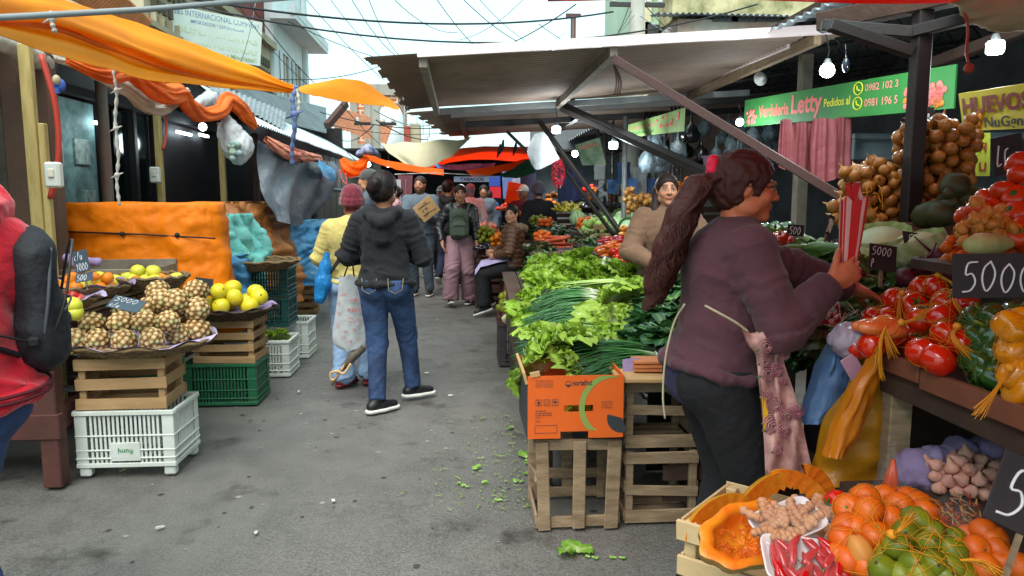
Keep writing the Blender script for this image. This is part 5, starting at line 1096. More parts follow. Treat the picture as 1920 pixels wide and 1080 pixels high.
def open_crate(label,x0,x1,y0,y1,z0,z1,seed):
 t=thing('wooden_crate',label,'crate',((x0+x1)/2,(y0+y1)/2,z0));rn=random.Random(seed);h_=z1-z0
 m=MB()
 for(x,y)in((x0+.02,y0+.02),(x1-.02,y0+.02),(x0+.02,y1-.02),(x1-.02,y1-.02)):m.box((x,y,z0+h_/2),(.034,.03,h_-.01),bev=.003)
 m.build('corner_post','old_wood',t)
 for k,(zz,hh)in enumerate(((z0+.035,.06),(z0+h_*.5+rn.uniform(-.02,.02),.045),(z1-.03,.05))):m=MB();m.box(((x0+x1)/2,y0,zz),(x1-x0,.01,hh),(0,rn.uniform(-.06,.06)if k==1 else 0,0),bev=.002,j=.002);m.build('slat','old_wood',t)
 for x in(x0,x1):
  for zz in(z0+.04,z0+h_*.5,z1-.04):m=MB();m.box((x,(y0+y1)/2,zz),(.01,y1-y0-.02,.05),(rn.uniform(-.05,.05),0,0),bev=.002);m.build('side_slat','old_wood',t)
 m=MB()
 for i in range(4):m.bar((x0+.02,y0+.05+i*(y1-y0-.1)/3,z0+.015),(x1-.02,y0+.05+i*(y1-y0-.1)/3,z0+.015),.05,.01)
 m.build('base','old_wood',t)
open_crate('lower open wooden crate between the carton stack and the seller',.72,1.05,3.08,3.42,0,.335,1);open_crate('upper open wooden crate between the carton stack and the seller',.72,1.06,3.10,3.44,.34,.655,2)
m=MB();m.box((.85,3.18,.672),(.36,.34,.02),(0,R(1),0),bev=.004);solo(m,'board','cardboard','flat brown board laid on the open crates behind the seller','board')
m=MB()
for k in range(3):m.box((.87,3.16,.695+k*.017),(.22,.12,.014),(0,0,R(-4)),j=.002,bev=.002)
solo(m,'wooden_blocks',mat('block_orange','#b06a3c',.75,n=(8,.5),c2='#8a4f2a'),'small orange brown wooden box on the brown board','wooden box')
m=MB();p=P(1188,700,3.15);m.grid([[p+Vector((x,y*.3,.04+y-.02*abs(x)*8))for x in(-.05,0,.04)]for y in(-.04,0,.03)]);solo(m,'paper_scrap','paper_purple','scrap of purple paper by the front scallions','paper')
t=thing('shelf','dark timber shelf running behind the seller with green peppers on it','shelf',(1.3,3.3,0))
m=MB();m.box((1.35,3.12,.715),(.75,.03,.05),bev=.004,j=.002);m.build('edge',mat('shelf_red','#7a4630',.75,n=(7,.6),c2='#55301f',b=(40,.4,.005)),t)
m=MB();m.box((1.35,3.4,.70),(.75,.54,.02));m.build('board','dark_wood',t)
for x in(1.08,1.68):m=MB();m.box((x,3.2,.345),(.06,.05,.69));m.build('leg','dark_wood',t)
for(z)in(.12,.22):m=MB();m.box((1.3,3.12,z),(.8,.015,.07));m.build('rail','dark_wood',t)
FR['green_pepper']=proto_fruit('green_pepper',lambda m:(m.lathe([(0,.03),(.012,.034),(.03,.032),(.037,.015),(.034,-.01),(.026,-.035),(.012,-.045),(0,-.04)][::-1],18,wob=lambda a,z:1+.10*math.cos(4*a)),m.tube([(0,0,.03),(.003,0,.05),(.01,0,.058)],[.006,.004,.005],6,mi=1)),[mat('pepper_green','#2a4f1a',.2,n=(4,.5),c2='#1c3c14',spec=.6,coat=.3),'lime_skin'])
FR['yellow_pepper']=proto_fruit('yellow_pepper',lambda m:(m.lathe([(0,.03),(.012,.034),(.03,.032),(.037,.015),(.034,-.01),(.026,-.035),(.012,-.045),(0,-.04)][::-1],18,wob=lambda a,z:1+.10*math.cos(4*a)),m.tube([(0,0,.03),(.003,0,.05)],[.006,.004],6,mi=1)),[mat('pepper_yellow','#dc8a0a',.22,n=(4,.5),c2='#c86a06',spec=.6,coat=.3),'lime_skin'])
pile('green_pepper',P(1492,688,3.15),.12,.1,.028,16,'glossy small green pepper on the timber shelf','green peppers on the shelf',seed=8,s=.75)
plastic_crate('plastic_crate','dark brown plastic crate on the road under the pile of limes','black_plastic',.46,.40,.37,(.55,6.42,0),0,ns=12)
t=wood_crate('wooden_tray','low wooden tray holding limes on the dark crate','table_wood',.42,.36,.07,(.52,6.40,.372),0,rows=2,seed=4)
pile('lime',P(968,583,6.3),.15,.16,.034,34,'fresh green lime piled on the tray at the street edge','limes at the street edge',seed=12,s=1.15)
m=MB();c=P(957,601,6.12);m.lathe([(0,0),(.06,.0),(.075,.02),(.07,.022),(.055,.006),(0,.006)],18,c=c,r=(R(-50),0,0));solo(m,'halved_melon',mat('melon_flesh','#dcd9a8',.5,n=(8,.3)),'pale halved fruit leaning at the front of the limes','melon')
def litter(nm,px,py,s_,n,seed,label):
 rn=random.Random(seed);c=G(px,py);m=MB();cl=[]
 for i in range(n):
  q=leaf_pts(s_*rn.uniform(.6,1),s_*.36,s_*.10,1.7,.2,rn,8,9,droop=-.0,ph=rn.uniform(0,6));rm=Matrix.Rotation(rn.uniform(0,6.3),3,'Z')@Matrix.Rotation(rn.uniform(.02,.3),3,'X');o=Vector((rn.uniform(-s_,s_)*.35,rn.uniform(-s_,s_)*.3,s_*.09))
  for r_ in q:
   for k in range(len(r_)):v=c+o+rm@r_[k];v.z=max(v.z,.004);r_[k]=v
  m.grid(q);cl+=leafcol(8,9,*[C(x)[:3]for x in('#d3dcaa','#8fb84a','#6ea02c')])
 m.c=np.array(cl);return tag(m.build(nm,'lettuce'),label,'leaf','small leaf scraps' if label.startswith('small torn')else None)
litter('lettuce_leaf',1078,1036,.11,3,1,'torn lettuce leaf lying before the upturned crate');litter('lettuce_leaf',983,862,.09,3,2,'bright torn lettuce leaf on the road left of the crate');litter('lettuce_leaf',958,801,.05,2,3,'small green leaf on the road nearest the black crate')
litter('lettuce_leaf',995,886,.05,2,4,'small leaf just below the bright torn leaf');litter('lettuce_leaf',884,880,.05,2,5,'small green leaf lying out in the middle of the road');litter('lettuce_leaf',577,592,.09,3,6,'green leaf trampled by the far left wooden crates')
litter('lettuce_leaf',872,912,.03,3,7,'shredded bits of leaf in the middle of the road');litter('lettuce_leaf',1110,1045,.03,2,8,'tiny leaf scrap at the foot of the crates')
for i,(x,y,z)in enumerate(((905,905,.03),(862,905,.025),(970,905,.035),(1000,870,.045),(940,940,.03),(900,860,.025),(1160,1048,.03))):litter('lettuce_leaf',x,y,z,2,20+i,'small torn scrap of green leaf on the road left of the crates')
litter('lettuce_leaf',245,884,.02,1,9,'tiny green scrap by the pineapple top')
rn=random.Random(77)
m=MB()
for i in range(230):
 c=G(rn.choice((rn.gauss(890,60),rn.gauss(960,40))),rn.uniform(780,960));c.z=.006;a=rn.uniform(0,3.14);l_=rn.uniform(.008,.04);m.tube([c,c+Vector((math.cos(a)*l_,math.sin(a)*l_,.002))],rn.choice((.0016,.003)),4,flat=.4)
tag(m.build('leaf_scraps',mat('scrap_green','#7f9a4a',.7)),'shreds of green stalk scattered on the road','scraps',kind='stuff')
m=MB();c=G(582,617);m.lathe([(0,0),(.03,0),(.036,.05),(.033,.05),(.028,.004),(0,.004)],14,c=c+Vector((0,0,.036)),r=(R(75),0,R(30)));solo(m,'paper_cup','white_glossy','crushed white cup lying near the left crates','cup')
m=MB()
for(x,y)in((800,700),(845,742),(625,940),(300,990),(820,600),(590,606),(560,735),(480,1000)):c=G(x,y);c.z=.005;k=rn.uniform(0,3);m.box(c,(.035,.014,.003),(0,.05,k),j=.003)
tag(m.build('litter',mat('litter_white','#bdbab2',.8)),'scraps of pale paper trodden into the road','litter',kind='stuff')
# ================================================================ foreground stall on the right
t=thing('market_table','dark wooden table with stepped trays under the tomatoes on the right','table',(1.9,2.2,0));XE=1.27
for(y0,y1,z)in((1.35,1.9,.955),(1.9,2.45,.965),(2.45,3.2,.97)):m=MB();m.bar((XE,y0,z),(XE,y1-.01,z),.022,.055,bev=.003,j=.002);m.build('tray_edge','shelf_red',t)
m=MB();m.bar((XE+.02,1.3,.905),(XE+.02,3.2,.915),.02,.09,bev=.003);m.build('apron','dark_wood',t)
m=MB();m.box((1.95,2.3,.935),(1.35,2.0,.02));m.box((2.3,2.5,1.06),(.8,1.9,.02),(0,R(-14),0));m.build('top','dark_wood',t)
for(x,y)in((1.32,2.08),(1.32,3.1),(2.4,2.1),(1.33,1.40)):m=MB();m.box((x,y,.44),(.07,.055,.88),bev=.004);m.build('leg','old_wood' if y==2.08 else 'dark_wood',t)
m=MB();m.box((1.36,2.4,.42),(.03,1.6,.07));m.build('stretcher','dark_wood',t)
m=MB();m.bar((1.6,1.72,.05),(1.6,3.3,.05),.9,.02);m.build('lower_board','dark_wood',t)
def jit(p,r):return Vector(p)+Vector((random.uniform(-r,r),random.uniform(-r,r),random.uniform(-r,r)))
def net(spots,r,label,tail=None,mt='net_yellow',group=None,seed=0):
 """mesh bag: strands that wrap the fruit like a shrunk net"""
 a=np.array([list(s)for s in spots]);c=a.mean(0);m=MB();rn=random.Random(seed);R0=np.abs(a-c).max(0)+r*1.02
 for k in range(16):
  ax=Vector((rn.gauss(0,1),rn.gauss(0,1),rn.gauss(0,1))).normalized();s_,u_,_=frame(ax);pts=[]
  for i in range(41):
   th=i*2*math.pi/40;d=s_*math.cos(th)+u_*math.sin(th)+ax*.25*(k/8-1);d.normalize();dv=np.array(d)
   best=0
   for q in a:
    b_=dv@(q-c);dd=np.linalg.norm((q-c)-dv*b_)
    if dd<r*1.5:best=max(best,b_+(math.sqrt(max(r*r-dd*dd,0))if dd<r else-(dd-r)*.5))
   pts.append(c+dv*(max(best,r*.6)+.0015))
  m.tube(pts,.0006,4,cap=False)
 if tail:
  p0=Vector(tail[0])
  for k in range(20):o=Vector((rn.uniform(-1,1),rn.uniform(-1,1),rn.uniform(-1,1)))*.012;b_=bez([p0+o*.3]+[Vector(q)+o*(.3+.8*j)for j,q in enumerate(tail[1:])],5);m.tube(b_,.0009,4)
  m.ball(p0,(.011,.011,.011),8,6)
 return tag(m.build('net_bag',mt),label,'net bag',group)
m=MB();m.box((1.62,2.3,.44),(.02,1.9,.88));m.box((1.38,3.72,.34),(.8,.02,.68));solo(m,'shade_boards','shop_dark','dark boards added to stand in for the black shade under the right hand tables','boards')  # added dark panels: they block light and stand in for shade below the tables
tg=[((1745,560,2.25),'topmost'),((1690,590,2.3),'rear left'),((1665,640,2.1),'front left, nearest the hanging bags'),((1735,625,2.15),'middle'),((1790,590,2.0),'right'),((1790,660,1.85),'front right, beside the green peppers')]
rn=random.Random(31)
for i,(c,w_)in enumerate(tg):
 c=P(*c);sp=[]
 for k in range(6):
  o=Vector(((k%3-1)*.066+rn.uniform(-.008,.008),(k//3)*.062-.03,(.035 if k in(1,4)else-.01)+rn.uniform(-.01,.01)));p=c+o;sp.append(p);place('tomato',p,rn.uniform(.88,1.02),'glossy red tomato in the %s net bag of the stall'%w_.split(',')[0],'tomato','tomatoes in net bags',(rn.uniform(-1.4,1.4),rn.uniform(-1.2,1.2),rn.uniform(0,6)))
 tl=[c+Vector((-.02,-.03,.075)),c+Vector((-.06,-.08,.05)),c+Vector((-.09+.02*i,-.11,-.02))]if i not in(0,)else[c+Vector((0,-.03,.08)),c+Vector((.02,-.08,.05)),c+Vector((.03,-.1,-.03))]
 net(sp,.042,'yellow net around tomatoes, '+w_+' bag',tl,seed=i)
for i in range(16):place('tomato',P(rn.uniform(1690,1830),rn.uniform(575,665),rn.uniform(2.3,2.45)),.95,'red tomato heaped behind the net bags','tomato','tomatoes heaped behind the bags')
sp=[P(1640,615,2.05),P(1655,608,2.06),P(1670,622,2.04),P(1628,612,2.1)]
FR['carrot_stub']=proto_fruit('small_squash',lambda m:m.lathe([(0,-.05),(.012,-.045),(.02,-.02),(.023,.01),(.018,.035),(.006,.05),(0,.052)],14),[mat('salmon_skin','#d65428',.3,n=(6,.6),c2='#e08a4a',coat=.3)])
for i,p in enumerate(sp):place('carrot_stub',p,1,'orange red oval vegetable in the small pointed net bag','vegetable','oval vegetables in a net',(R(90),rn.uniform(-.3,.3),R(80)),'oval_vegetable')
net(sp,.026,'small pointed yellow net bag at the table corner',[P(1690,605,2.02),P(1715,598,2.0),P(1735,585,1.98)],seed=40)
sp=[P(x,y,Y)for(x,y,Y)in((1830,605,1.85),(1865,600,1.8),(1900,596,1.78),(1835,640,1.8),(1870,632,1.76),(1835,675,1.76),(1868,668,1.74),(1905,625,1.75),(1850,700,1.74),(1880,710,1.7),(1895,665,1.72),(1920,640,1.75))]
for p in sp:place('green_pepper',p,rn.uniform(1.0,1.2),'dark green bell pepper in the net beside the tomatoes','bell pepper','green bell peppers in a net')
net(sp[:5],.045,'net over the upper green peppers',seed=50,mt=mat('net_green','#5a6a2a',.6));net(sp[5:],.045,'net over the lower green peppers',seed=51,mt='net_green')
sp=[P(x,y,Y)for(x,y,Y)in((1895,612,1.6),(1915,604,1.62),(1900,655,1.6),(1925,650,1.6),(1905,700,1.58),(1925,715,1.58),(1935,620,1.6),(1935,690,1.6),(1915,730,1.57))]
for p in sp:place('yellow_pepper',p,rn.uniform(.9,1.05),'orange yellow bell pepper netted at the right edge','bell pepper','yellow bell peppers in a net')
net(sp,.04,'yellow net over the orange peppers at the right edge',[P(1893,690,1.56),P(1865,735,1.52),P(1835,775,1.5)],seed=52)
def f_radish(m):
 m.lathe([(0,-.016),(.008,-.014),(.016,-.004),(.0165,.004),(.010,.014),(.004,.018),(0,.019)],12);m.tube([(0,0,-.015),(.002,0,-.03),(-.004,.002,-.055)],[.0022,.0012,.0004],5,mi=1);m.tube([(0,0,.017),(.004,0,.035),(.012,.004,.055)],[.003,.0024,.002],5,mi=2)
FR['radish']=proto_fruit('radish',f_radish,[mat('radish_skin','#b3102c',.3,n=(6,.4),c2='#c8405a',spec=.5),'root_white','leaf_dark'])
for i in range(42):place('radish',P(rn.gauss(1545,40),rn.gauss(598,13),rn.uniform(2.55,2.75)),1.1,'small pink red radish heaped under the seller\'s hands','radish','radishes under the hands')
for i in range(26):place('radish',P(rn.gauss(1605,30),rn.gauss(520,12),rn.uniform(2.8,2.95)),1.15,'red radish with roots in the rear bunch by the cabbages','radish','radishes by the cabbages')
m=MB()
for i in range(70):
 p=P(rn.uniform(1500,1660),rn.uniform(575,635),2.5);m.tube(bez([p,jit(p,.03),jit(p,.05)],4),.0012,4)
solo(m,'radish_roots','root_white','fine white roots straggling from the radishes','roots')
for i,(x,y,Y)in enumerate(((1650,540,2.75),(1690,560,2.65),(1640,585,2.6),(1540,640,2.5),(1590,650,2.5),(1500,500,3.0),(1530,480,3.1),(1660,515,2.9),(1480,620,2.8))):
 oval_leaf_bunch(P(x,y,Y),34,.08,'radish leaves spread over the right hand stall',150+i,cols=('#9aa86a','#5f7a36','#4a6a2c'),group='radish leaves on the stall',name='radish_leaves',L=(.06,.11))
def cab_mesh(seed,c=('#c9d0a0','#a9bb74')):
 m=MB();rn=random.Random(seed);m.ball((0,0,0),(.088,.088,.075),24,16);cl=[C(c[0])[:3]]*len(m.v)
 for i in range(7):
  p=[];a0=i*.9;rr=.09+.002*i
  for a in range(9):
   th=a/8*1.9;row=[]
   for b_ in range(11):ph=a0+(b_/10-.5)*1.7*(math.sin(min(th+.35,2.2)));k=rr+.002*math.cos((b_-5)*1.9)+(.012*max(0,a-6));row.append(Vector((math.cos(ph)*math.sin(th+.3)*k,math.sin(ph)*math.sin(th+.3)*k,-math.cos(th+.3)*k*.84)))
   p.append(row)
  m.grid(p,flip=True)
  for a in range(9):
   for b_ in range(11):m_=abs(b_-5)/5;q=1 if b_ in(5,)or(a+b_)%3==0 else.0;cl.append([C(c[0])[:3][k]*q+C(c[1])[:3][k]*(1-q)for k in range(3)])
 m.c=np.array(cl);return m.mesh('cabbage',[mat('cabbage_leaf','#ffffff',.4,attr=True,b=(30,.4,.004),n=(14,.3),spec=.5)])
CB=[cab_mesh(1),cab_mesh(2)];CG=[cab_mesh(3,('#a9c79a','#7fa86a')),cab_mesh(4,('#b5cf9f','#86ad6c'))]
for(x,y,Y,s_)in((1650,462,2.95,1.25),(1712,470,2.85,1.15),(1628,490,2.9,.75)):place('cabbage',P(x,y,Y),(s_*1.15,s_,s_*.85),'pale cabbage behind the small 5000 card','cabbage','pale cabbages behind the card',(0,.3,x),me=CB[0])
FR['beet']=proto_fruit('beetroot',lambda m:(m.lathe([(0,-.05),(.004,-.045),(.02,-.03),(.035,-.005),(.034,.012),(.018,.028),(0,.03)],16,wob=lambda a,z:1+.03*math.sin(3*a)),m.tube([(0,0,.025),(.01,0,.06),(.03,.01,.09)],[.005,.004,.003],5)),[mat('beet_skin','#4a1220',.45,n=(7,.7),c2='#6a2030')])
for(x,y)in((1725,500),(1760,480),(1735,530),(1700,520),(1775,510),(1750,505),(1790,485)):place('beet',P(x,y,2.6),1.15,'dark red beetroot in front of the rear 5000 card','beetroot','beetroots by the cards')
FR['zucchini']=proto_fruit('courgette',lambda m:(m.lathe([(0,-.1),(.014,-.096),(.022,-.06),(.022,.0),(.019,.06),(.012,.09),(0,.092)],14),m.tube([(0,0,.09),(0,0,.105)],.007,6,mi=1)),[mat('zucchini_skin','#6f8a4a',.35,n=(30,.8),c2='#2f5224',stretch=(3,3,.4)),'lime_skin'])
for i in range(11):place('zucchini',P(rn.uniform(1495,1560),rn.uniform(462,500),rn.uniform(3.0,3.2)),1,'striped green courgette beyond the striped paper bag','courgette','courgettes beyond the bag',(R(90),rn.uniform(-.3,.3),rn.uniform(.8,2)))
for i in range(5):place('zucchini',P(1555+i*8,465+i*5,2.9),1.1,'dark green courgette left of the cabbages','courgette','courgettes left of the cabbages',(R(90),0,rn.uniform(.3,1)))
for i in range(9):place('green_pepper',P(rn.uniform(1432,1478),rn.uniform(428,450),3.4),1.1,'green pepper behind the seller\'s shoulder','bell pepper','peppers behind the shoulder')
FR['red_pepper']=proto_fruit('red_pepper',lambda m:(m.lathe([(0,.03),(.012,.034),(.03,.032),(.037,.015),(.034,-.01),(.026,-.035),(.012,-.045),(0,-.04)][::-1],18,wob=lambda a,z:1+.10*math.cos(4*a)),m.tube([(0,0,.03),(.003,0,.05)],[.006,.004],6,mi=1)),[mat('pepper_red','#a8160c',.2,n=(4,.4),spec=.6,coat=.3),'lime_skin'])
for i in range(10):place('red_pepper',P(rn.uniform(1438,1480),rn.uniform(452,470),3.2),1.1,'red pepper near the seller\'s chin','bell pepper','red peppers near the chin')
t=thing('display_ledge','raised plank ledge carrying the onions','ledge',(2.2,3.6,0));m=MB();m.bar(P(1575,435,3.5)-Vector((0,0,.03)),P(1860,425,3.2)-Vector((0,0,.03)),.5,.03);m.build('plank','dark_wood',t)
m=MB();m.bar(P(1575,437,3.28),P(1850,427,3.0),.02,.07,bev=.003);m.build('edge','shelf_red',t)
for px in(1600,1840):p=P(px,435,3.4);m=MB();m.box((p.x,p.y,p.z/2-.04),(.06,.06,p.z-.08));m.build('leg','dark_wood',t)
def oheap(c,rx,ry,r,n,seed,label,group,kind='onion',s=1):return pile(kind,c,rx,ry,r,n,label,group,seed=seed,s=s,dome=1.0)
oheap(P(1640,425,3.4),.16,.14,.029,120,3,'brown onion in the left heap behind the iron post','onions in the left heap',s=.78)
oheap(P(1745,415,3.3),.17,.13,.032,150,4,'reddish brown onion in the tall heap right of the iron post','onions in the tall heap',s=.86)
oheap(P(1600,432,3.2),.1,.06,.03,16,5,'golden onion at the low left end of the ledge','onions at the left end','golden_onion',.85)
m=MB()
for i in range(12):p=P(1625+rn.uniform(-20,25),345+rn.uniform(-20,45),3.2);m.tube(bez([p,jit(p,.03)+Vector((0,0,-.03)),jit(p,.04)+Vector((0,0,-.08))],4),.002,4)
solo(m,'net_strands','net_yellow','yellow net strands hanging over the left onions','net')
FR['gourd']=proto_fruit('gourd',lambda m:m.lathe([(0,-.1),(.04,-.098),(.062,-.06),(.058,-.015),(.036,.03),(.026,.07),(.02,.1),(0,.105)],18,wob=lambda a,z:1+.05*math.sin(5*a)),[mat('gourd_skin','#3a3a20',.5,n=(8,.6),c2='#50491f',b=(30,.3,.005))])
for(x,y,a)in((1755,395,.3),(1778,378,-.4),(1800,385,.8),(1818,368,1.2),(1772,402,1.6),(1842,372,.9),(1795,352,1.8)):place('gourd',P(x,y,3.0),.95,'dark green brown gourd right of the tall onion heap','gourd','gourds by the onions',(R(60),a,a))
sp=[P(x,y,Y)for(x,y,Y)in((1915,330,2.3),(1880,360,2.3),(1905,370,2.25),(1850,375,2.35),(1930,355,2.25),(1900,400,2.2),(1925,400,2.2),(1835,392,2.3),(1870,390,2.3),(1920,430,2.15),(1905,440,2.1),(1925,460,2.1),(1895,418,2.2),(1940,380,2.2),(1815,408,2.35),(1935,325,2.3),(1912,308,2.35))]
for p in sp:place('persimmon',p,1.0,'large orange red fruit in the heap at the upper right edge','persimmon','orange fruit at the upper right')
sp=[P(1855+rn.gauss(0,22),428+rn.gauss(0,18),2.1+rn.uniform(-.03,.06))for _ in range(70)]
for p in sp:place('potato',p,.62,'small golden potato in the net left of the orange fruit','potato','small golden potatoes')
net(sp,.022,'orange net round the small golden potatoes',seed=60)
m=MB();m.lathe([(0,-.1),(.02,-.095),(.033,-.05),(.03,.02),(.022,.07),(.016,.1),(0,.105)],16,c=P(1855,458,1.95),r=(R(90),0,R(115)));solo(m,'sweetcorn',mat('husk','#b9b27a',.6,n=(8,.8),c2='#8a9a4f',stretch=(3,3,.4)),'pale husked corn cob lying above the big price board','corn cob')
oheap(P(1835,480,2.25)-Vector((0,0,.05)),.1,.08,.02,40,9,'tiny orange fruit heaped below the golden potatoes','tiny orange fruit','mandarin',.6)
t=thing('display_ledge','stepped ledge carrying the fruit at the right edge','ledge',(2.0,2.2,0));m=MB();a=P(1800,470,2.35);b_=P(1960,490,2.0);m.bar(a-Vector((0,0,.04)),b_-Vector((0,0,.04)),.35,.03);m.build('plank','dark_wood',t);m=MB();m.box(((a.x+b_.x)/2+.1,2.3,.66),(.06,.06,1.15));m.build('leg','dark_wood',t)
SL='slate'
card('big black price board with 5000 in chalk at the right edge above the peppers',1880,517,1.78,.245,.115,('5000',),(R(-8),R(-1),R(-10)),SL,0,sz=(.92,));card('small black price card reading 5000 P in front of the pale cabbages',1655,483,2.55,.105,.095,('5000','P'),(R(-14),R(8),0),SL,.06,sz=(.9,.15))
card('black price card reading 5000 lying behind the beetroots',1738,452,2.8,.19,.065,('5000',),(R(-35),R(8),R(-6)),SL,0,sz=(.9,));card('black tilted board with a huge chalked 50 on a stick at the lower right corner',1938,938,1.36,.17,.15,('50',),(R(-18),R(24),R(-12)),SL,.25,sz=(.95,))
card('grey price card reading 500 behind the striped paper bag',1492,432,3.1,.075,.05,('500',),(R(-5),R(4),0),SL,.05,sz=(.9,));card('grey price card reading 200 standing right of the striped paper bag',1556,422,3.0,.045,.085,('200',),(0,R(18),R(30)),SL,.05,sz=(.9,));card('black price card reading 500 half hidden by the striped paper bag',1570,460,2.95,.08,.05,('500',),(R(-40),R(10),0),SL,0,sz=(.9,))
card('dark hanging board with 3000 behind the iron post',1730,228,3.5,.11,.14,('3000',),(0,0,0),SL,0,sz=(.9,));card('dark hanging board with chalk strokes at the upper right edge',1890,290,2.6,.12,.14,('LC',),(0,R(-12),0),SL,0,sz=(.6,));card('green blue price card reading 700 among the courgettes',1103,465,6.6,.1,.06,('700',),(R(-25),R(10),0),'chalkboard_blue',.05,sz=(.9,))
m=MB();p=P(1130,500,5.5);m.box(p,(.06,.012,.16),(R(-10),R(32),0),bev=.006);solo(m,'white_tag','white_plastic','blank white plastic tag stuck in the back row of lettuce','tag')
wood_crate('wooden_crate','pale new slatted crate in the bottom corner under the pumpkin',mat('new_wood','#c2a77c',.7,n=(6,.5),c2='#9a7d52',b=(60,.3,.005),stretch=(1,6,1)),.50,.35,.26,(.905,1.885,.295),R(-42),rows=3,seed=12)
wood_crate('wooden_crate','pale crate on the ground under the pumpkin crate','old_wood',.50,.35,.285,(.91,1.89,0),R(-40),rows=3,seed=13)
m=MB();m.box((1.38,1.72,.60),(.52,.60,.025));t=m.build('stand_board','dark_wood');tag(t,'low dark board carrying the citrus bags at the bottom right','board');m=MB();m.box((1.35,1.75,.3),(.4,.4,.57));m.build('support','dark_wood',t)
def pumpkin_half():
 p=P(1408,998,1.72);t=thing('pumpkin','halved orange pumpkin with its flesh facing up in the bottom corner','pumpkin',p,rot=(R(30),R(-8),R(22)));n=40;rad=.14
 wob=lambda a:(1+.05*math.cos(8*a))
 m=MB();rows=[]
 for k in range(11):th=k/10*math.pi/2;rows.append([Vector((math.cos(a)*rad*1.12*math.cos(th)*wob(a),math.sin(a)*rad*.62*math.cos(th)*wob(a),-math.sin(th)*rad*.6))for a in[i*2*math.pi/n for i in range(n+1)]])
 m.grid(rows,flip=True);m.build('rind',mat('rind','#a87838',.45,n=(6,.8),c2='#6a6a34',b=(30,.3,.004),spec=.5),t,world=False)
 m=MB();fl=lambda f,z:[Vector((math.cos(a)*rad*1.12*wob(a)*f,math.sin(a)*rad*.62*wob(a)*f,z+.004*math.sin(a*13)*(f<.7)))for a in[i*2*math.pi/n for i in range(n+1)]]
 m.grid([fl(1,0),fl(.97,.004),fl(.74,.002),fl(.7,-.012),fl(.6,-.045),fl(.3,-.06),fl(.0,-.062)],flip=False);m.build('flesh',mat('pumpkin_flesh','#d8640a',.4,n=(14,.8),c2='#dc9420',b=(70,.5,.004),spec=.5,sss=.1),t,world=False)
 m=MB();rn=random.Random(2)
 for i in range(70):a=rn.uniform(0,6.28);f=rn.uniform(.25,.68);q=Vector((math.cos(a)*rad*f,math.sin(a)*rad*.56*f,-.045+.03*(f>.6)));m.tube(bez([q,jit(q,.012),jit(q,.02)],3),.0011,4)
 m.build('fibres',mat('fibre','#c9581a',.5),t,world=False)
pumpkin_half()
def wedge(label,px,py,Y,rot,L,W,seed):
 t=thing('pumpkin_slice',label,'pumpkin slice',P(px,py,Y),rot=rot);n=22;m=MB();rind=[];m1=MB()
 out_=[[Vector((math.sin((i/n-.5)*2.6)*L,W*(j-1)*.55*math.cos((i/n-.5)*2.9),math.cos((i/n-.5)*2.6)*L*.62-.2*L+(0.006 if j==1 else 0)))for i in range(n+1)]for j in range(3)]
 inn=[Vector((math.sin((i/n-.5)*2.5)*L*.62,0,math.cos((i/n-.5)*2.5)*L*.2-.16*L+.006*math.sin(i*2.1)))for i in range(n+1)]
 m.grid(out_,flip=True);m.build('rind',mat('rind_yellow','#cf8f1c',.4,n=(6,.5),c2='#b9701a',spec=.5),t,world=False)
 m1 .grid([out_[0],inn]);m1 .grid([inn,out_[2]]);m1 .build('flesh','pumpkin_flesh',t,world=False)
wedge('leftmost pumpkin slice leaning on the pale crate',1345,972,1.92,(R(-32),R(-28),R(10)),.115,.06,1);wedge('pumpkin slice standing behind the halved pumpkin',1442,938,1.98,(R(-30),R(-34),R(8)),.135,.06,2)
wedge('pumpkin slice directly below the floral apron',1500,925,1.98,(R(-30),R(35),R(-10)),.11,.06,3);wedge('pumpkin slice at the right of the group below the apron',1530,925,2.0,(R(-25),R(62),R(10)),.11,.06,4)
def tray(label,px,py,Y,w_,d_,rot,fn,film=True):
 t=thing('foam_tray',label,'foam tray',P(px,py,Y),rot=rot);m=MB();rows=[]
 for(f,z)in((.0,.004),(.8,.004),(.86,.006),(1,.024),(1.04,.024),(1.03,.018),(.86,-.001),(.0,-.001)):
  rows.append([Vector((math.copysign(abs(math.cos(a))**.35,math.cos(a))*w_/2*f,math.copysign(abs(math.sin(a))**.35,math.sin(a))*d_/2*f,z))for a in[i*2*math.pi/40 for i in range(41)]])
 m.grid(rows,flip=False);m.build('tray',mat('foam_white','#d4c9c8',.5),t,world=False)
 if film:
  rn=random.Random(5);rows=[]
  for i in range(17):rows.append([Vector((x*w_/2*1.03,y*d_/2*1.03,.026+.03*(1-x*x)*(1-y*y)+.003*noise.noise((x*4,y*4,1))))for x in(i/8-1,)for y in[j/8-1 for j in range(17)]])
  m=MB();m.grid(rows);m.build('cling_film','plastic_film',t,world=False)
 fn(t)
def chili_fill(t):
 mat('chili_red','#b3080c',.2,n=(4,.4),c2='#8a060a',spec=.6,coat=.4);rn=random.Random(4)
 for i in range(30):
  m=MB();c=Vector((rn.uniform(-.07,.07),rn.uniform(-.045,.045),.014+.018*rn.random()));a=rn.uniform(-.9,.9);d=Vector((math.sin(a),math.cos(a),rn.uniform(-.1,.1)));pts=bez([c-d*.032,c+Vector((rn.uniform(-.004,.004),0,.003)),c+d*.034],4);k=len(pts);m.tube(pts,[.0088*math.sin(math.pi*min(1,.25+.75*j/(k-1)))**.6+.001 for j in range(k)],7)
  m.tube([pts[0],pts[0]-d*.012],.0018,4,mi=1);m.build('chili',['chili_red','lime_skin'],t,world=False)
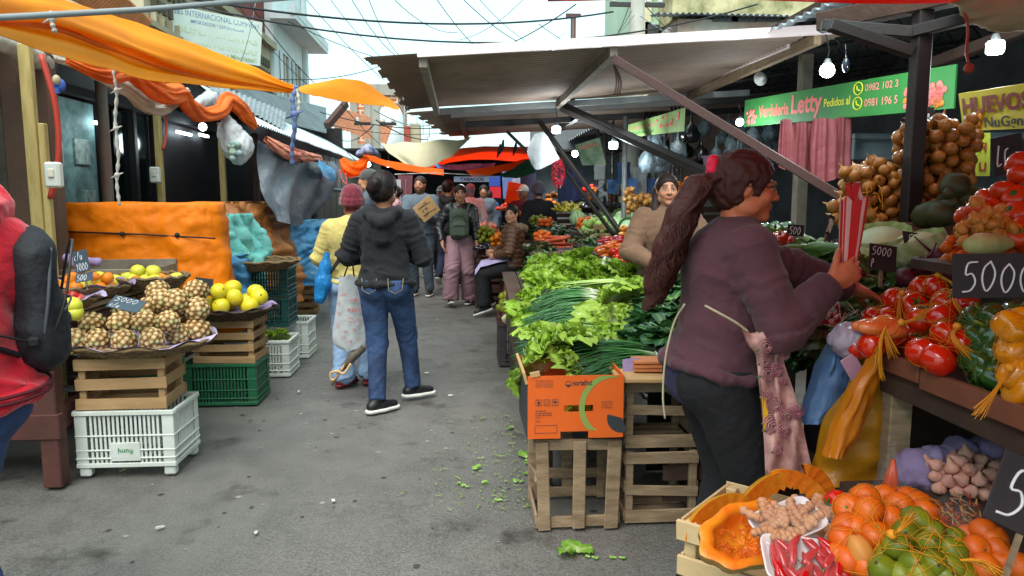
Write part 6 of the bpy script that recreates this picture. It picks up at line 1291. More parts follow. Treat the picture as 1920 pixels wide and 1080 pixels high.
def ginger_fill(t):
 mt=mat('ginger','#a9714e',.6,n=(9,.8),c2='#d0a27a',b=(50,.4,.004));rn=random.Random(6)
 for i in range(34):
  m=MB();c=Vector((rn.uniform(-.07,.06),rn.uniform(-.038,.038),.016+.018*rn.random()));p=[c];d=Vector((rn.uniform(-1,1),rn.uniform(-1,1),0)).normalized()
  for j in range(3):p.append(p[-1]+(d+Vector((rn.uniform(-.5,.5),rn.uniform(-.5,.5),0)))*.010)
  m.tube(bez(p,3),[.010+.003*math.sin(j*1.7)for j in range(10)],7);m.ball(p[0],.009,8,6);m.ball(p[-1],.008,8,6);m.build('ginger',mt,t,world=False)
tray('foam tray of red chillies under film at the bottom edge',1502,1062,1.50,.175,.12,(R(28),R(6),R(-8)),chili_fill);tray('foam tray of ginger under film beside the halved pumpkin',1475,988,1.60,.165,.10,(R(22),R(-12),R(14)),ginger_fill);tray('second tray of ginger behind the filmed one',1560,985,1.68,.17,.11,(R(20),R(-6),R(-20)),ginger_fill)
def cluster(kind,spots,label,cat,group,s,nets,seed,r):
 sp=[P(*q)for q in spots];rn=random.Random(seed)
 for p in sp:place(kind,p,s*rn.uniform(.9,1.08),label,cat,group)
 if nets:net(sp,r,nets,seed=seed,tail=None)
 return sp
cluster('mandarin',[(1622,936,1.62),(1592,955,1.6),(1628,958,1.56),(1590,990,1.56),(1605,992,1.55),(1640,1005,1.52),(1580,1010,1.52),(1660,935,1.64),(1685,952,1.6),(1670,975,1.56),(1722,950,1.62),(1735,958,1.58),(1575,1045,1.5),(1590,1052,1.48),(1625,1060,1.46),(1700,940,1.66),(1648,1062,1.48),(1750,975,1.6),(1700,985,1.6),(1610,1025,1.54)],'orange mandarin in the netted heap at the bottom right','mandarin','mandarins at the bottom right',1.04,'thin net over the mandarins',5,.037)
place('potato',P(1614,1035,1.47),1.15,'single brown potato between the mandarins and limes','potato')
sp=cluster('lime',[(1718,975,1.5),(1700,1000,1.46),(1745,998,1.48),(1680,1025,1.42),(1740,1020,1.42),(1712,1058,1.38),(1748,1058,1.37),(1785,1035,1.4),(1780,1060,1.38),(1655,1068,1.4),(1790,1015,1.46),(1668,1045,1.44),(1725,1078,1.36),(1690,1078,1.38),(1765,1080,1.36),(1800,1075,1.38)],'yellow green lime in the netted heap at the bottom edge','lime','limes at the bottom edge',.98,None,6,.033)
net(sp,.033,'yellow net around the limes',[P(1672,1002,1.40),P(1690,990,1.38),P(1712,965,1.42)],seed=61)
cluster('mandarin',[(1830,1030,1.42),(1862,1010,1.44),(1845,1000,1.46),(1880,1050,1.4),(1815,1010,1.48),(1870,1030,1.42),(1905,1060,1.38),(1845,1065,1.38)],'orange mandarin near the big tilted board','mandarin','mandarins near the tilted board',.95,None,7,.03)
m=MB();
for k in range(10):m.tube(bez([P(1800,1050,1.33),jit(P(1840,1055,1.32),.006),jit(P(1880,1080,1.3),.012)],5),.0016,4)
solo(m,'net_tail','net_yellow','loose yellow tail of net at the bottom right corner','net')
place('tomato',P(1568,948,1.7),.85,'single red tomato left of the mandarins','tomato')
for(x,y,Y,r_,lab)in((1810,985,1.5,(R(28),R(10),R(10)),'clear bag of dried spices beside the garlic'),(1795,960,1.6,(R(30),R(-14),R(30)),'clear packet of shredded spices behind the other bag')):
 t=thing('spice_bag',lab,'spice bag',P(x,y,Y),rot=r_);m=MB();rn2=random.Random(x)
 for i in range(60):c=Vector((rn2 .uniform(-.055,.055),rn2 .uniform(-.035,.035),rn2 .uniform(0,.015)));a=rn2 .uniform(0,3);m.tube([c,c+Vector((math.cos(a)*.02,math.sin(a)*.02,.002))],.002,4,mi=rn2 .randint(0,1))
 m.build('spices',[mat('spice_red','#9a3418',.7),mat('spice_tan','#a07a44',.7)],t,world=False);m=MB();m.grid([[Vector((x_*.065,y_*.045,.02-.012*(x_*x_+y_*y_)+.003*noise.noise((x_*5,y_*5,x))))for y_ in[j/6-1 for j in range(13)]]for x_ in[i/6-1 for i in range(13)]]);m.build('film','plastic_film',t,world=False)
t=thing('garlic_tray','open tray lined with crumpled purple paper for the garlic','tray',P(1800,920,1.95));a=P(1800,915,1.95);m=MB();m.box(a-Vector((0,0,.06)),(.34,.26,.02));m.box(a+Vector((0,-.12,-.04)),(.34,.012,.05));m.build('tray','dark_wood',t)
m=MB();m.box((a.x,a.y,(a.z-.07)/2),(.2,.2,a.z-.08));m.build('support','dark_wood',t)
for(x,y,r_)in((1718,895,.055),(1735,925,.045),(1750,880,.04),(1850,868,.05),(1800,862,.04),(1725,940,.03)):
 lump([P(x-14,y,2.0),P(x,y-8,2.0),P(x+12,y+4,1.98)],[r_*.7,r_,r_*.6],'crumpled_paper','paper_purple','crumpled purple paper %s the garlic'%{1718:'left of',1735:'at the lower left of',1750:'at the upper left of',1850:'right behind',1800:'just behind',1725:'at the bottom left of'}[x],cat='paper',h=.008,amp=.03,fr=(22,22,22),seed=x)
FR['garlic']=proto_fruit('garlic',lambda m:m.lathe([(0,-.018),(.012,-.018),(.024,-.006),(.022,.008),(.01,.02),(.004,.034),(0,.036)],18,wob=lambda a,z:1+.09*math.cos(7*a)),[mat('garlic_skin','#c98a78',.55,n=(9,.6),c2='#e0b8a4',b=(40,.2,.002))])
pile('garlic',P(1805,918,1.93),.11,.08,.018,66,'pinkish garlic bulb on the purple paper','garlic bulbs',seed=3,s=.84)
def pbag(label,prof,Y,mt,seed=0,name='shopping_bag',th=.05,tail=None,amp=.016):
 t=thing(name,label,'plastic bag',P(prof[-1][0]/2+prof[-1][1]/2 if False else(prof[-1][0]+prof[-1][1])/2,prof[-1][2],Y));m=MB();rows=[]
 for(x0,x1,y)in prof:rows.append([P(x0+(x1-x0)*k/10,y,Y-th*math.sin(math.pi*k/10)*.6)for k in range(11)])
 cols=[bez([r[k]for r in rows],6)for k in range(11)];a=[[p+Vector((0,(ridge(np.array([[k*.55,i*.16,seed*3.3]]),2)[0]-.5)*amp*2.2,0))for i,p in enumerate(c)]for k,c in enumerate(cols)]
 m.grid(a,flip=True);m.grid([[p+Vector((0,th,0))for p in r]for r in a]);
 for e in(0,10):m.grid([a[e],[p+Vector((0,th,0))for p in a[e]]],flip=(e>0))
 m.grid([[r[-1]for r in a],[r[-1]+Vector((0,th,0))for r in a]]);m.build('sack',mt,t);return t
pbag('large yellow plastic bags hanging in a bunch below the table edge',[(1640,1652,655),(1625,1668,690),(1600,1682,740),(1560,1690,800),(1545,1692,860),(1536,1680,912)],2.12,'plastic_yellow',1)
t=pbag('orange roll of folded bags hanging over the yellow ones',[(1645,1655,650),(1635,1662,690),(1600,1650,735),(1575,1625,800),(1552,1590,860)],2.02,mat('plastic_amber','#d8801a',.28,trans=.3,b=(9,.5,.03),n=(4,.3)),4,th=.03)
m=MB()
for k in range(18):m.tube(bez([P(1662,610,2.02),jit(P(1652,640,2.0),.004),jit(P(1650,680,2.0),.007),jit(P(1655,710,2.0),.008)],5),.0011,4)
solo(m,'net_tail','net_yellow','twisted yellow net tail hanging above the yellow bags','net')
pbag('pale blue plastic bag hanging left of the yellow ones',[(1572,1592,648),(1552,1610,680),(1535,1612,720),(1520,1590,770),(1512,1560,797)],2.2,'plastic_paleblue',2);pbag('dark blue bag behind the pale blue one',[(1590,1610,650),(1570,1625,690),(1552,1612,740),(1545,1590,780)],2.26,mat('plastic_navy','#1e3c6e',.35,trans=.2),3)
lump([P(1588,618,2.18),P(1578,635,2.16),P(1596,648,2.16),P(1615,640,2.14),P(1630,655,2.12)],[.018,.026,.03,.028,.018],'knotted_plastic',mat('plastic_lilac','#b3a3b5',.35,trans=.25),'knotted whitish plastic at the corner of the table',cat='plastic',h=.007,amp=.022,fr=(30,30,30))
m=MB();c=P(1600,690,2.12);m.box(c,(.05,.006,.085),(0,R(-32),0),bev=.002);solo(m,'pink_label',mat('label_pink','#b98a9e',.5),'pink plastic label hanging between the bags','label')
t=thing('carrot_bag','clear cone bag of orange carrots below the yellow bags','bag',P(1670,925,1.9));m=MB()
for i in range(7):c=P(1672+rn.uniform(-9,9),905,1.9+rn.uniform(-.02,.02));m.tube([c+Vector((rn.uniform(-.02,.02),0,-.05)),c+(P(1676,850,1.9)-c)*.8],[.013,.004],8)
m.build('carrots',mat('carrot_red','#d2460c',.35,n=(8,.4)),t);m=MB();m.lathe([(.05,-.075),(.055,-.04),(.035,.02),(.008,.09),(.006,.11)],16,c=P(1671,900,1.9));m.build('film','plastic_film',t)
# ================================================================ lamps, signs and hanging things under the right hand roofs
def lamp(px,py,Y,r,label,watts,cyl=False):
 r*=.78;p=P(px,py,Y);t=thing('light_bulb',label,'light bulb',p);m=MB()
 if cyl:m.lathe([(0,-r*.9),(r*.8,-r*.85),(r,-r*.6),(r*1.02,r*.5),(r*.8,r*.7),(0,r*.7)],16,c=p)
 else:m.lathe([(0,-r),(r*.55,-r*.88),(r*.95,-r*.45),(r,0),(r*.85,r*.6),(r*.4,r),(0,r)],16,c=p)
 m.build('bulb','lamp_on',t);m=MB();m.lathe([(r*.55,r*.7),(r*.5,r*1.2),(r*.3,r*1.6),(0,r*1.6)],12,c=p);m.build('socket','grey_metal',t)
 m=MB();m.tube(bez([p+Vector((0,0,r*1.6)),p+Vector((.01,.01,r*3)),p+Vector((-.01,.02,r*5))],4),.004,5);m.build('wire','cable',t)
 l=bpy.data.lights.new('bulb_glow','POINT');l.energy=watts*.2;l.color=(.86,.96,1);l.shadow_soft_size=r*1.2;o=bpy.data.objects.new('bulb_glow',l);COL.objects.link(o);o.location=p-Vector((0,.02,r*2.2))
lamp(1043,243,7.3,.055,'left bulb of the lit row under the long awning, beside the white sack',26,True);lamp(1150,272,7.2,.055,'lit bulb above the cabbages under the long awning',26,True);lamp(1078,288,10,.055,'small far bulb between the two lit ones under the awning',16);lamp(1387,229,6.0,.04,'lit bulb at the left end of the green banner',14)
lamp(1551,132,4.4,.055,'round lit bulb hanging over the green banner',24);lamp(1866,88,3.6,.052,'bright square bulb at the top right above the yellow sign',16,True);lamp(690,308,15,.07,'left one of two small bulbs at the end of the passage',12);lamp(728,309,15.5,.07,'right one of two small bulbs at the end of the passage',12);lamp(1105,284,9.2,.04,'long glowing tube behind the tilted menu board',8)
for(px,py,Y)in((1228,229,7.4),(1425,148,6.2)):
 p=P(px,py,Y);m=MB();m.lathe([(0,0),(.06,0),(.06,.008),(.022,.012),(.02,.045),(0,.045)],18,c=p,r=(R(80),0,R(10)));solo(m,'ceiling_rose','white_glossy','round white lamp holder %s'%('on the pale green sign' if px<1300 else 'on the beam above the green banner'),'lamp holder')
p=P(1586,122,4.3);m=MB();m.ball(p,(.022,.02,.045));m.tube([p+Vector((0,0,.04)),p+Vector((-.01,0,.12))],.003,5);solo(m,'dark_bulb',mat('dark_glass','#1c2430',.1,spec=.8),'unlit dark glass bulb right of the round lit one','light bulb')
def banner(label,q,mt,texts,th=.012,nm='banner'):
 """q: corner points bottom left, bottom right, top right, top left; texts (string, u0, u1, v0, height share, material, bold)"""
 a,b_,c_,d_=q;t=thing(nm,label,'sign',(a+b_)/2);n_=(b_-a).cross(d_-a).normalized();m=MB();f=[a,b_,c_,d_];m.add(f+[p-n_*th for p in f],[(0,1,2,3),(7,6,5,4),(0,4,5,1),(1,5,6,2),(2,6,7,3),(3,7,4,0)]);m.build('panel',mt,t)
 on=lambda u,v:a.lerp(b_,u).lerp(d_.lerp(c_,u),v)+n_*.003
 for(s_,u0,u1,v0,hh,mm,bd)in texts:
  p0,p1=on(u0,v0),on(u1,v0);up=on((u0+u1)/2,v0+.1)-on((u0+u1)/2,v0);H=(on((u0+u1)/2,1)-on((u0+u1)/2,0)).length;m=MB();m.text(s_,hh*H*1.35,p0,p1-p0,up,width=(p1-p0).length,bold=bd,ext=.0003);m.build('lettering',mm,t)
 return t,on,n_
def blobs(t,on,n_,lst,mt):
 m=MB()
 for(u,v,r)in lst:p=on(u,v);m.lathe([(0,.001),(r,.001),(r,0)],12,c=p,r=n_.to_track_quat('Z','Y').to_matrix())
 m.build('printed_fruit',mt,t)
mat('banner_green','#1f6b2e',.6,n=(2,.6),c2='#3a8a3c');mat('banner_pale','#8aa86a',.6,n=(5,.7),c2='#6f8f4a');mat('print_pink','#d8837c',.6);mat('print_rose','#e07a72',.6,n=(20,.5),c2='#c9403a');mat('sign_yellow','#cdb81a',.6,n=(2,.5),c2='#a8a022')
q=[P(1394,238,6.3),P(1788,203,4.2),P(1793,120,4.2),P(1397,188,6.3)]
t,on,n_=banner('long green vegetable shop banner with pink lettering and a phone number',q,'banner_green',[('Verduleria',.10,.285,.30,.42,mat('letter_red','#d4685e',.6),.025),('Letty',.30,.465,.30,.62,'print_rose',.03),('Pedidos al',.475,.60,.38,.26,mat('letter_yellow','#d8d23a',.6),.01),('0982 102 3',.665,.80,.68,.2,'print_pink',.005),('0981 196 5',.665,.80,.26,.22,'print_pink',.005)])
rn=random.Random(3);blobs(t,on,n_,[(rn.uniform(.02,.08),rn.uniform(.1,.6),.018)for _ in range(22)],'print_rose');blobs(t,on,n_,[(rn.uniform(.83,.97),rn.uniform(.1,.4)+.2*abs(math.sin(i)),.022)for i in range(60)],'print_rose');blobs(t,on,n_,[(.89+rn.uniform(-.06,.08),rn.uniform(.1,.3),.02)for i in range(20)],mat('print_orange','#cf7a2a',.6))
for v in(.37,.78):
 m=MB();c=on(.635,v);ux=(on(.65,v)-on(.635,v)).normalized();uy=(on(.635,v+.1)-on(.635,v)).normalized();m.tube([c+(ux*math.cos(a)+uy*math.sin(a))*.042+n_*.002 for a in[i*math.pi/8 for i in range(17)]],.004,5);m.tube([c-ux*.015+uy*.02+n_*.002,c-ux*.008-uy*.006+n_*.002,c+ux*.018-uy*.016+n_*.002],.005,5);m.build('phone_icon','letter_yellow',t)
q=[P(1806,246,3.6),P(1990,238,3.0),P(1990,146,3.0),P(1797,176,3.6)]
t,on,n_=banner('yellow egg sign with red capitals at the right edge',q,'sign_yellow',[('HUEVOS',.03,.74,.46,.40,mat('letter_deep','#7a1a12',.6),.04),('NuGgn',.26,.66,.08,.26,'dark_ink',.02)]);blobs(t,on,n_,[(.14,.28,.03),(.17,.16,.03),(.2,.32,.028)],'print_orange')
q=[P(1828,330,3.7),P(1856,330,3.68),P(1857,249,3.68),P(1829,249,3.7)];banner('narrow yellow green upright board lettered H U below the egg sign',q,mat('hu_green','#8f9a2a',.6,n=(4,.5)),[('H',.25,.75,.58,.2,'letter_deep',.04),('U',.25,.75,.12,.2,'letter_deep',.04)])
q=[P(1176,258,7.6),P(1281,246,6.6),P(1283,202,6.6),P(1178,234,7.6)];t,on,n_=banner('faded pale green sign with a round lamp holder under the long awning',q,'banner_pale',[('Verduras frescas',.05,.55,.5,.26,'print_pink',0),('Pedidos al',.1,.5,.15,.2,'banner_green',0),('Delivery',.62,.9,.3,.24,'print_rose',0)]);blobs(t,on,n_,[(rn.uniform(.55,.95),rn.uniform(.2,.9),.018)for _ in range(9)],'print_rose')
q=[P(1092,310,9.0),P(1136,309,8.8),P(1124,258,8.8),P(1078,272,9.0)];t,on,n_=banner('tilted menu board in orange and green with a lamp glare',q,mat('menu_green','#5a7a5a',.4,n=(6,.8),c2='#a8b0a0'),[('OFERTAS',.1,.9,.72,.16,'print_rose',.01)],nm='menu_board')
q=[P(851,341,18),P(921,341,18),P(921,331,18),P(851,331,18)];banner('white tobacco banner with dark red capitals at the end of the passage',q,mat('banner_white','#b9bdd6',.7),[('TABACOS',.17,.8,.2,.62,mat('letter_maroon','#5a1c34',.7),.03)])
q=[P(918,371,17),P(939,371,17),P(939,350,17),P(918,350,17)];banner('small red cloth hanging right of the tobacco banner',q,'red_fabric',[]);q=[P(917,349,17.05),P(938,349,17.05),P(938,330,17.05),P(917,330,17.05)];banner('small blue cloth above the red one',q,'blue_fabric',[])
sheet([B((1000,252,7.9),(1018,248,7.8),(1028,256,7.8)),B((988,282,7.9),(1016,284,7.8),(1040,280,7.8)),B((995,308,7.9),(1010,318,7.8),(1050,298,7.8))],'hanging_bag','plastic_whitebag','greyish white plastic bag tied to the awning strut','plastic bag',amp=.03,sc_=5,seed=31)
for i,(x0,x1,y0,y1,Y)in enumerate(((1460,1488,226,318,5.0),(1484,1528,232,328,5.1),(1520,1570,224,342,5.0),(1562,1598,222,335,5.1))):
 sheet([B((x0+3,y0,Y),((x0+x1)/2,y0-3,Y-.03),(x1-3,y0,Y)),B((x0,(y0+y1)/2,Y),((x0+x1)/2,(y0+y1)/2,Y-.012),(x1,(y0+y1)/2,Y)),B((x0+1,y1-4,Y),((x0+x1)/2,y1,Y-.01),(x1,y1-8,Y))],'hanging_bags','plastic_pink',('leftmost','second','third','rightmost')[i]+' pink plastic bag bundle hung under the green banner','plastic bag',amp=.02,sc_=5,seed=33+i,fold=lambda u,v:.014*np.sin(u*16+i+v*1.5))
sheet([B((1318,292,6.9),(1360,290,6.9),(1402,294,6.9)),B((1320,310,6.9),(1360,312,6.88),(1403,312,6.9)),B((1322,332,6.9),(1362,334,6.9),(1400,330,6.9))],'hanging_sheet',mat('sheet_mauve','#7a5566',.7),'dull mauve sheet hanging left of the seller\'s hair','sheet',amp=.03,seed=38)
mat('plastic_black','#17191d',.25,spec=.8);rn=random.Random(41);mt=mat('plastic_smoke','#8fa3ac',.2,film=.35,b=(20,.8,.03),spec=.9,n=(9,.8),c2='#3a4650')
for i in range(44):
 x,y,Y=rn.uniform(1200,1452),rn.uniform(212,300),rn.uniform(7.4,9.5);p=P(x,y,Y);m=MB();r=rn.uniform(.05,.09);h_=rn.uniform(.12,.26)
 m.lathe([(0,-h_),(r*.8,-h_*.95),(r,-h_*.6),(r*.8,-h_*.2),(r*.25,0),(.008,h_*.35),(.006,h_*.6)],12,c=p,wob=lambda a,z:1+.22*math.sin(a*4+i+z*20));solo(m,'hanging_bag',mt,'clear plastic bag of goods hanging deep in the hall','plastic bag','bags hung in the hall')if i%5 else solo(m,'hanging_bag','plastic_black','black plastic bag hanging deep in the hall','plastic bag','black bags hung in the hall')
for i in range(12):
 p=P(rn.uniform(1120,1240),rn.uniform(300,345),rn.uniform(8.6,9.6));m=MB();w2=rn.uniform(.1,.16);h_=rn.uniform(.15,.3);m.grid([[p+Vector((x*w2,.02*math.sin(x*5+z*9+i),-z*h_))for x in(-.5,-.25,0,.25,.5)]for z in(0,.3,.6,1)]);m.grid([[p+Vector((x*w2,.02*math.sin(x*5+z*9+i)+.02,-z*h_))for x in(-.5,-.25,0,.25,.5)]for z in(0,.3,.6,1)],flip=True)
 solo(m,'hanging_sheet',mat('sheet_white','#9a9ea0',.6,trans=.3)if i%3 else mat('sheet_blue','#2f4f7a',.6),('whitish' if i%3 else 'blue')+' bag sheet hanging behind the round lamps','sheet',('white' if i%3 else 'blue')+' sheets behind the lamps')
def netsack(px,py,Y,w_,h_,n,kind,sc_,label,cat,group):
 rn=random.Random(px);c=P(px,py,Y)
 for i in range(n):a=rn.uniform(0,6.28);u=rn.uniform(-1,1);q=math.sqrt(1-u*u)*w_*.5;place(kind,c+Vector((math.cos(a)*q,math.sin(a)*q*.7,u*h_*.5)),sc_,label,cat,group)
netsack(1047,325,8.2,.1,.26,24,'radish',1.3,'red item inside the hanging red sack','radish','red things in the hanging sack');netsack(1182,376,8,.13,.26,26,'golden_onion',.8,'onion in the string hanging above the cabbages','onion','hanging onions')
m=MB();p=P(1047,325,8.2)
for k in range(14):m.tube([p+Vector((math.cos(k*.45)*.075*math.sin(th),math.sin(k*.45)*.06*math.sin(th),math.cos(th)*.17))for th in[i*math.pi/10 for i in range(11)]],.0035,4)
solo(m,'net_bag',mat('net_red','#b01430',.6),'red net sack hanging from the awning strut','net bag')
for i,(x,y,Y,c)in enumerate(((955,345,15,'#5a6a9a'),(975,350,14,'#8f94a8'),(990,348,13.5,'#3c4a66'),(1062,350,11,'#2c3a5a'),(1075,352,11,'#39406a'),(760,352,15,'#6a3a44'),(748,360,15,'#a8a8ac'))):
 p=P(x,y,Y);m=MB();h_=.55;m.grid([[p+Vector((u*.3*(1-.2*v),.03*math.sin(u*9+i),.25-v*h_))for u in(-.5,-.25,0,.25,.5)]for v in(0,.2,.6,1)]);m.grid([[p+Vector((u*.3*(1-.2*v),.03*math.sin(u*9+i)+.04,.25-v*h_))for u in(-.5,-.25,0,.25,.5)]for v in(0,.2,.6,1)],flip=True);solo(m,'hanging_garment',mat('garment_'+c,c,.85,n=(6,.5)),('pale blue','light grey','slate','navy','indigo','plum','silver grey')[i]+' garment on a hanger along the far passage','garment')
m=MB();p=P(965,318,12.5);m.box(p+Vector((0,0,-.4)),(.28,.01,.36),(0,R(10),0));solo(m,'orange_rag','tarp_far','small orange rag hanging beyond the green tarp','rag')
# ================================================================ the long produce stalls further up on the right
def bank(label,x0,x1,y0,y1,z0,z1,mt='dark_wood'):
 t=thing('produce_stand',label,'stand',((x0+x1)/2,(y0+y1)/2,0));m=MB();n=max(3,int((x1-x0)/.2))
 for i in range(n):xa=x0+(x1-x0)*(i+.5)/n;m.bar((xa,y0,z0+(z1-z0)*(i+.5)/n),(xa,y1,z0+(z1-z0)*(i+.5)/n),(x1-x0)/n*.94,.025)
 m.build('top',mt,t);m=MB();m.box((x0,(y0+y1)/2,z0-.03),(.03,y1-y0,.1),bev=.004);m.bar((x0+.02,y0,z0-.02),(x1,y0,z1-.02),.03,.08);m.build('edge','old_wood',t)
 for(x,y,z)in((x0+.05,y0+.05,z0),(x0+.05,y1-.05,z0),(x1-.05,y0+.05,z1),(x1-.05,y1-.05,z1)):m=MB();m.box((x,y,z/2-.02),(.07,.07,z-.05));m.build('leg',mt,t)
bank('sloping plank stand beyond the lettuce rows',.78,2.7,6.2,7.9,.86,1.12);bank('second sloping stand with cabbages and carrots',.85,3.0,8.0,10.2,.84,1.22);bank('far stand in shade',1.1,3.2,10.4,14.5,.8,1.3);bank('stand under the jackfruit and peppers behind the woman in tan',1.15,2.9,5.95,6.15,.8,1.0)
wood_crate('wooden_crate','pale wooden crate of chayote and squash beyond the price tag','crate_wood',.62,.4,.24,(1.78,8.2,.92),R(-4),seed=31)
FR['carrot']=proto_fruit('carrot',lambda m:m.lathe([(0,-.11),(.008,-.105),(.017,-.04),(.024,.05),(.022,.08),(.008,.09),(0,.09)],10),[mat('carrot_skin','#b8451c',.45,n=(12,.5),c2='#8a2e14')])
FR['sweet_potato']=proto_fruit('sweet_potato',lambda m:m.lathe([(0,-.09),(.014,-.08),(.034,-.02),(.032,.03),(.014,.075),(0,.09)],12,wob=lambda a,z:1+.08*math.sin(2*a+z*30)),[mat('sp_skin','#7a3a48',.6,n=(9,.6),c2='#5c2a38')])
FR['pepper_long']=proto_fruit('long_pepper',lambda m:(m.lathe([(0,-.08),(.008,-.07),(.02,-.02),(.026,.03),(.02,.052),(0,.052)],12,wob=lambda a,z:1+.08*math.cos(3*a)),m.tube([(0,0,.05),(.004,0,.075)],.004,5,mi=1)),[mat('lp_red','#b8140c',.2,spec=.6,coat=.3),'lime_skin'])
FR['orange_pepper']=proto_fruit('orange_pepper',lambda m:(m.lathe([(0,-.06),(.01,-.05),(.022,-.01),(.027,.03),(.02,.045),(0,.045)],12,wob=lambda a,z:1+.08*math.cos(3*a)),m.tube([(0,0,.045),(.004,0,.065)],.004,5,mi=1)),[mat('lp_orange','#e06a10',.22,spec=.6,coat=.3),'lime_skin'])
FR['eggplant']=proto_fruit('aubergine',lambda m:(m.lathe([(0,-.09),(.02,-.085),(.036,-.05),(.034,0),(.022,.05),(.012,.075),(0,.078)],14),m.ball((0,0,.075),(.016,.016,.01),8,5,mi=1)),[mat('egg_skin','#1a1020',.15,spec=.7,coat=.3),'leaf_dark'])
FR['chayote']=proto_fruit('chayote',lambda m:m.lathe([(0,-.055),(.02,-.052),(.04,-.02),(.036,.02),(.02,.05),(0,.052)],12,wob=lambda a,z:1+.07*math.cos(5*a)),[mat('chay_skin','#9ab860',.45,n=(6,.5),c2='#7a9a48')])
FR['banana']=proto_fruit('banana',lambda m:m.tube(bez([(-.08,0,.02),(-.03,0,-.008),(.03,0,-.008),(.08,0,.02)],4),[.006,.014,.017,.018,.018,.018,.018,.018,.018,.017,.014,.009,.005],7),[mat('banana_skin','#b9a52c',.5,n=(10,.6),c2='#7f8a30')])
FR['durian']=proto_fruit('soursop',lambda m:[m.ball((0,0,0),(.085,.065,.065),16,10)]+[m.tube([Vector((math.cos(a)*math.sin(b_)*.083,math.sin(a)*math.sin(b_)*.063,math.cos(b_)*.063)),Vector((math.cos(a)*math.sin(b_)*.097,math.sin(a)*math.sin(b_)*.077,math.cos(b_)*.077))],[.007,.001],4)for b_ in[.4+j*.33 for j in range(8)]for a in[i*.5+j_*.2 for i in range(12)for j_ in(0,)]],[mat('soursop','#5f6f3c',.6,n=(9,.6))])
rn=random.Random(55)
def hp(kind,px,py,Y,rx,ry,r,n,label,group,s=1,rot=None,cat=None,dome=1):
 c=P(px,py,Y);pile(kind,c,rx,ry,r,n,label,group,seed=px,s=s,rot=rot,dome=dome)
lay=lambda rn:(R(90)+rn.uniform(-.25,.25),rn.uniform(-.3,.3),R(90)+rn.uniform(-.35,.35))
hp('sweet_potato',1070,500,7.0,.2,.2,.034,60,'purple pink sweet potato behind the lettuce rows','purple sweet potatoes',.85,lay);hp('carrot',1042,468,8.2,.16,.2,.03,64,'dark orange carrot stacked left of the sweet potatoes','stacked carrots',1,lay)
hp('mandarin',1018,455,8.6,.09,.3,.03,50,'small orange fruit in the tall bank behind the carrots','small orange fruit behind the carrots',.85);hp('mandarin',1025,425,9.4,.1,.25,.03,36,'small orange fruit higher up behind the carrots','upper small orange fruit',.85);hp('lime',1012,424,10,.13,.2,.035,30,'pale green fruit in the far bank','pale green fruit in the far bank',1.1)
hp('banana',1068,396,9.6,.16,.16,.03,26,'greenish yellow banana above the carrots','bananas',1.2,lambda rn:(rn.uniform(-.5,.5),rn.uniform(-.6,.6),rn.uniform(0,3)));hp('mandarin',1100,432,8.6,.12,.12,.03,34,'orange fruit between the bananas and the chayote','orange fruit by the chayote',.9)
hp('chayote',1128,440,8.2,.2,.13,.035,46,'pale green chayote in the pale crate','chayote in the crate',.95);hp('eggplant',1098,398,9.6,.1,.1,.035,9,'black aubergine near the bananas','aubergines',1.1,lay)
for(x,y,Y,s_)in((1155,425,8.0,1.0),(1178,428,7.8,1.1),(1200,424,7.8,1.1),(1192,410,8.6,1.2),(1165,408,8.8,1.0),(1216,408,8.4,1.1),(1232,420,8.0,1.0),(1085,412,9.2,1.2)):place('cabbage',P(x,y,Y),s_,'green cabbage in the bank behind the black props','cabbage','green cabbages',me=CG[int(x)%2])
hp('zucchini',1150,412,9.0,.25,.12,.026,24,'striped green squash behind the cabbages','squash behind the cabbages',1.3,lay);hp('zucchini',1120,490,6.9,.18,.2,.024,26,'dark green courgette by the blue green price card','courgettes by the price card',1.1,lay);hp('zucchini',1112,512,6.2,.12,.08,.022,8,'pale cucumber beside the white tag','cucumbers beside the tag',.9,lay)
for(x,y)in((1148,512),(1163,516),(1140,520)):place('durian',P(x,y,5.8),.8,'spiny green fruit beside the white tag','soursop','spiny green fruit')
hp('pepper_long',1160,470,6.7,.16,.14,.03,40,'long red pepper stacked above the tomatoes','long red peppers',1,lay);hp('orange_pepper',1158,492,6.4,.17,.12,.03,50,'orange pepper between the red peppers and tomatoes','orange peppers',.95,lay);hp('tomato',1190,512,6.1,.2,.12,.036,52,'small red tomato in front of the woman in tan','tomatoes by the woman in tan',.8);hp('yellow_pepper',1180,448,7.0,.08,.08,.035,8,'yellow pepper above the long red ones','yellow peppers above',1)
hp('orange',1125,376,10,.14,.1,.036,24,'yellow orange fruit on the high shelf under the lamps','yellow fruit on the high shelf');hp('golden_onion',1215,392,8.6,.16,.1,.034,30,'golden vegetable on the shelf left of the woman in tan','golden heap',1.1);hp('orange',1290,372,7.4,.14,.1,.036,26,'orange fruit behind the woman in tan','oranges behind')
hp('gourd',1250,405,8.0,.3,.12,.05,14,'dark gourd behind the woman in tan','gourds behind',.9,lay);hp('lime',912,455,9.9,.13,.13,.034,40,'green fruit piled on crates left of the stool','green fruit left of the stool',1.1);hp('orange',932,462,9.8,.1,.1,.036,18,'yellow orange beside the seated woman','oranges beside the seated woman')
hp('eggplant',905,470,9.6,.08,.05,.03,5,'dark aubergine at the corner of the crate pile','aubergines on the crates',.9,lay);hp('persimmon',905,440,10.8,.2,.2,.036,34,'reddish root heap behind the green fruit','reddish heap');hp('garlic',898,430,11.4,.25,.3,.034,60,'whitish bulb in the far heap by the passage','whitish bulbs',1.6)
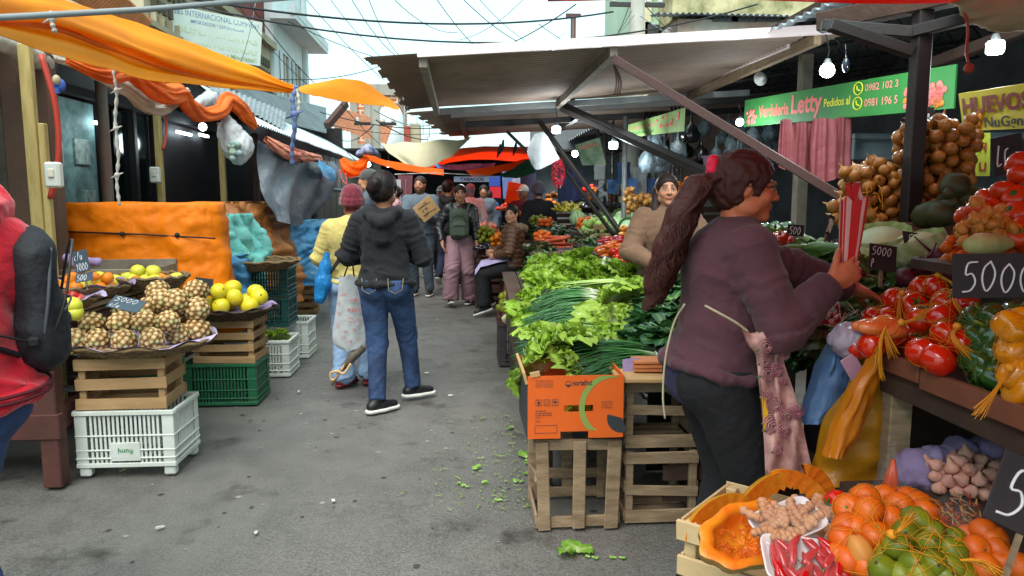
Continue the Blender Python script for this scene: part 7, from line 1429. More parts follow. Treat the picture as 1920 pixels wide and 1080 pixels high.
for i,(x,y,z)in enumerate(((.42,9.9,0),(.42,9.9,.25),(.44,9.9,.50))):wood_crate('wooden_crate',('lowest','middle','top')[i]+' reddish crate of the pile left of the stool','table_wood',.5,.4,.245,(x,y,z),R((2,-3,1)[i]),'reddish crates left of the stool',seed=61+i)
for i in range(3):wood_crate('wooden_crate',('bottom','second','upper')[i]+' crate in the far row by the passage','crate_wood',.6,.5,.24,(.55,11.2,i*.245),0,'crates in the far row',seed=71+i)
for i,(x,y,Y)in enumerate(((1045,440,9.0),(1095,455,7.6),(1130,470,7.2),(1010,470,8.0),(1245,440,7.2),(1215,450,7.2),(990,440,9.6),(1160,395,10),(1240,385,10),(1100,385,11),(1030,400,11.5),(975,415,12),(955,430,12.5))):
 oval_leaf_bunch(P(x,y,Y),60,.16,'dark leafy bunch tucked in the far produce banks',170+i,cols=(('#6f7f4a','#34522a','#24401f'),('#8a8f5a','#5f5a34','#3f4a2a'))[i%2],group='leafy bunches in the far banks',L=(.05,.1))
for(x,y,Y,kd,g)in((1060,372,12,'onion','onions'),(1010,385,13,'orange','oranges'),(1150,365,12,'lime','limes'),(1230,362,11,'persimmon','red fruit'),(960,395,14,'persimmon','far red fruit'),(985,405,12,'golden_onion','far golden onions'),(1105,360,13,'tomato','far tomatoes')):
 hp(kd,x,y,Y,.3,.3,.04,34,'produce item heaped in the dim back of the stalls, part of the '+g,'dim back heap of '+g,1.1)
for i,(x,y,z,w_)in enumerate(((2.2,9.6,.9,.7),(2.9,9.8,1.05,.7),(2.4,11,1.1,.8),(1.7,12,.95,.7),(2.9,8.4,1.1,.6),(2.5,7.2,1.0,.6))):wood_crate('wooden_crate','dark crate in the back of the produce stalls','dark_wood',w_,.4,.25,(x,y,z),R(i*7-15),'dark crates at the back',seed=80+i)
heads(LT,[(-2.08+dx,9.33+dy,.98)for dx in(-.16,-.02,.12,.2)for dy in(-.08,.08)],'bright curly lettuce in the white crate on the left','lettuces in the left crate',s=.8,tilt=(0,0))
heads(LT,[(-1.62,6.08,.30),(-1.52,6.12,.29)],'pale leaf in the white crate on the left','leaves in the left crate',s=.6)
m=MB();a=P(1870,-8,3.0);lump(B((1800,-8,3.0),(1840,8,3.0),(1880,18,2.95),(1935,22,2.9)),[.04,.06,.07,.07],'bundled_cloth','cloth_beige','beige cloth bundled under the timber beam at the top right',h=.01,amp=.03,fr=(5,5,30),seed=4)
m=MB();p=P(1815,60,3.0);m.tube(bez([P(1808,20,3),P(1815,55,3),P(1812,95,3),P(1816,118,3)],6),.006,6);m.ball(P(1817,128,3),(.022,.012,.022));solo(m,'hanging_ornament',mat('orn_red','#a8402c',.5),'red ornament on a cord by the egg sign','ornament')
m=MB()
for k in range(3):m.tube(bez([P(1150,118,4.9),P(1156+k*4,150,4.9),P(1152+k*5,178,4.9)],5),.006,5)
solo(m,'rubber_straps','brown_metal','brown straps dangling under the long awning','strap')
for(x,y)in((938,284),(944,276),(968,280)):m=MB();m.tube([P(x,y-14,8.6),P(x-2,y,8.6),P(x-6,y+12,8.6)],[.01,.025,.006],6);solo(m,'hanging_strip','cloth_black','dark strip dangling before the orange tarp roof','strip','dark dangling strips')
# ================================================================ people
def ik(a,c,l1,l2,pole):
 a=Vector(a);c=Vector(c);d=c-a;L=min(d.length,(l1+l2)*.999);u=d.normalized();c=a+u*L
 x=(l1*l1-l2*l2+L*L)/(2*L);hgt=math.sqrt(max(l1*l1-x*x,0));p=Vector(pole);p=(p-u*p.dot(u))
 p=p.normalized()if p.length>1e-6 else Vector((0,1,0));return a+u*x+p*hgt,c
def skin_mat(h):return mat('skin_'+h,h,.5,attr=True,n=(60,.25),b=(140,.12,.003),spec=.35,sss=.08)
def hand(S,w,d,n,sd,curl,sc_=1.0,spread=1.0,curls=None):
 """w wrist, d finger direction, n palm normal (curl side), sd towards the thumb"""
 w,d,n,sd=Vector(w),Vector(d).normalized(),Vector(n).normalized(),Vector(sd).normalized()
 m=Matrix((sd,d,n)).transposed();c=w+d*.048*sc_
 S.ell(c,(.041*sc_,.055*sc_,.017*sc_),m,.012);S.cap(w,c,.024*sc_,.022*sc_,.012)
 L=(.066,.076,.072,.056)
 for i in range(4):
  o=(.029-.0195*i);b=w+(d*(.088-.004*abs(i-1.3))+sd*o)*sc_;dr=(d+sd*o*3.0*spread).normalized();ln=L[i]*sc_;cu=curls[i]if curls else curl*(1+.07*i)
  ax=dr.cross(n).normalized();r=.0092*sc_;p=w+(d*.055+sd*o*.8)*sc_;S.cap(p,b,r*1.05,r,.004)
  for q,fr in enumerate((.45,.3,.25)):
   dr=Matrix.Rotation(cu*(.7,1.0,.7)[q],3,ax)@dr;e=b+dr*ln*fr;S.cap(b,e,r,r*.92,.002);b=e;r*=.92
 b=w+(d*.022+sd*.026-n*.0)*sc_;dr=(d*.75+sd*.75+n*.25).normalized()
 S.cap(w+(d*.02+sd*.008)*sc_,b,.015*sc_,.0145*sc_,.008)
 ax=dr.cross(n+d*.2).normalized()
 for q,fr in enumerate((.042,.032,.026)):
  e=b+dr*fr*sc_;S.cap(b,e,(.0125-.001*q)*sc_,(.011-.001*q)*sc_,.003);b=e;dr=(Matrix.Rotation(curl*.5,3,ax)@dr+(d*.25)).normalized()
def person(label,X,Y,hd,H=1.62,h=.012,group=None,Z=0,skin='#b98466',wb=1.0,fem=True,pel=(0,0,.90),lean=(0,0),twist=0,head=(0,0),
  wr=None,wl=None,pr=(.5,-1,-.4),pl=(-.5,-1,-.4),ar=None,al=None,pkr=(0,1,0),pkl=(0,1,0),hr=None,hl=None,belly=0,
  hair=None,top=None,pants=None,shoe=None,beard=None,brow='#2a1a12',lip='#9a5248',arml=(.27,.235),legl=(.405,.40),toe=(0,0),gaze=0,
  apart=0,old=0,tz=(0,0)):
 s=H/1.62;root=thing('person',label,'person',(X,Y,Z),hd,group);root.scale=(s,s,s)
 pel=Vector(pel);lx,ly=lean;tl=.46;neck=pel+Vector((lx,ly,math.sqrt(tl*tl-lx*lx-ly*ly)));T=(neck-pel)/tl
 Rx=Matrix.Rotation(twist,3,'Z')@Vector((1,0,0));Rx=(Rx-T*Rx.dot(T)).normalized();Fy=T.cross(Rx);TM=Matrix((Rx,Fy,T)).transposed()
 sw=.16*(1 if fem else 1.12)*(wb*.6+.4)
 sh={1:neck-T*.055+Rx*sw,-1:neck-T*.055-Rx*sw};hp={1:pel+Vector((.085*wb,0,-.04)),-1:pel+Vector((-.085*wb,0,-.04))}
 wr=Vector(wr)if wr else sh[1]+Vector((.07,.03,-.485));wl=Vector(wl)if wl else sh[-1]+Vector((-.07,.03,-.485))
 er,wr=ik(sh[1],wr,*arml,pr);el,wl=ik(sh[-1],wl,*arml,pl);E={1:er,-1:el};W={1:wr,-1:wl}
 ar=Vector(ar)if ar else Vector((.1,0,.085));al=Vector(al)if al else Vector((-.1,0,.085))
 kr,ar=ik(hp[1],ar,*legl,pkr);kl,al=ik(hp[-1],al,*legl,pkl);K={1:kr,-1:kl};A={1:ar,-1:al}
 hc=neck+T*.05+Vector((0,.018,.095));HM=Matrix.Rotation(head[0],3,'Z')@Matrix.Rotation(head[1],3,'X')
 hw=lambda p:tuple(hc+HM@Vector(p))
 pts=[pel,neck,hc+Vector((0,0,.16))]+list(sh.values())+list(E.values())+list(W.values())+list(K.values())+list(A.values())
 lo=[min(p[i]for p in pts)-(.24 if i<2 else.1)for i in range(3)];hi=[max(p[i]for p in pts)+(.24 if i<2 else.06)for i in range(3)];lo[2]=min(lo[2],0)
 S=SDF(lo,hi,h)
 S.ell(pel+T*.33,(.135*wb,.09*wb,.16),TM,.03);S.ell(pel+T*.12,(.12*wb,.085*wb,.16),TM,.05);S.ell(pel,(.14*wb,.1*wb,.11),TM,.05)
 S.cap(neck-T*.03,hc+HM@Vector((0,-.022,-.05)),.056,.052,.03);S.cap(sh[1]-Rx*.03,sh[-1]+Rx*.03,.05,.05,.03)
 for q in(1,-1):
  S.cap(sh[q],E[q],.045,.036,.02);S.cap(E[q],W[q],.037,.026,.015)
  S.cap(hp[q],K[q],.075,.05,.03);S.cap(K[q],A[q],.048,.034,.02)
  spec=(hr if q>0 else hl)or{}
  d=Vector(spec.get('d',(W[q]-E[q]))).normalized();n=Vector(spec.get('n',(-q,0,0)));n=(n-d*n.dot(d)).normalized()
  t=n.cross(d)*(1 if q>0 else-1)
  t=Vector(spec['t'])if 't' in spec else t
  hand(S,W[q],d,n,t,spec.get('curl',.35),1.0,spec.get('spread',1),spec.get('curls'))
 E_=lambda c,r,k=.01,op='+',rot=None:S.ell(hw(c),r,HM@rotm(rot),k,op)
 E_((0,-.014,.028),(.073,.092,.083),.02);E_((0,.022,-.03),(.059,.066,.078),.03);E_((0,.07,-.087),(.022,.02,.019),.022)
 for q in(-1,1):
  E_((q*.036,.062,-.022),(.025,.024,.026),.016);E_((q*.053,.012,-.062),(.016,.035,.022),.02)
  E_((q*.031,.099,.009),(.0165,.015,.0115),.01,'-')
  E_((q*.031,.079,.008),(.0145,.0135,.0125),.002)
  E_((q*.030,.083,.029),(.02,.012,.006),.009)
  E_((q*.075,-.006,-.002),(.009,.019,.032),.006,'+',(0,q*.25,0));E_((q*.082,-.003,.002),(.005,.009,.017),.004,'-')
 S.cap(hw((0,.088,.014)),hw((0,.104,-.02)),.0075,.0115,.009)
 for q in(-1,1):E_((q*.0115,.095,-.024),(.0085,.011,.0075),.006)
 E_((0,.082,-.048),(.027,.014,.007),.006);E_((0,.081,-.058),(.024,.0145,.0075),.006)
 if h<.0085:S.cap(hw((-.022,.092,-.053)),hw((.022,.092,-.053)),.0016,.0016,.002,'-')
 sc3=np.array(C(skin)[:3]);HMi=np.array(HM.inverted());hcv=np.array(hc);hcol=np.array(C((hair or{}).get('color','#1a1210'))[:3])
 def colr(V,N_):
  c=np.tile(sc3,(len(V),1));p=(V-hcv)@HMi.T;x=np.abs(p[:,0]);y,z=p[:,1],p[:,2]
  near=(np.abs(p).max(1)<.14);g=h*.35
  def blend(m,col,a=1):c[m]=c[m]*(1-a)+np.array(col)*a
  blend(near&(y>.05)&(np.hypot(x-.04,z+.03)<.026),sc3*np.array((1.12,.8,.75)),.35)
  lipm=near&(y>.078)&(((p[:,0]/.026)**2+((z+.053)/(.0125+g*.4))**2)<1);blend(lipm,C(lip)[:3],.8)
  bz=.031+.004*np.cos((x-.03)*60);blend(near&(y>.05)&(x>.012)&(x<.052)&(np.abs(z-bz)<.0055+g*.5),C(brow)[:3],.75)
  ey=near&(y>.076)&(((x-.031)/.0125)**2+((z-.007)/.0058)**2<1)
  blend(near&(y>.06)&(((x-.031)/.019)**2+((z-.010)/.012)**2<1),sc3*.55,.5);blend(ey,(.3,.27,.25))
  ix=p[:,0]-np.sign(p[:,0])*.031-gaze
  blend(ey&(np.hypot(ix,z-.007)<.0068),(.03,.015,.01));blend(near&(y>.07)&(x>.015)&(x<.048)&(np.abs(z-.017)<.0028),(.02,.012,.01),.8)
  if beard:
   bm=near&(y>-.01)&(z<-.028)&(z>-.13)&~lipm&(x+np.maximum(0,-.03-z)*.2<.085)&((z<-.045)|((x<.03)&(y>.075))|(x>.045));blend(bm,C(beard)[:3],.72)
  if hair and hair.get('scalp',1):
   blend(near&((z>.075-(y<.02)*.03)|((y<-.015-(z<0)*.02)&(z>-.07))),hcol,.95)
  return c
 from_sdf(S,'body',skin_mat(skin),root,color=colr)
 if hair:
  k=hair['k'];hh=min(h,.008)if h<.014 else.011;r0=hair.get('r',.012)
  q3=[hc+Vector(a)for a in((-.2,-.32,-.35 if k in('pony','long')else-.12),(.2,.2,.2))]
  S=SDF(q3[0],q3[1],hh);e=lambda c,r,k_=.01,op='+':S.ell(hw(c),r,HM,k_,op)
  if k in('short','bun','pony','long'):
   e((0,-.018,.033),(.075+r0,.094+r0,.084+r0),.01);
   if k!='short':e((0,-.045,-.01),(.068+r0*.6,.06+r0,.07+r0*.3),.02)
   else:e((0,-.04,-.02),(.07+r0*.4,.06,.06),.02)
   e((0,.088,-.012),(.066,.075,.075),.012,'-');S.ell(hw((0,.03,-.10)),(.09,.09,.07),HM,.01,'-')
   for q in(-1,1):
    if k!='long':e((q*.085,.012,-.01),(.022,.026,.036),.006,'-')
  if k=='bun':
   e((0,-.118,.028),(.046,.04,.046),.012);e((.02,-.13,.05),(.03,.026,.03),.012);e((-.022,-.128,.012),(.03,.026,.03),.012)
  if k in('pony','long'):
   pp=hair.get('path',[(0,-.10,.05),(0,-.15,.0),(0,-.15,-.12),(0,-.14,-.25)]);rs=hair.get('rs',[.03,.04,.042,.02])
   S.chain([tuple(Vector(a)+hc)if hair.get('abs')else hw(a)for a in pp],rs,.02)
  sc_=hair.get('freq',1.0)
  def dh(V,N_):
   p=(V-hcv)@HMi.T;return(ridge(p*np.array((95,30,30))*sc_,2,3)-.5)*hair.get('amp',.007)
  if k!='bald' and k not in('cap','beanie'):ho=from_sdf(S,'hair',mat('hair_'+hair.get('color','#1a1210'),hair.get('color','#1a1210'),.55,n=(18,.5),b=(160,.5,.004),spec=.25,c2='#3a2018',stretch=(2.5,.7,.7)),root,disp=dh)
  if k in('cap','beanie'):
   S=SDF(q3[0],q3[1],hh)
   if k=='beanie':
    S.ell(hw((0,-.022,.05)),(.092,.108,.09),HM,.02);S.ell(hw((0,-.03,.10)),(.07,.08,.055),HM,.03);S.ell(hw((0,.06,-.10)),(.2,.2,.115),HM,.012,'-')
    for zz in(-.0,.018,.036):S.chain([hw((math.sin(a)*.091,-.018+math.cos(a)*.108,zz+.012*math.cos(a)))for a in[i*math.pi/6 for i in range(13)]],[.012]*13,.006)
    dd=lambda V,N_:(ridge(((V-hcv)@HMi.T)*np.array((45,45,22)),2,5)-.5)*.008
   else:
    S.ell(hw((0,-.018,.04)),(.085,.104,.088),HM,.01);S.ell(hw((0,.0,-.09)),(.2,.25,.105),HM,.004,'-')
    S.ell(hw((0,.125,.03)),(.062,.065,.009),HM@Matrix.Rotation(-.18,3,'X'),.01)
    dd=lambda V,N_:(fbm(V*40,2,5)-.5)*.002
   from_sdf(S,'knit_cap' if k=='beanie' else 'peaked_cap',mat('cap_'+hair['color'],hair['color'],.85,n=(40,.4),b=(220,.4,.004),sheen=.3),root,disp=dd)
 if top:
  b=top.get('b',.018);S=SDF(lo,hi,top.get('h',h));hem=top.get('hem',.80)+pel.z-.90;wb2=wb
  S.ell(pel+T*.33,(.15*wb+b,(.105+.01*fem)*wb+b,.17),TM,.03);S.ell(pel+T*.14,(.135*wb+b,.095*wb+b,.17),TM,.06)
  S.ell(pel+T*-.02,(.158*wb+b*top.get('hb',1),.118*wb+b,.14),TM,.05)
  if belly:S.ell(pel+T*.10+Fy*.09*belly,(.15*wb,.10*wb,.15),TM,.06)
  if fem:
   for q in(1,-1):S.ell(pel+T*.275+Rx*q*.07*wb+Fy*(.075*wb),(.068*wb,.06*wb,.07),TM,.05)
  if top.get('hump'):S.ell(pel+T*.40-Fy*.07,(.13,.07,.1),TM,.05)
  S.cap(sh[1]-Rx*.02,sh[-1]+Rx*.02,.058+b*.5,None,.035);S.cap(neck-T*.05,neck+T*.0,.085,.068+b*.2,.03)
  for q in(1,-1):
   S.cap(sh[q],E[q],.050+b*.75,.043+b*.7,.03);ce=W[q]if not top.get('short')else E[q].lerp(W[q],.1)
   S.cap(E[q],ce.lerp(E[q],.06),.043+b*.7,.034+b*.5,.025)
   if b>=.012 and not top.get('short'):S.cap(W[q].lerp(E[q],.17),W[q].lerp(E[q],.07),.039+b*.45,.036+b*.35,.006);S.cut(W[q].lerp(E[q],.02),(W[q]-E[q]),.085)
  S.cut(pel+T*(hem-pel.z),-T,.24 if pel.z>.8 else.17)
  if top.get('round_hem'):S.chain([tuple(pel+T*(hem+.02-pel.z)+Rx*(.165*wb+b)*math.cos(a)+Fy*(.122*wb+b)*math.sin(a))for a in[i*math.pi/8 for i in range(17)]],[.014]*17,.012)
  if not top.get('hood')and not top.get('high'):S.ell(neck+T*.055+Fy*.03,(.068,.075,.05),TM,.008,'-')
  if top.get('hood'):
   hb=top['hood'];q=lambda x,y,z:tuple(neck+Rx*x+Fy*y+T*z)
   S.chain([q(.085,.05,-.03),q(.1,-.02,.02),q(.09,-.10,.0),q(.045,-.15,-.05),q(0,-.165,-.07),q(-.045,-.15,-.05),q(-.09,-.1,.0),q(-.1,-.02,.02),q(-.085,.05,-.03)],[.02*hb,.032*hb,.04*hb,.042*hb,.044*hb,.042*hb,.04*hb,.032*hb,.02*hb],.03)
   S.ell(q(0,-.125,-.10),(.09*hb,.05*hb,.095*hb),TM,.04);S.ell(q(0,-.14,-.17),(.055*hb,.035*hb,.07*hb),TM,.04)
   S.ell(q(0,-.045,.065),(.06,.062,.05),TM,.012,'-')
  am=top.get('amp',.012);Wv={q:(np.array(E[q]),np.array(W[q]),np.array(sh[q]))for q in(1,-1)};puff=top.get('puff')
  pv=np.array(pel);Tv=np.array(T)
  def dt(V,N_):
   z=(V-pv)@Tv;d=np.zeros(len(V));arm=np.zeros(len(V),bool)
   for q in(1,-1):
    for a,b_ in((0,1),(2,0)):
     p0,p1=Wv[q][a],Wv[q][b_];ax=p1-p0;L=np.linalg.norm(ax);ax=ax/L;t=(V-p0)@ax;r=np.linalg.norm(V-p0-t[:,None]*ax,axis=1)
     m=(t>0)&(t<L+.02)&(r<.1);arm|=m
     f=ridge(np.stack([t*19+fbm(V*9,2,4)*2.2,np.arctan2(V[:,2],V[:,0]+.1)*.9,0*t+q*3],1),2,9)-.55
     d=np.where(m,f*am*(.7+.9*np.exp(-((t-(0 if a==0 else L))/.08)**2)),d)
     if puff:d=np.where(m,(np.abs(np.sin(t*math.pi/.055))**.6-.6)*.011,d)
   if puff:return np.where(arm,d,(np.abs(np.sin(z*math.pi/.062))**.6-.6)*.013+(fbm(V*14,2,1)-.5)*.01)
   g=(ridge(np.stack([V[:,0]*7+fbm(V*5,2,8)*1.6,V[:,1]*7,z*13+V[:,0]*4],1),2,2)-.6)*am*1.2
   low=np.exp(-np.maximum(0,z+.02)/.10);g=g*(.6+1.1*low)
   return np.where(arm,d,g)+(fbm(V*55,2,6)-.5)*.002
  tm=top['m'];topo=from_sdf(S,top.get('name','sweater'),tm,root,disp=dt if am else None)
 if pants:
  b=pants.get('b',.012);S=SDF(lo,hi,pants.get('h',h));fl_=pants.get('flare',0);wbq=wb
  S.ell(pel+T*.02,(.150*wbq+b,.108*wbq+b,.12),TM,.04)
  for q in(1,-1):
   if pants.get('seat',1):S.ell(pel+Vector((q*.075*wbq,-.055*wbq,-.05)),(.085*wbq,.085*wbq,.10),None,.04)
   S.cap(hp[q],K[q],(.088*wbq+b),.058*(wbq*.5+.5)+b+fl_*.4,.035);S.cap(K[q],A[q]+Vector((0,0,-.02)),.056*(wbq*.4+.6)+b+fl_*.5,.040+b+fl_,.02)
   S.cut(A[q]+(A[q]-K[q]).normalized()*pants.get('len',.0),(A[q]-K[q]),.16)
   if pants.get('cuff'):S.cap(A[q]+(K[q]-A[q]).normalized()*.03,A[q]+(K[q]-A[q]).normalized()*.015,.05+b+fl_,None,.004)
  if top and pel.z>.8:S.cut(pel+T*(hem+.045-pel.z),T)
  am=pants.get('amp',.011);Kv={q:(np.array(K[q]),np.array(A[q]),np.array(hp[q]))for q in(1,-1)}
  def dp(V,N_):
   d=np.zeros(len(V))
   for q in(1,-1):
    for a,b_ in((0,1),(2,0)):
     p0,p1=Kv[q][a],Kv[q][b_];ax=p1-p0;L=np.linalg.norm(ax);ax=ax/L;t=(V-p0)@ax;r=np.linalg.norm(V-p0-t[:,None]*ax,axis=1)
     m=(t>0)&(t<L+.05)&(r<.17);an=np.arctan2(V[:,1]-p0[1]-t*ax[1],V[:,0]-p0[0]-t*ax[0])
     f=ridge(np.stack([t*15+an*.8+fbm(V*6,2,7)*2,an*.6,0*t+q*5+a],1),2,11)-.55
     d=np.where(m,f*am*(.45+1.0*np.exp(-((t-(0 if a==0 else L))/.07)**2)+(1.2*np.exp(-((t-L)/.08)**2)if a==0 else 0)),d)
   return d+(fbm(V*50,2,2)-.5)*.002
  from_sdf(S,pants.get('name','trousers'),pants['m'],root,disp=dp)
 if shoe:
  for q in(1,-1):
   a=A[q];ang=toe[0]if q>0 else toe[1];tip=tz[0]if q>0 else tz[1]
   m3=Matrix.Rotation(ang,3,'Z')@Matrix.Rotation(tip,3,'X');g=lambda x,y,z:a+m3@Vector((x,y,z-.085))
   hs=min(h,.009);S=SDF([a[i]-.25 for i in range(3)],[a[i]+.25 for i in range(3)],hs)
   S.chain([g(0,-.045,.045),g(0,.04,.045),g(0,.13,.036)],[.036,.036,.030],.02);S.cap(g(0,-.02,.06),g(0,.0,.105),.036,.038,.02);S.cut(g(0,0,.022),-(m3@Vector((0,0,1))),.3);S.cut(g(0,0,.115),(m3@Vector((0,0,1))),.3)
   so=from_sdf(S,'shoe',shoe['m'],root)
   S=SDF([a[i]-.25 for i in range(3)],[a[i]+.25 for i in range(3)],hs)
   S.chain([g(0,-.05,.02),g(0,.04,.02),g(0,.14,.02)],[.041,.043,.036],.02);S.cut(g(0,0,.027),m3@Vector((0,0,1)),.3);S.cut(g(0,0,.001),-(m3@Vector((0,0,1))),.3)
   from_sdf(S,'sole',shoe.get('s','white_rubber'),so)
   if shoe.get('lace'):
    l=MB()
    for i in range(4):l.tube([g(-.022,.03+.022*i,.079-.006*i),g(0,.034+.022*i,.086-.007*i),g(.022,.03+.022*i,.079-.006*i)],.0035,5)
    l.build('laces','white_rubber',so,world=False)
 root['_']=0;del root['_']
 J=dict(root=root,pel=pel,neck=neck,T=T,Rx=Rx,Fy=Fy,hc=hc,HM=HM,E=E,W=W,sh=sh,K=K,A=A,s=s,hw=hw)
 mt=Matrix.Translation((X,Y,Z))@Matrix.Rotation(hd,4,'Z')@Matrix.Scale(s,4);J['w']=lambda p:mt@Vector(p);return J
def seg_strap(pts,w_,nm,mt,root,n=10):
 b=bez(pts,n);m=MB();m.tube(b,w_,8,flat=.3);return m.build(nm,mt,root)
Sx,Sy=.89,2.42
J=person('seller in a mauve sweater and floral apron reaching over the right stall',Sx,Sy,R(-91),H=1.60,h=.0062,skin='#c06a48',wb=1.06,lean=(0,.07),belly=.75,pel=(0,-.03,.9),
  head=(R(-14),-.1),wr=(.20,.28,1.20),wl=(-.10,.60,1.12),pr=(.35,-.6,-1),pl=(-.6,-.3,-1),ar=(.09,.03,.085),al=(-.09,-.03,.085),
  hr=dict(d=(0,.85,.45),n=(-1,.1,0),t=(0,-.45,.85),curl=.95),hl=dict(d=(.25,.8,-.38),n=(.15,-.35,-1),curl=.22,spread=1.6),
  hair=dict(k='pony',color='#43201c',r=.014,abs=1,path=[(0,-.10,.035),(0,-.17,.0),(.0,-.215,-.09),(.0,-.255,-.20),(0,-.275,-.30),(0,-.30,-.385)],rs=[.03,.04,.05,.05,.036,.008],amp=.012,freq=.9),
  top=dict(m='sweater_mauve',b=.036,hem=.87,amp=.017,high=1,round_hem=1),pants=dict(m='cloth_black',b=.026,amp=.008),shoe=dict(m='black_shoe'))
root=J['root'];hc=J['hc'];HM=J['HM']
S=SDF(J['pel']+Vector((-.35,-.35,-.25)),J['pel']+Vector((.35,.35,.12)),.009)
S.ell(J['pel']+Vector((0,-.006,-.03)),(.194,.157,.17),None,.03);S.cut(J['pel']+Vector((0,0,-.125)),(0,0,-1));S.cut(J['pel']+Vector((0,0,.05)),(0,0,1))
from_sdf(S,'undershirt','shirt_navy',root,disp=lambda V,N_:(ridge(V*np.array((9,9,5)),2,3)-.6)*.012)
m=MB();rn=random.Random(5)
for i in range(900):
 t0=rn.uniform(0,6.28);base=[(0,-.10,.035),(0,-.16,.0),(.0,-.215,-.09),(.0,-.26,-.20),(0,-.28,-.30),(0,-.305,-.385)];rs=[.035,.055,.078,.088,.075,.05];st=rn.choice((0,0,1,2));pts=[]
 for k in range(st,6):
  a=t0+k*.9+rn.uniform(-.5,.5);q=rs[k]*rn.uniform(.75,1.2);pts.append(hc+Vector(base[k])+Vector((math.cos(a)*q,math.sin(a)*q*.6,math.sin(a)*q*.5)))
 b=bez(pts,5);b=[p+Vector((math.sin(j*1.3+t0)*.009,math.cos(j*1.1+t0)*.009,0))for j,p in enumerate(b)];m.tube(b,[.0021*(1-.6*j/len(b))for j in range(len(b))],3)
for i in range(60):
 a=rn.uniform(-1,1);p0=J['hw']((a*.06,.05-abs(a)*.03,.115-abs(a)*.03));p1=J['hw']((a*.09,-.05,.09-abs(a)*.03));p2=J['hw']((a*.04,-.115,.035));m.tube(bez([p0,p1,p2],5),.0022,4)
m.build('loose_strands',M('hair_#43201c'),root,world=False)
S=SDF(Vector(J['hw']((0,-.13,.05)))-Vector((.08,)*3),Vector(J['hw']((0,-.13,.05)))+Vector((.08,)*3),.005)
for i in range(9):a=i*.7;S.ell(J['hw']((math.cos(a)*.034,-.118,.05+math.sin(a)*.036)),.021,None,.004)
from_sdf(S,'scrunchie','scrunchie',root)
m=MB()
for q in(-1,1):
 c=J['hw']((q*.033,.104,.008));m.tube([Vector(c)+HM@Vector((math.cos(a)*.024,0,math.sin(a)*.019))for a in[i*math.pi/10 for i in range(21)]],.0014,5)
 m.tube([J['hw']((q*.056,.1,.012)),J['hw']((q*.078,.04,.012)),J['hw']((q*.082,-.01,.008))],.0016,5)
m.tube([J['hw']((-.009,.107,.012)),J['hw']((.009,.107,.012))],.0014,5);m.build('glasses','cable',root,world=False)
m=MB();f=lambda x,y,z:J['pel']+Vector((x,y,z-.90))
mat('floral','#c99a90',.75,n=(16,.8),c2='#7c4a52',b=(40,.4,.008),n2=(34,.6));mat('floral_rose','#8f4c5e',.8,n=(40,.7),c2='#c08c90');mat('floral_leaf','#6a6b48',.75)
rows=[]
for(x0,x1,y,Y)in((1395,1500,622,2.16),(1408,1492,645,2.15),(1422,1470,675,2.17),(1428,1488,730,2.16),(1434,1504,790,2.15),(1438,1516,845,2.14),(1440,1528,897,2.14)):
 rows.append([P(x0+(x1-x0)*k/6,y+5*math.sin(k*1.9+y*.1),Y+.016*math.sin(k*2.2+y*.04))for k in range(7)])
g=[bez(r,3)for r in rows];g2=[bez([g[i][j]for i in range(len(g))],5)for j in range(len(g[0]))]
m.grid(g2,flip=True);m.grid([[p+Vector((0,.02,0))for p in r]for r in g2]);ap=m.build('apron','floral',root)
m=MB();rn=random.Random(8)
for i in range(17):
 r_=g2[rn.randint(2,len(g2)-3)];p=r_[rn.randint(6,len(r_)-3)]+Vector((0,-.008,0));R0=rn.uniform(.014,.026)
 for k in range(3):m.tube([p+Vector((math.cos(a)*R0*(1-k*.3)*(1+.15*math.sin(5*a)),-.004-k*.003,math.sin(a)*R0*(1-k*.3)))for a in[j*math.pi/6 for j in range(13)]],R0*.13,5,flat=.5,mi=0)
 for k in(-1,1):m.ball(p+Vector((k*R0*.9,.004,-R0*.6)),(R0*.4,.002,R0*.25),8,5,mi=1)
m.build('printed_roses',['floral_rose','floral_leaf'],ap)
m=MB();m.tube(bez(B((1322,573,2.20),(1350,588,2.165),(1380,605,2.15),(1403,622,2.15)),6),.004,6);m.tube(bez(B((1284,570,2.26),(1264,605,2.30),(1248,670,2.30),(1243,740,2.30),(1247,785,2.30)),6),.0035,6);m.build('apron_tie','cloth_beige',root)
m=MB();m.grid([[P(1428+k*5+j,745+j*12,2.15)for k in range(3)]for j in range(6)]);m.build('apron_trim',mat('trim_yellow','#d8a818',.7),root)
wr=J['w'](J['W'][1]);c=wr+Vector((.075,.035,.14));t=thing('paper_bag','red and white striped paper bag of chips held up by the seller','paper bag',wr+Vector((.075,0,.03)))
m=MB();rows=[]
for i in range(9):
 z=-.10+i*.028;w_=.026+.0022*i;rows.append([c+Vector((math.copysign(abs(math.cos(a))**.5,math.cos(a))*w_+z*.05,math.copysign(abs(math.sin(a))**.6,math.sin(a))*.018,z+(.008*math.sin(a*5)if i==8 else 0)))for a in[k*math.pi/20 for k in range(41)]])
m.grid(rows,flip=True);m.build('bag',mat('bag_paper','#d9a09c',.6),t)
m=MB()
for(k0,k1)in((1,4),(8,10),(13,16),(20,23),(24,26),(29,31),(33,37)):m.grid([[p+(p-c).normalized()*.0012 for p in r[k0:k1+1]]for r in rows],flip=True)
m.build('stripes',mat('stripe_red','#c81a1e',.6),t)
m=MB();rn=random.Random(2)
for i in range(7):m.box(c+Vector((rn.uniform(-.02,.025),rn.uniform(-.01,.01),.135+rn.uniform(-.01,.02))),(.012,.006,.07),(rn.uniform(-.2,.2),rn.uniform(-.4,.4),0),mi=i%2)
m.build('folded_top',['stripe_red','bag_paper'],t)
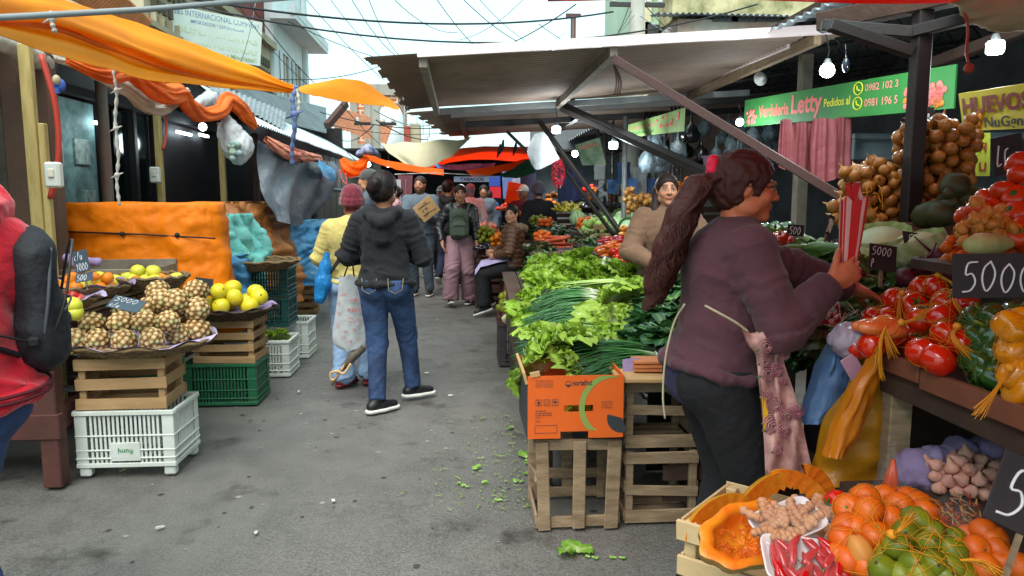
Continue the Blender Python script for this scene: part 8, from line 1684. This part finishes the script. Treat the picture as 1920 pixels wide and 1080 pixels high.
J=person('woman seen from behind in a black hoodie and faded blue jeans',-.52,5.02,R(-3),H=1.62,h=.0085,skin='#7d5238',wb=1.0,head=(R(-24),.03),wr=(.13,.22,1.04),wl=(-.14,.22,1.04),pr=(.65,-.7,-.35),pl=(-.65,-.7,-.35),
  al=(-.055,-.12,.085),ar=(.15,.22,.10),toe=(R(-62),R(-50)),hair=dict(k='bun',color='#121214',r=.016,amp=.008),top=dict(m='hoodie_black',b=.025,hem=.86,hood=.70,amp=.024,round_hem=1),pants=dict(m='jeans_blue',b=.014,amp=.009,name='jeans'),shoe=dict(m='black_shoe'))
m=MB();pl=J['pel']
for q in(-1,1):
 c=pl+Vector((q*.088,-.152,-.015));m.tube([c+Vector((q*-.05,.012,.035)),c+Vector((q*-.045,-.004,-.04)),c+Vector((0,-.008,-.065)),c+Vector((q*.045,.01,-.04)),c+Vector((q*.05,.03,.035))],.0022,4)
m.build('pocket_stitching',mat('stitch','#8a7a5a',.8),J['root'],world=False)
m=MB();m.ball(J['hw']((.083,.0,-.03)),.004,8,6);m.build('earring','white_glossy',J['root'],world=False)
J=person('person in a pale yellow sweater, burgundy knit cap and light jeans',-.83,5.68,R(2),H=1.52,h=.0095,skin='#8f6248',wb=1.2,head=(R(10),0),wr=(.12,.2,1.02),wl=(-.12,.2,1.03),pr=(.6,-.8,-.3),pl=(-.8,-.7,-.2),
  al=(-.10,-.05,.085),ar=(.10,.03,.085),toe=(R(-15),R(-35)),hair=dict(k='beanie',color='#6a1428'),top=dict(m='knit_yellow',b=.028,hem=.86,amp=.016,round_hem=1,hump=1),pants=dict(m='jeans_light',b=.022,amp=.017,flare=.02,cuff=1,name='jeans'),shoe=dict(m='red_shoe',s='red_shoe'))
S=SDF(J['pel']-Vector((.3,.3,.2)),J['pel']+Vector((.3,.3,.1)),.01);S.ell(J['pel']+Vector((0,0,-.0)),(.212,.172,.14),None,.02);S.cut(J['pel']+Vector((0,0,-.105)),(0,0,-1));S.cut(J['pel']+Vector((0,0,.02)),(0,0,1));from_sdf(S,'plaid_shirt_tail','plaid',J['root'])
w_=J['w'];T_=J['pel']
st=seg_strap([w_((.12,-.02,1.40)),w_((.08,-.15,1.36)),w_((.0,-.185,1.22)),w_((-.10,-.175,1.05)),w_((-.185,-.12,.93)),w_((-.2,.0,.86))],.018,'strap','cloth_black',None);tag(st,'dark crossbody strap over the pale yellow sweater','bag strap')
t=thing('shopping_bag','bright blue plastic bag hanging at the left of the person in yellow','plastic bag',P(604,575,5.55));a=np.array(P(610,540,5.55));S=SDF(a-.25,a+.25,.009)
S.chain(B((614,470,5.55),(610,500,5.55),(606,530,5.55),(600,558,5.55)),[.02,.035,.052,.045],.04,fl=(1,1.3,1));from_sdf(S,'sack','plastic_blue',t,disp=lambda V,N_:(ridge(V*np.array((24,24,5)),2,1)-.6)*.02,world=True)
t=thing('shopping_bag','white printed carrier bag with red drawings hanging behind the woman in black','carrier bag',P(655,655,5.25));m=MB();rows=[]
pr=((518,636,664),(545,634,680),(580,630,685),(620,624,690),(645,626,690),(657,645,682))
for(py,x0,x1)in pr:rows.append([P(x0+(x1-x0)*k/8,py+2*math.sin(k),5.3-.035*math.sin(math.pi*k/8)+.008*math.sin(k*2.3+py*.1))for k in range(9)])
fr_=[bez([rows[i][k]for i in range(len(rows))],4)for k in range(9)];m.grid(fr_,flip=True);m.grid([[p+Vector((0,.08,0))for p in r]for r in fr_])
for e in(0,8):m.grid([fr_[e],[p+Vector((0,.08,0))for p in fr_[e]]],flip=(e>0))
m.build('sack','plastic_whitebag',t)
for(txt,x,y,w2,h2)in(('ART',640,556,.045,.03),('WEPE',655,566,.055,.028),('INAS',652,585,.085,.042),('MODA',652,598,.045,.016),('ANIMALES',652,606,.06,.014)):
 m=MB();p=P(x,y,5.245);m.text(txt,h2,p,(1,0,0),(0,0,1),width=w2);m.build('lettering',mat('print_red','#b8433f',.6),t)
m=MB();rn=random.Random(6)
for(x,y)in((648,622),(664,618),(643,634),(657,640),(670,636),(634,612),(636,588),(672,600),(666,560),(636,570)):
 p=P(x,y,5.245);r0=.012;k=rn.randint(4,9);m.tube([p+Vector((math.cos(i*6.283/k)*r0*rn.uniform(.5,1.2),-.001,math.sin(i*6.283/k)*r0*rn.uniform(.5,1.2)))for i in range(k+1)],.0016,4)
m.build('printed_drawings','print_red',t)
m=MB();m.tube(bez(B((645,520,5.3),(652,500,5.3),(660,492,5.3),(664,518,5.3)),5),.006,6);m.build('handles','cloth_black',t)
t=thing('umbrella','folded grey umbrella with a pale hooked wooden handle hanging low by the carrier bag','umbrella',P(625,712,5.3));m=MB();m.tube([P(682,650,5.3),P(660,670,5.28),P(640,695,5.26)],[.03,.035,.012],10);m.build('canopy',mat('umb_grey','#5a5348',.7,n=(20,.6),b=(40,.6)),t)
m=MB();m.tube(bez(B((648,682,5.26),(630,708,5.25),(622,712,5.25),(620,700,5.25),(632,696,5.24),(645,700,5.24),(658,682,5.24)),6),.010,8);m.build('handle',mat('cane','#b99a70',.5),t);m=MB();m.tube([P(640,692,5.25),P(622,722,5.25)],.012,8);m.build('ferrule','old_wood',t)
J=person('smiling man in a dark flat cap behind the burgundy knit cap',-1.0,8.2,R(78),H=1.76,h=.012,fem=False,skin='#b07c5e',head=(0,.05),hair=dict(k='cap',color='#3a3a38'),top=dict(m='jacket_blue',b=.03,hem=.82,hood=.8),pants=dict(m='cloth_black',b=.01),shoe=dict(m='black_shoe'))
J=person('bearded man in a grey pullover holding a piece of cardboard',-.60,11.0,R(172),H=1.77,h=.013,fem=False,skin='#a8755a',wb=1.1,head=(R(-8),-.05),wr=(.0,.27,1.12),wl=(-.03,.27,1.09),pr=(1,-.5,-.6),pl=(-1,-.5,-.6),hair=dict(k='short',color='#2e2622',r=.006,amp=.002),beard='#33271f',
  top=dict(m='sweat_grey',b=.025,hem=.84,amp=.014,round_hem=1),pants=dict(m='trouser_grey',b=.018,amp=.014),shoe=dict(m='black_shoe',lace=1),al=(-.12,.04,.085),ar=(.1,-.03,.085))
t=thing('cardboard','brown cardboard sheet with handwriting held by the bearded man','cardboard',P(800,405,10.6),rot=(R(6),R(-38),0));c=P(800,392,10.6);t.location=c;m=MB();m.box((0,0,0),(.30,.012,.27),bev=.004);m.build('sheet','cardboard',t,world=False)
for i,s_ in enumerate(('CAFE','TE','JUGO')):m=MB();m.text(s_,.05,(-.09,-.008,.04-i*.06),(1,0,.15),(0,0,1),width=.15-.03*i);m.build('lettering','dark_ink',t,world=False)
m=MB();m.tube([(-.1,-.008,.075),(.1,-.008,.05)],.003,4);m.tube([(-.1,-.008,-.05),(.12,-.008,-.07)],.003,4);m.build('pen_lines','dark_ink',t,world=False)
person('man in a black jacket walking away behind the woman with the green backpack',-.20,12.0,R(-8),H=1.74,h=.013,fem=False,skin='#96694f',head=(R(-30),0),hair=dict(k='short',color='#15110f',r=.008,amp=.003),top=dict(m='cloth_black',b=.035,hem=.78,hood=.8),pants=dict(m='jeans_dark',b=.012),shoe=dict(m='black_shoe'),al=(-.12,-.28,.2),tz=(0,-.5),pkl=(0,1,0),ar=(.12,.12,.085),wl=(-.2,.12,1.0))
J=person('smiling woman in a black leather jacket and dusty pink trousers, backpack on her chest',-.01,10.0,R(176),H=1.62,h=.0105,skin='#bb8466',wb=1.02,head=(R(8),0),wr=(.24,.12,.86),wl=(-.23,.12,.82),pr=(1,-.6,0),pl=(-1,-.6,0),ar=(.13,.16,.10),al=(-.12,-.06,.085),toe=(R(12),R(-14)),tz=(.25,0),
  hair=dict(k='bun',color='#1c1412',r=.010,amp=.005),top=dict(m='leather_black',b=.024,hem=.90,amp=.018,name='jacket'),pants=dict(m='pants_pink',b=.030,amp=.026,flare=.035),shoe=dict(m='black_shoe',lace=1))
m=MB();c=J['neck'];m.grid([[c+Vector((x*(.055-z*.12),.105+.02*(1-x*x)+.12*(-z if z<0 else 0),z-.03))for x in(-1,0,1)]for z in(.02,-.05,-.12)],flip=True);m.build('maroon_shirt','maroon_shirt',J['root'],world=False)
t=thing('backpack','olive green backpack worn on the chest of the smiling woman','backpack',J['w'](J['pel']+Vector((0,.2,.05))),R(176));S=SDF((-.22,-.15,-.1),(.22,.22,.45),.009);S.box((0,.04,.16),(.125,.065,.19),None,.06,.02);S.box((0,.10,.09),(.095,.03,.09),None,.03,.02)
S.ell((0,.05,.31),(.10,.06,.06),None,.04);from_sdf(S,'bag','pack_green',t,disp=lambda V,N_:(ridge(V*12,2,3)-.6)*.012)
m=MB();m.tube(bez([(-.1,.12,.18),(-.06,.14,.26),(.06,.14,.26),(.1,.12,.18)],6),.004,5);m.tube(bez([(-.08,.145,.13),(0,.15,.145),(.08,.145,.13)],6),.004,5);m.build('zipper','cloth_black',t,world=False)
m=MB();m.tube(bez([(-.1,.0,.32),(-.13,-.08,.42),(-.12,-.2,.44)],6),.018,6,flat=.4);m.tube(bez([(.1,.0,.32),(.13,-.08,.42),(.12,-.2,.44)],6),.018,6,flat=.4);m.build('strap','pack_green',t,world=False)
J=person('young woman in a brown puffer jacket sitting on a wooden stool',.64,9.05,R(86),H=1.60,h=.0105,skin='#c48f74',pel=(0,0,.66),head=(R(66),0),wr=(.06,.26,.80),wl=(-.1,.22,.76),pr=(1,-.6,-.3),pl=(-1,-.8,-.3),
  ar=(.10,.33,.16),al=(-.10,.36,.13),pkr=(0,1,1),pkl=(0,1,1),hair=dict(k='bun',color='#15110f',r=.008,amp=.004),top=dict(m='puffer_brown',b=.038,hem=.83,puff=1,name='puffer_jacket',high=1),pants=dict(m='cloth_black',b=.02,flare=.03,seat=0),shoe=dict(m='black_shoe',lace=1),toe=(0,0),tz=(-.5,-.35))
S=SDF(J['neck']-Vector((.2,.25,.2)),J['neck']+Vector((.2,.2,.1)),.010);nk=J['neck'];S.chain([nk+Vector(q)for q in((.07,.06,-.01),(.1,-.02,.0),(.08,-.1,-.01),(0,-.14,-.03),(-.08,-.1,-.01),(-.1,-.02,.0),(-.07,.06,-.01))],[.02,.035,.045,.05,.045,.035,.02],.02);from_sdf(S,'fur_collar','fur',J['root'],disp=lambda V,N_:(fbm(V*60,2,1)-.5)*.02)
m=MB();rows=[]
for i in range(7):rows.append([J['pel']+Vector((-.19+j*.055,.05+i*.07,.085-.012*i+.01*math.sin(i+j)-(.05*max(0,1-j))-(.1*max(0,i-5))))for j in range(7)])
m.grid([bez(r,3)for r in rows],flip=True);m.build('lilac_apron','lilac_cloth',J['root'],world=False)
def stool(x,y,h_,label,rz=0):
 t=thing('stool',label,'stool',(x,y,0),rz);m=MB();m.box((0,0,h_-.02),(.32,.30,.04),bev=.008);m.build('seat','table_stool',t,world=False)
 for sx in(-1,1):
  for sy in(-1,1):m=MB();m.bar((sx*.17,sy*.16,0),(sx*.12,sy*.11,h_-.04),.05,.05,bev=.006);m.build('leg','table_stool',t,world=False)
 m=MB()
 for s_ in(-1,1):m.bar((-.15,s_*.14,.2),(.15,s_*.14,.2),.02,.04);m.bar((s_*.15,-.14,.28),(s_*.15,.14,.28),.02,.04)
 m.build('stretcher','table_stool',t,world=False)
mat('table_stool','#6b4433',.75,n=(7,.6),c2='#4c2e22',b=(50,.4,.005));stool(.66,9.05,.56,'brown wooden stool under the woman in the puffer jacket',R(8))
J=person('woman in a tan sweater with long dark hair standing behind the vegetables',1.49,5.25,R(168),H=1.62,h=.0085,skin='#b98468',wb=1.05,head=(R(6),0),wr=(.10,.26,1.0),wl=(-.16,.2,1.02),pr=(1.2,-.6,-.3),pl=(-1.2,-.6,-.3),hair=dict(k='long',color='#1b1514',r=.007,amp=.005,path=[(.07,-.04,.0),(.085,.01,-.12),(.075,.075,-.22),(.07,.10,-.32)],rs=[.03,.03,.03,.02]),
  top=dict(m='sweater_tan',b=.04,hem=.84,amp=.02,high=1),pants=dict(m='cloth_black',b=.01),shoe=dict(m='black_shoe'))
person('man in a grey vest, white sleeves and pale cap walking away in the background',.17,13.2,R(10),H=1.70,h=.016,fem=False,skin='#96694f',hair=dict(k='cap',color='#8d97a6'),top=dict(m='wall_white',b=.022,hem=.8),pants=dict(m='jeans_dark',b=.01),shoe=dict(m='black_shoe'))
for(x_,y_,h_,lb,k_,tp,pn,H_)in((-.75,13.5,20,'shopper in a dark top walking up the lane behind the bearded man',0,'hoodie_black','jeans_dark',1.66),(-.42,15.2,-15,'shopper in pale blue far down the lane',1,'jeans_light','cloth_black',1.6),(-1.3,15.0,160,'person in dark red standing by the shutters',2,'maroon_shirt','jeans_dark',1.62),(.45,14.6,175,'shopper in grey coming down the lane beside the far crates',0,'sweat_grey','jeans_dark',1.7),(.62,16.5,10,'small far figure in blue near the red cloth',1,'jeans_blue','cloth_black',1.62),(-.95,17.5,5,'small far figure in cream at the end of the lane',2,'cloth_beige','jeans_dark',1.64)):
 person(lb,x_,y_,R(h_),H=H_,h=.02,skin='#96694f',hair=dict(k=('bun','short','cap')[k_],color='#1c1512'),top=dict(m=tp,b=.03,hem=.8),pants=dict(m=pn),shoe=dict(m='black_shoe'))
person('person with a white cap half hidden by the woman on the stool',1.02,12.0,R(150),H=1.66,h=.016,skin='#a8755a',hair=dict(k='cap',color='#c9cfc6'),top=dict(m='maroon_shirt',b=.03,hem=.8),pants=dict(m='cloth_black'),shoe=dict(m='black_shoe'))
person('person in black with a grey knit hat behind the woman on the stool',1.16,11.0,R(10),H=1.66,h=.016,skin='#a8755a',hair=dict(k='beanie',color='#4e4a52'),top=dict(m='cloth_black',b=.04,hem=.8),pants=dict(m='cloth_black'),shoe=dict(m='black_shoe'))
person('person in a dark cap visible between the bearded man and the man in black',-.36,14.0,R(160),H=1.68,h=.016,fem=False,skin='#8a5f48',hair=dict(k='cap',color='#26262c'),top=dict(m='jacket_blue',b=.03,hem=.8),pants=dict(m='cloth_black'),shoe=dict(m='black_shoe'))
person('man with a white cap in front of the banner at the end of the passage',.0,16.0,R(175),H=1.74,h=.02,fem=False,skin='#96694f',hair=dict(k='cap',color='#d8d8d8'),top=dict(m='cloth_black',b=.03,hem=.8),pants=dict(m='jeans_dark'),shoe=dict(m='black_shoe'))
person('dark silhouetted stallholder working beyond the cabbages',2.2,10.5,R(120),H=1.62,h=.018,skin='#96694f',hair=dict(k='beanie',color='#b0a59a'),top=dict(m='jeans_dark',b=.03,hem=.8),pants=dict(m='cloth_black'),shoe=dict(m='black_shoe'))
person('shopper in a patterned maroon top by the shutters behind the woman in black',-1.15,13.0,R(90),H=1.66,h=.018,skin='#96694f',hair=dict(k='bun',color='#15110f'),top=dict(m=mat('pattern_top','#7a2f3c',.8,n=(30,.9),c2='#c9b8b8'),b=.03,hem=.8),pants=dict(m='cloth_black'),shoe=dict(m='black_shoe'))
Rx_,Ry_=-1.44,2.22
J=person('person in a red hoodie and blue jeans at the left edge carrying a black backpack',Rx_,Ry_,R(120),H=1.635,h=.008,skin='#a8755a',wb=.98,lean=(0,.06),head=(R(10),-.1),wr=(.16,.28,1.05),wl=(-.14,.26,1.02),pr=(1,-.8,-.3),pl=(-.8,-.9,-.4),al=(-.10,-.05,.085),ar=(.1,.1,.085),
  hair=dict(k='long',color='#7a4a34',r=.010,amp=.008,path=[(.0,-.07,.0),(.07,-.06,-.06),(.09,.0,-.13),(.09,.03,-.2)],rs=[.04,.035,.03,.02]),top=dict(m='hoodie_red',b=.036,hem=.84,hood=1.2,amp=.026,round_hem=1),pants=dict(m=mat('jeans_navy','#27395f',.85,n=(3,.6),c2='#33507c',b=(300,.3,.003)),b=.014,amp=.014,name='jeans'),shoe=dict(m='black_shoe'))
S=SDF(J['hc']-Vector((.25,.3,.25)),J['hc']+Vector((.25,.25,.2)),.008);nk=J['neck']
S.chain([nk+Vector(q)for q in((.085,.03,.0),(.11,-.04,.04),(.09,-.09,.05),(0,-.115,.05),(-.09,-.09,.05),(-.11,-.04,.04),(-.085,.03,.0))],[.035,.055,.065,.07,.065,.055,.035],.03);S.ell(nk+Vector((0,-.085,.10)),(.085,.06,.065),None,.04);S.ell(nk+Vector((0,-.02,.13)),(.085,.09,.1),None,.01,'-')
from_sdf(S,'hood','hoodie_red',J['root'],disp=lambda V,N_:(ridge(V*np.array((14,14,20)),2,3)-.6)*.025)
m=MB();pl=J['pel']
for z in(-.01,-.028):m.tube([pl+Vector((math.cos(a)*.232,math.sin(a)*.19,z))for a in[i*math.pi/16 for i in range(33)]],.006,6)
m.build('hem_stripes','hood_stripe',J['root'],world=False)
t=thing('backpack','black backpack on the back of the person in the red hoodie','backpack',J['w'](J['pel']+Vector((0,-.15,.07))),R(120));t.scale=(.86,.86,.86);S=SDF((-.25,-.3,-.12),(.25,.2,.5),.009)
S.box((0,-.02,.19),(.145,.06,.225),None,.06,.03);S.ell((0,-.03,.05),(.15,.078,.11),None,.05);S.box((0,-.062,.1),(.11,.04,.12),None,.04,.03);S.ell((0,-.0,.39),(.1,.06,.06),None,.05)
from_sdf(S,'bag','pack_black',t,disp=lambda V,N_:(ridge(V*np.array((9,9,5)),2,3)-.6)*.022)
m=MB();m.tube(bez([(-.08,.03,.42),(-.12,.16,.42),(-.2,.26,.32),(-.21,.22,.14),(-.14,.04,.02)],8),.022,8,flat=.35);m.tube(bez([(.08,.03,.42),(.12,.16,.42),(.2,.24,.3),(.2,.2,.12),(.14,.02,.02)],8),.022,8,flat=.35);m.build('strap','pack_black',t,world=False)
m=MB();m.tube(bez([(-.13,-.095,.16),(-.06,-.12,.19),(.06,-.12,.19),(.13,-.095,.16)],6),.004,6);m.tube(bez([(-.15,-.02,.02),(-.155,-.05,.2),(-.12,-.07,.38)],6),.006,6);m.box((.0,-.115,.12),(.08,.01,.03),bev=.003);m.build('seams',mat('seam','#3c4048',.6),t,world=False)
m=MB();m.tube(bez([(-.13,-.05,.06),(-.14,-.1,.2),(-.1,-.13,.36),(.0,-.14,.40),(.1,-.13,.36),(.14,-.1,.2)],6),.005,6);m.build('zipper','black_metal',t,world=False)
m=MB();m.tube(bez([(-.155,.0,.06),(-.2,.08,.1),(-.21,.16,.12)],5),.014,6,flat=.3);m.box((-.17,-.0,.07),(.05,.03,.03),bev=.006);m.build('side_strap','cloth_black',t,world=False)
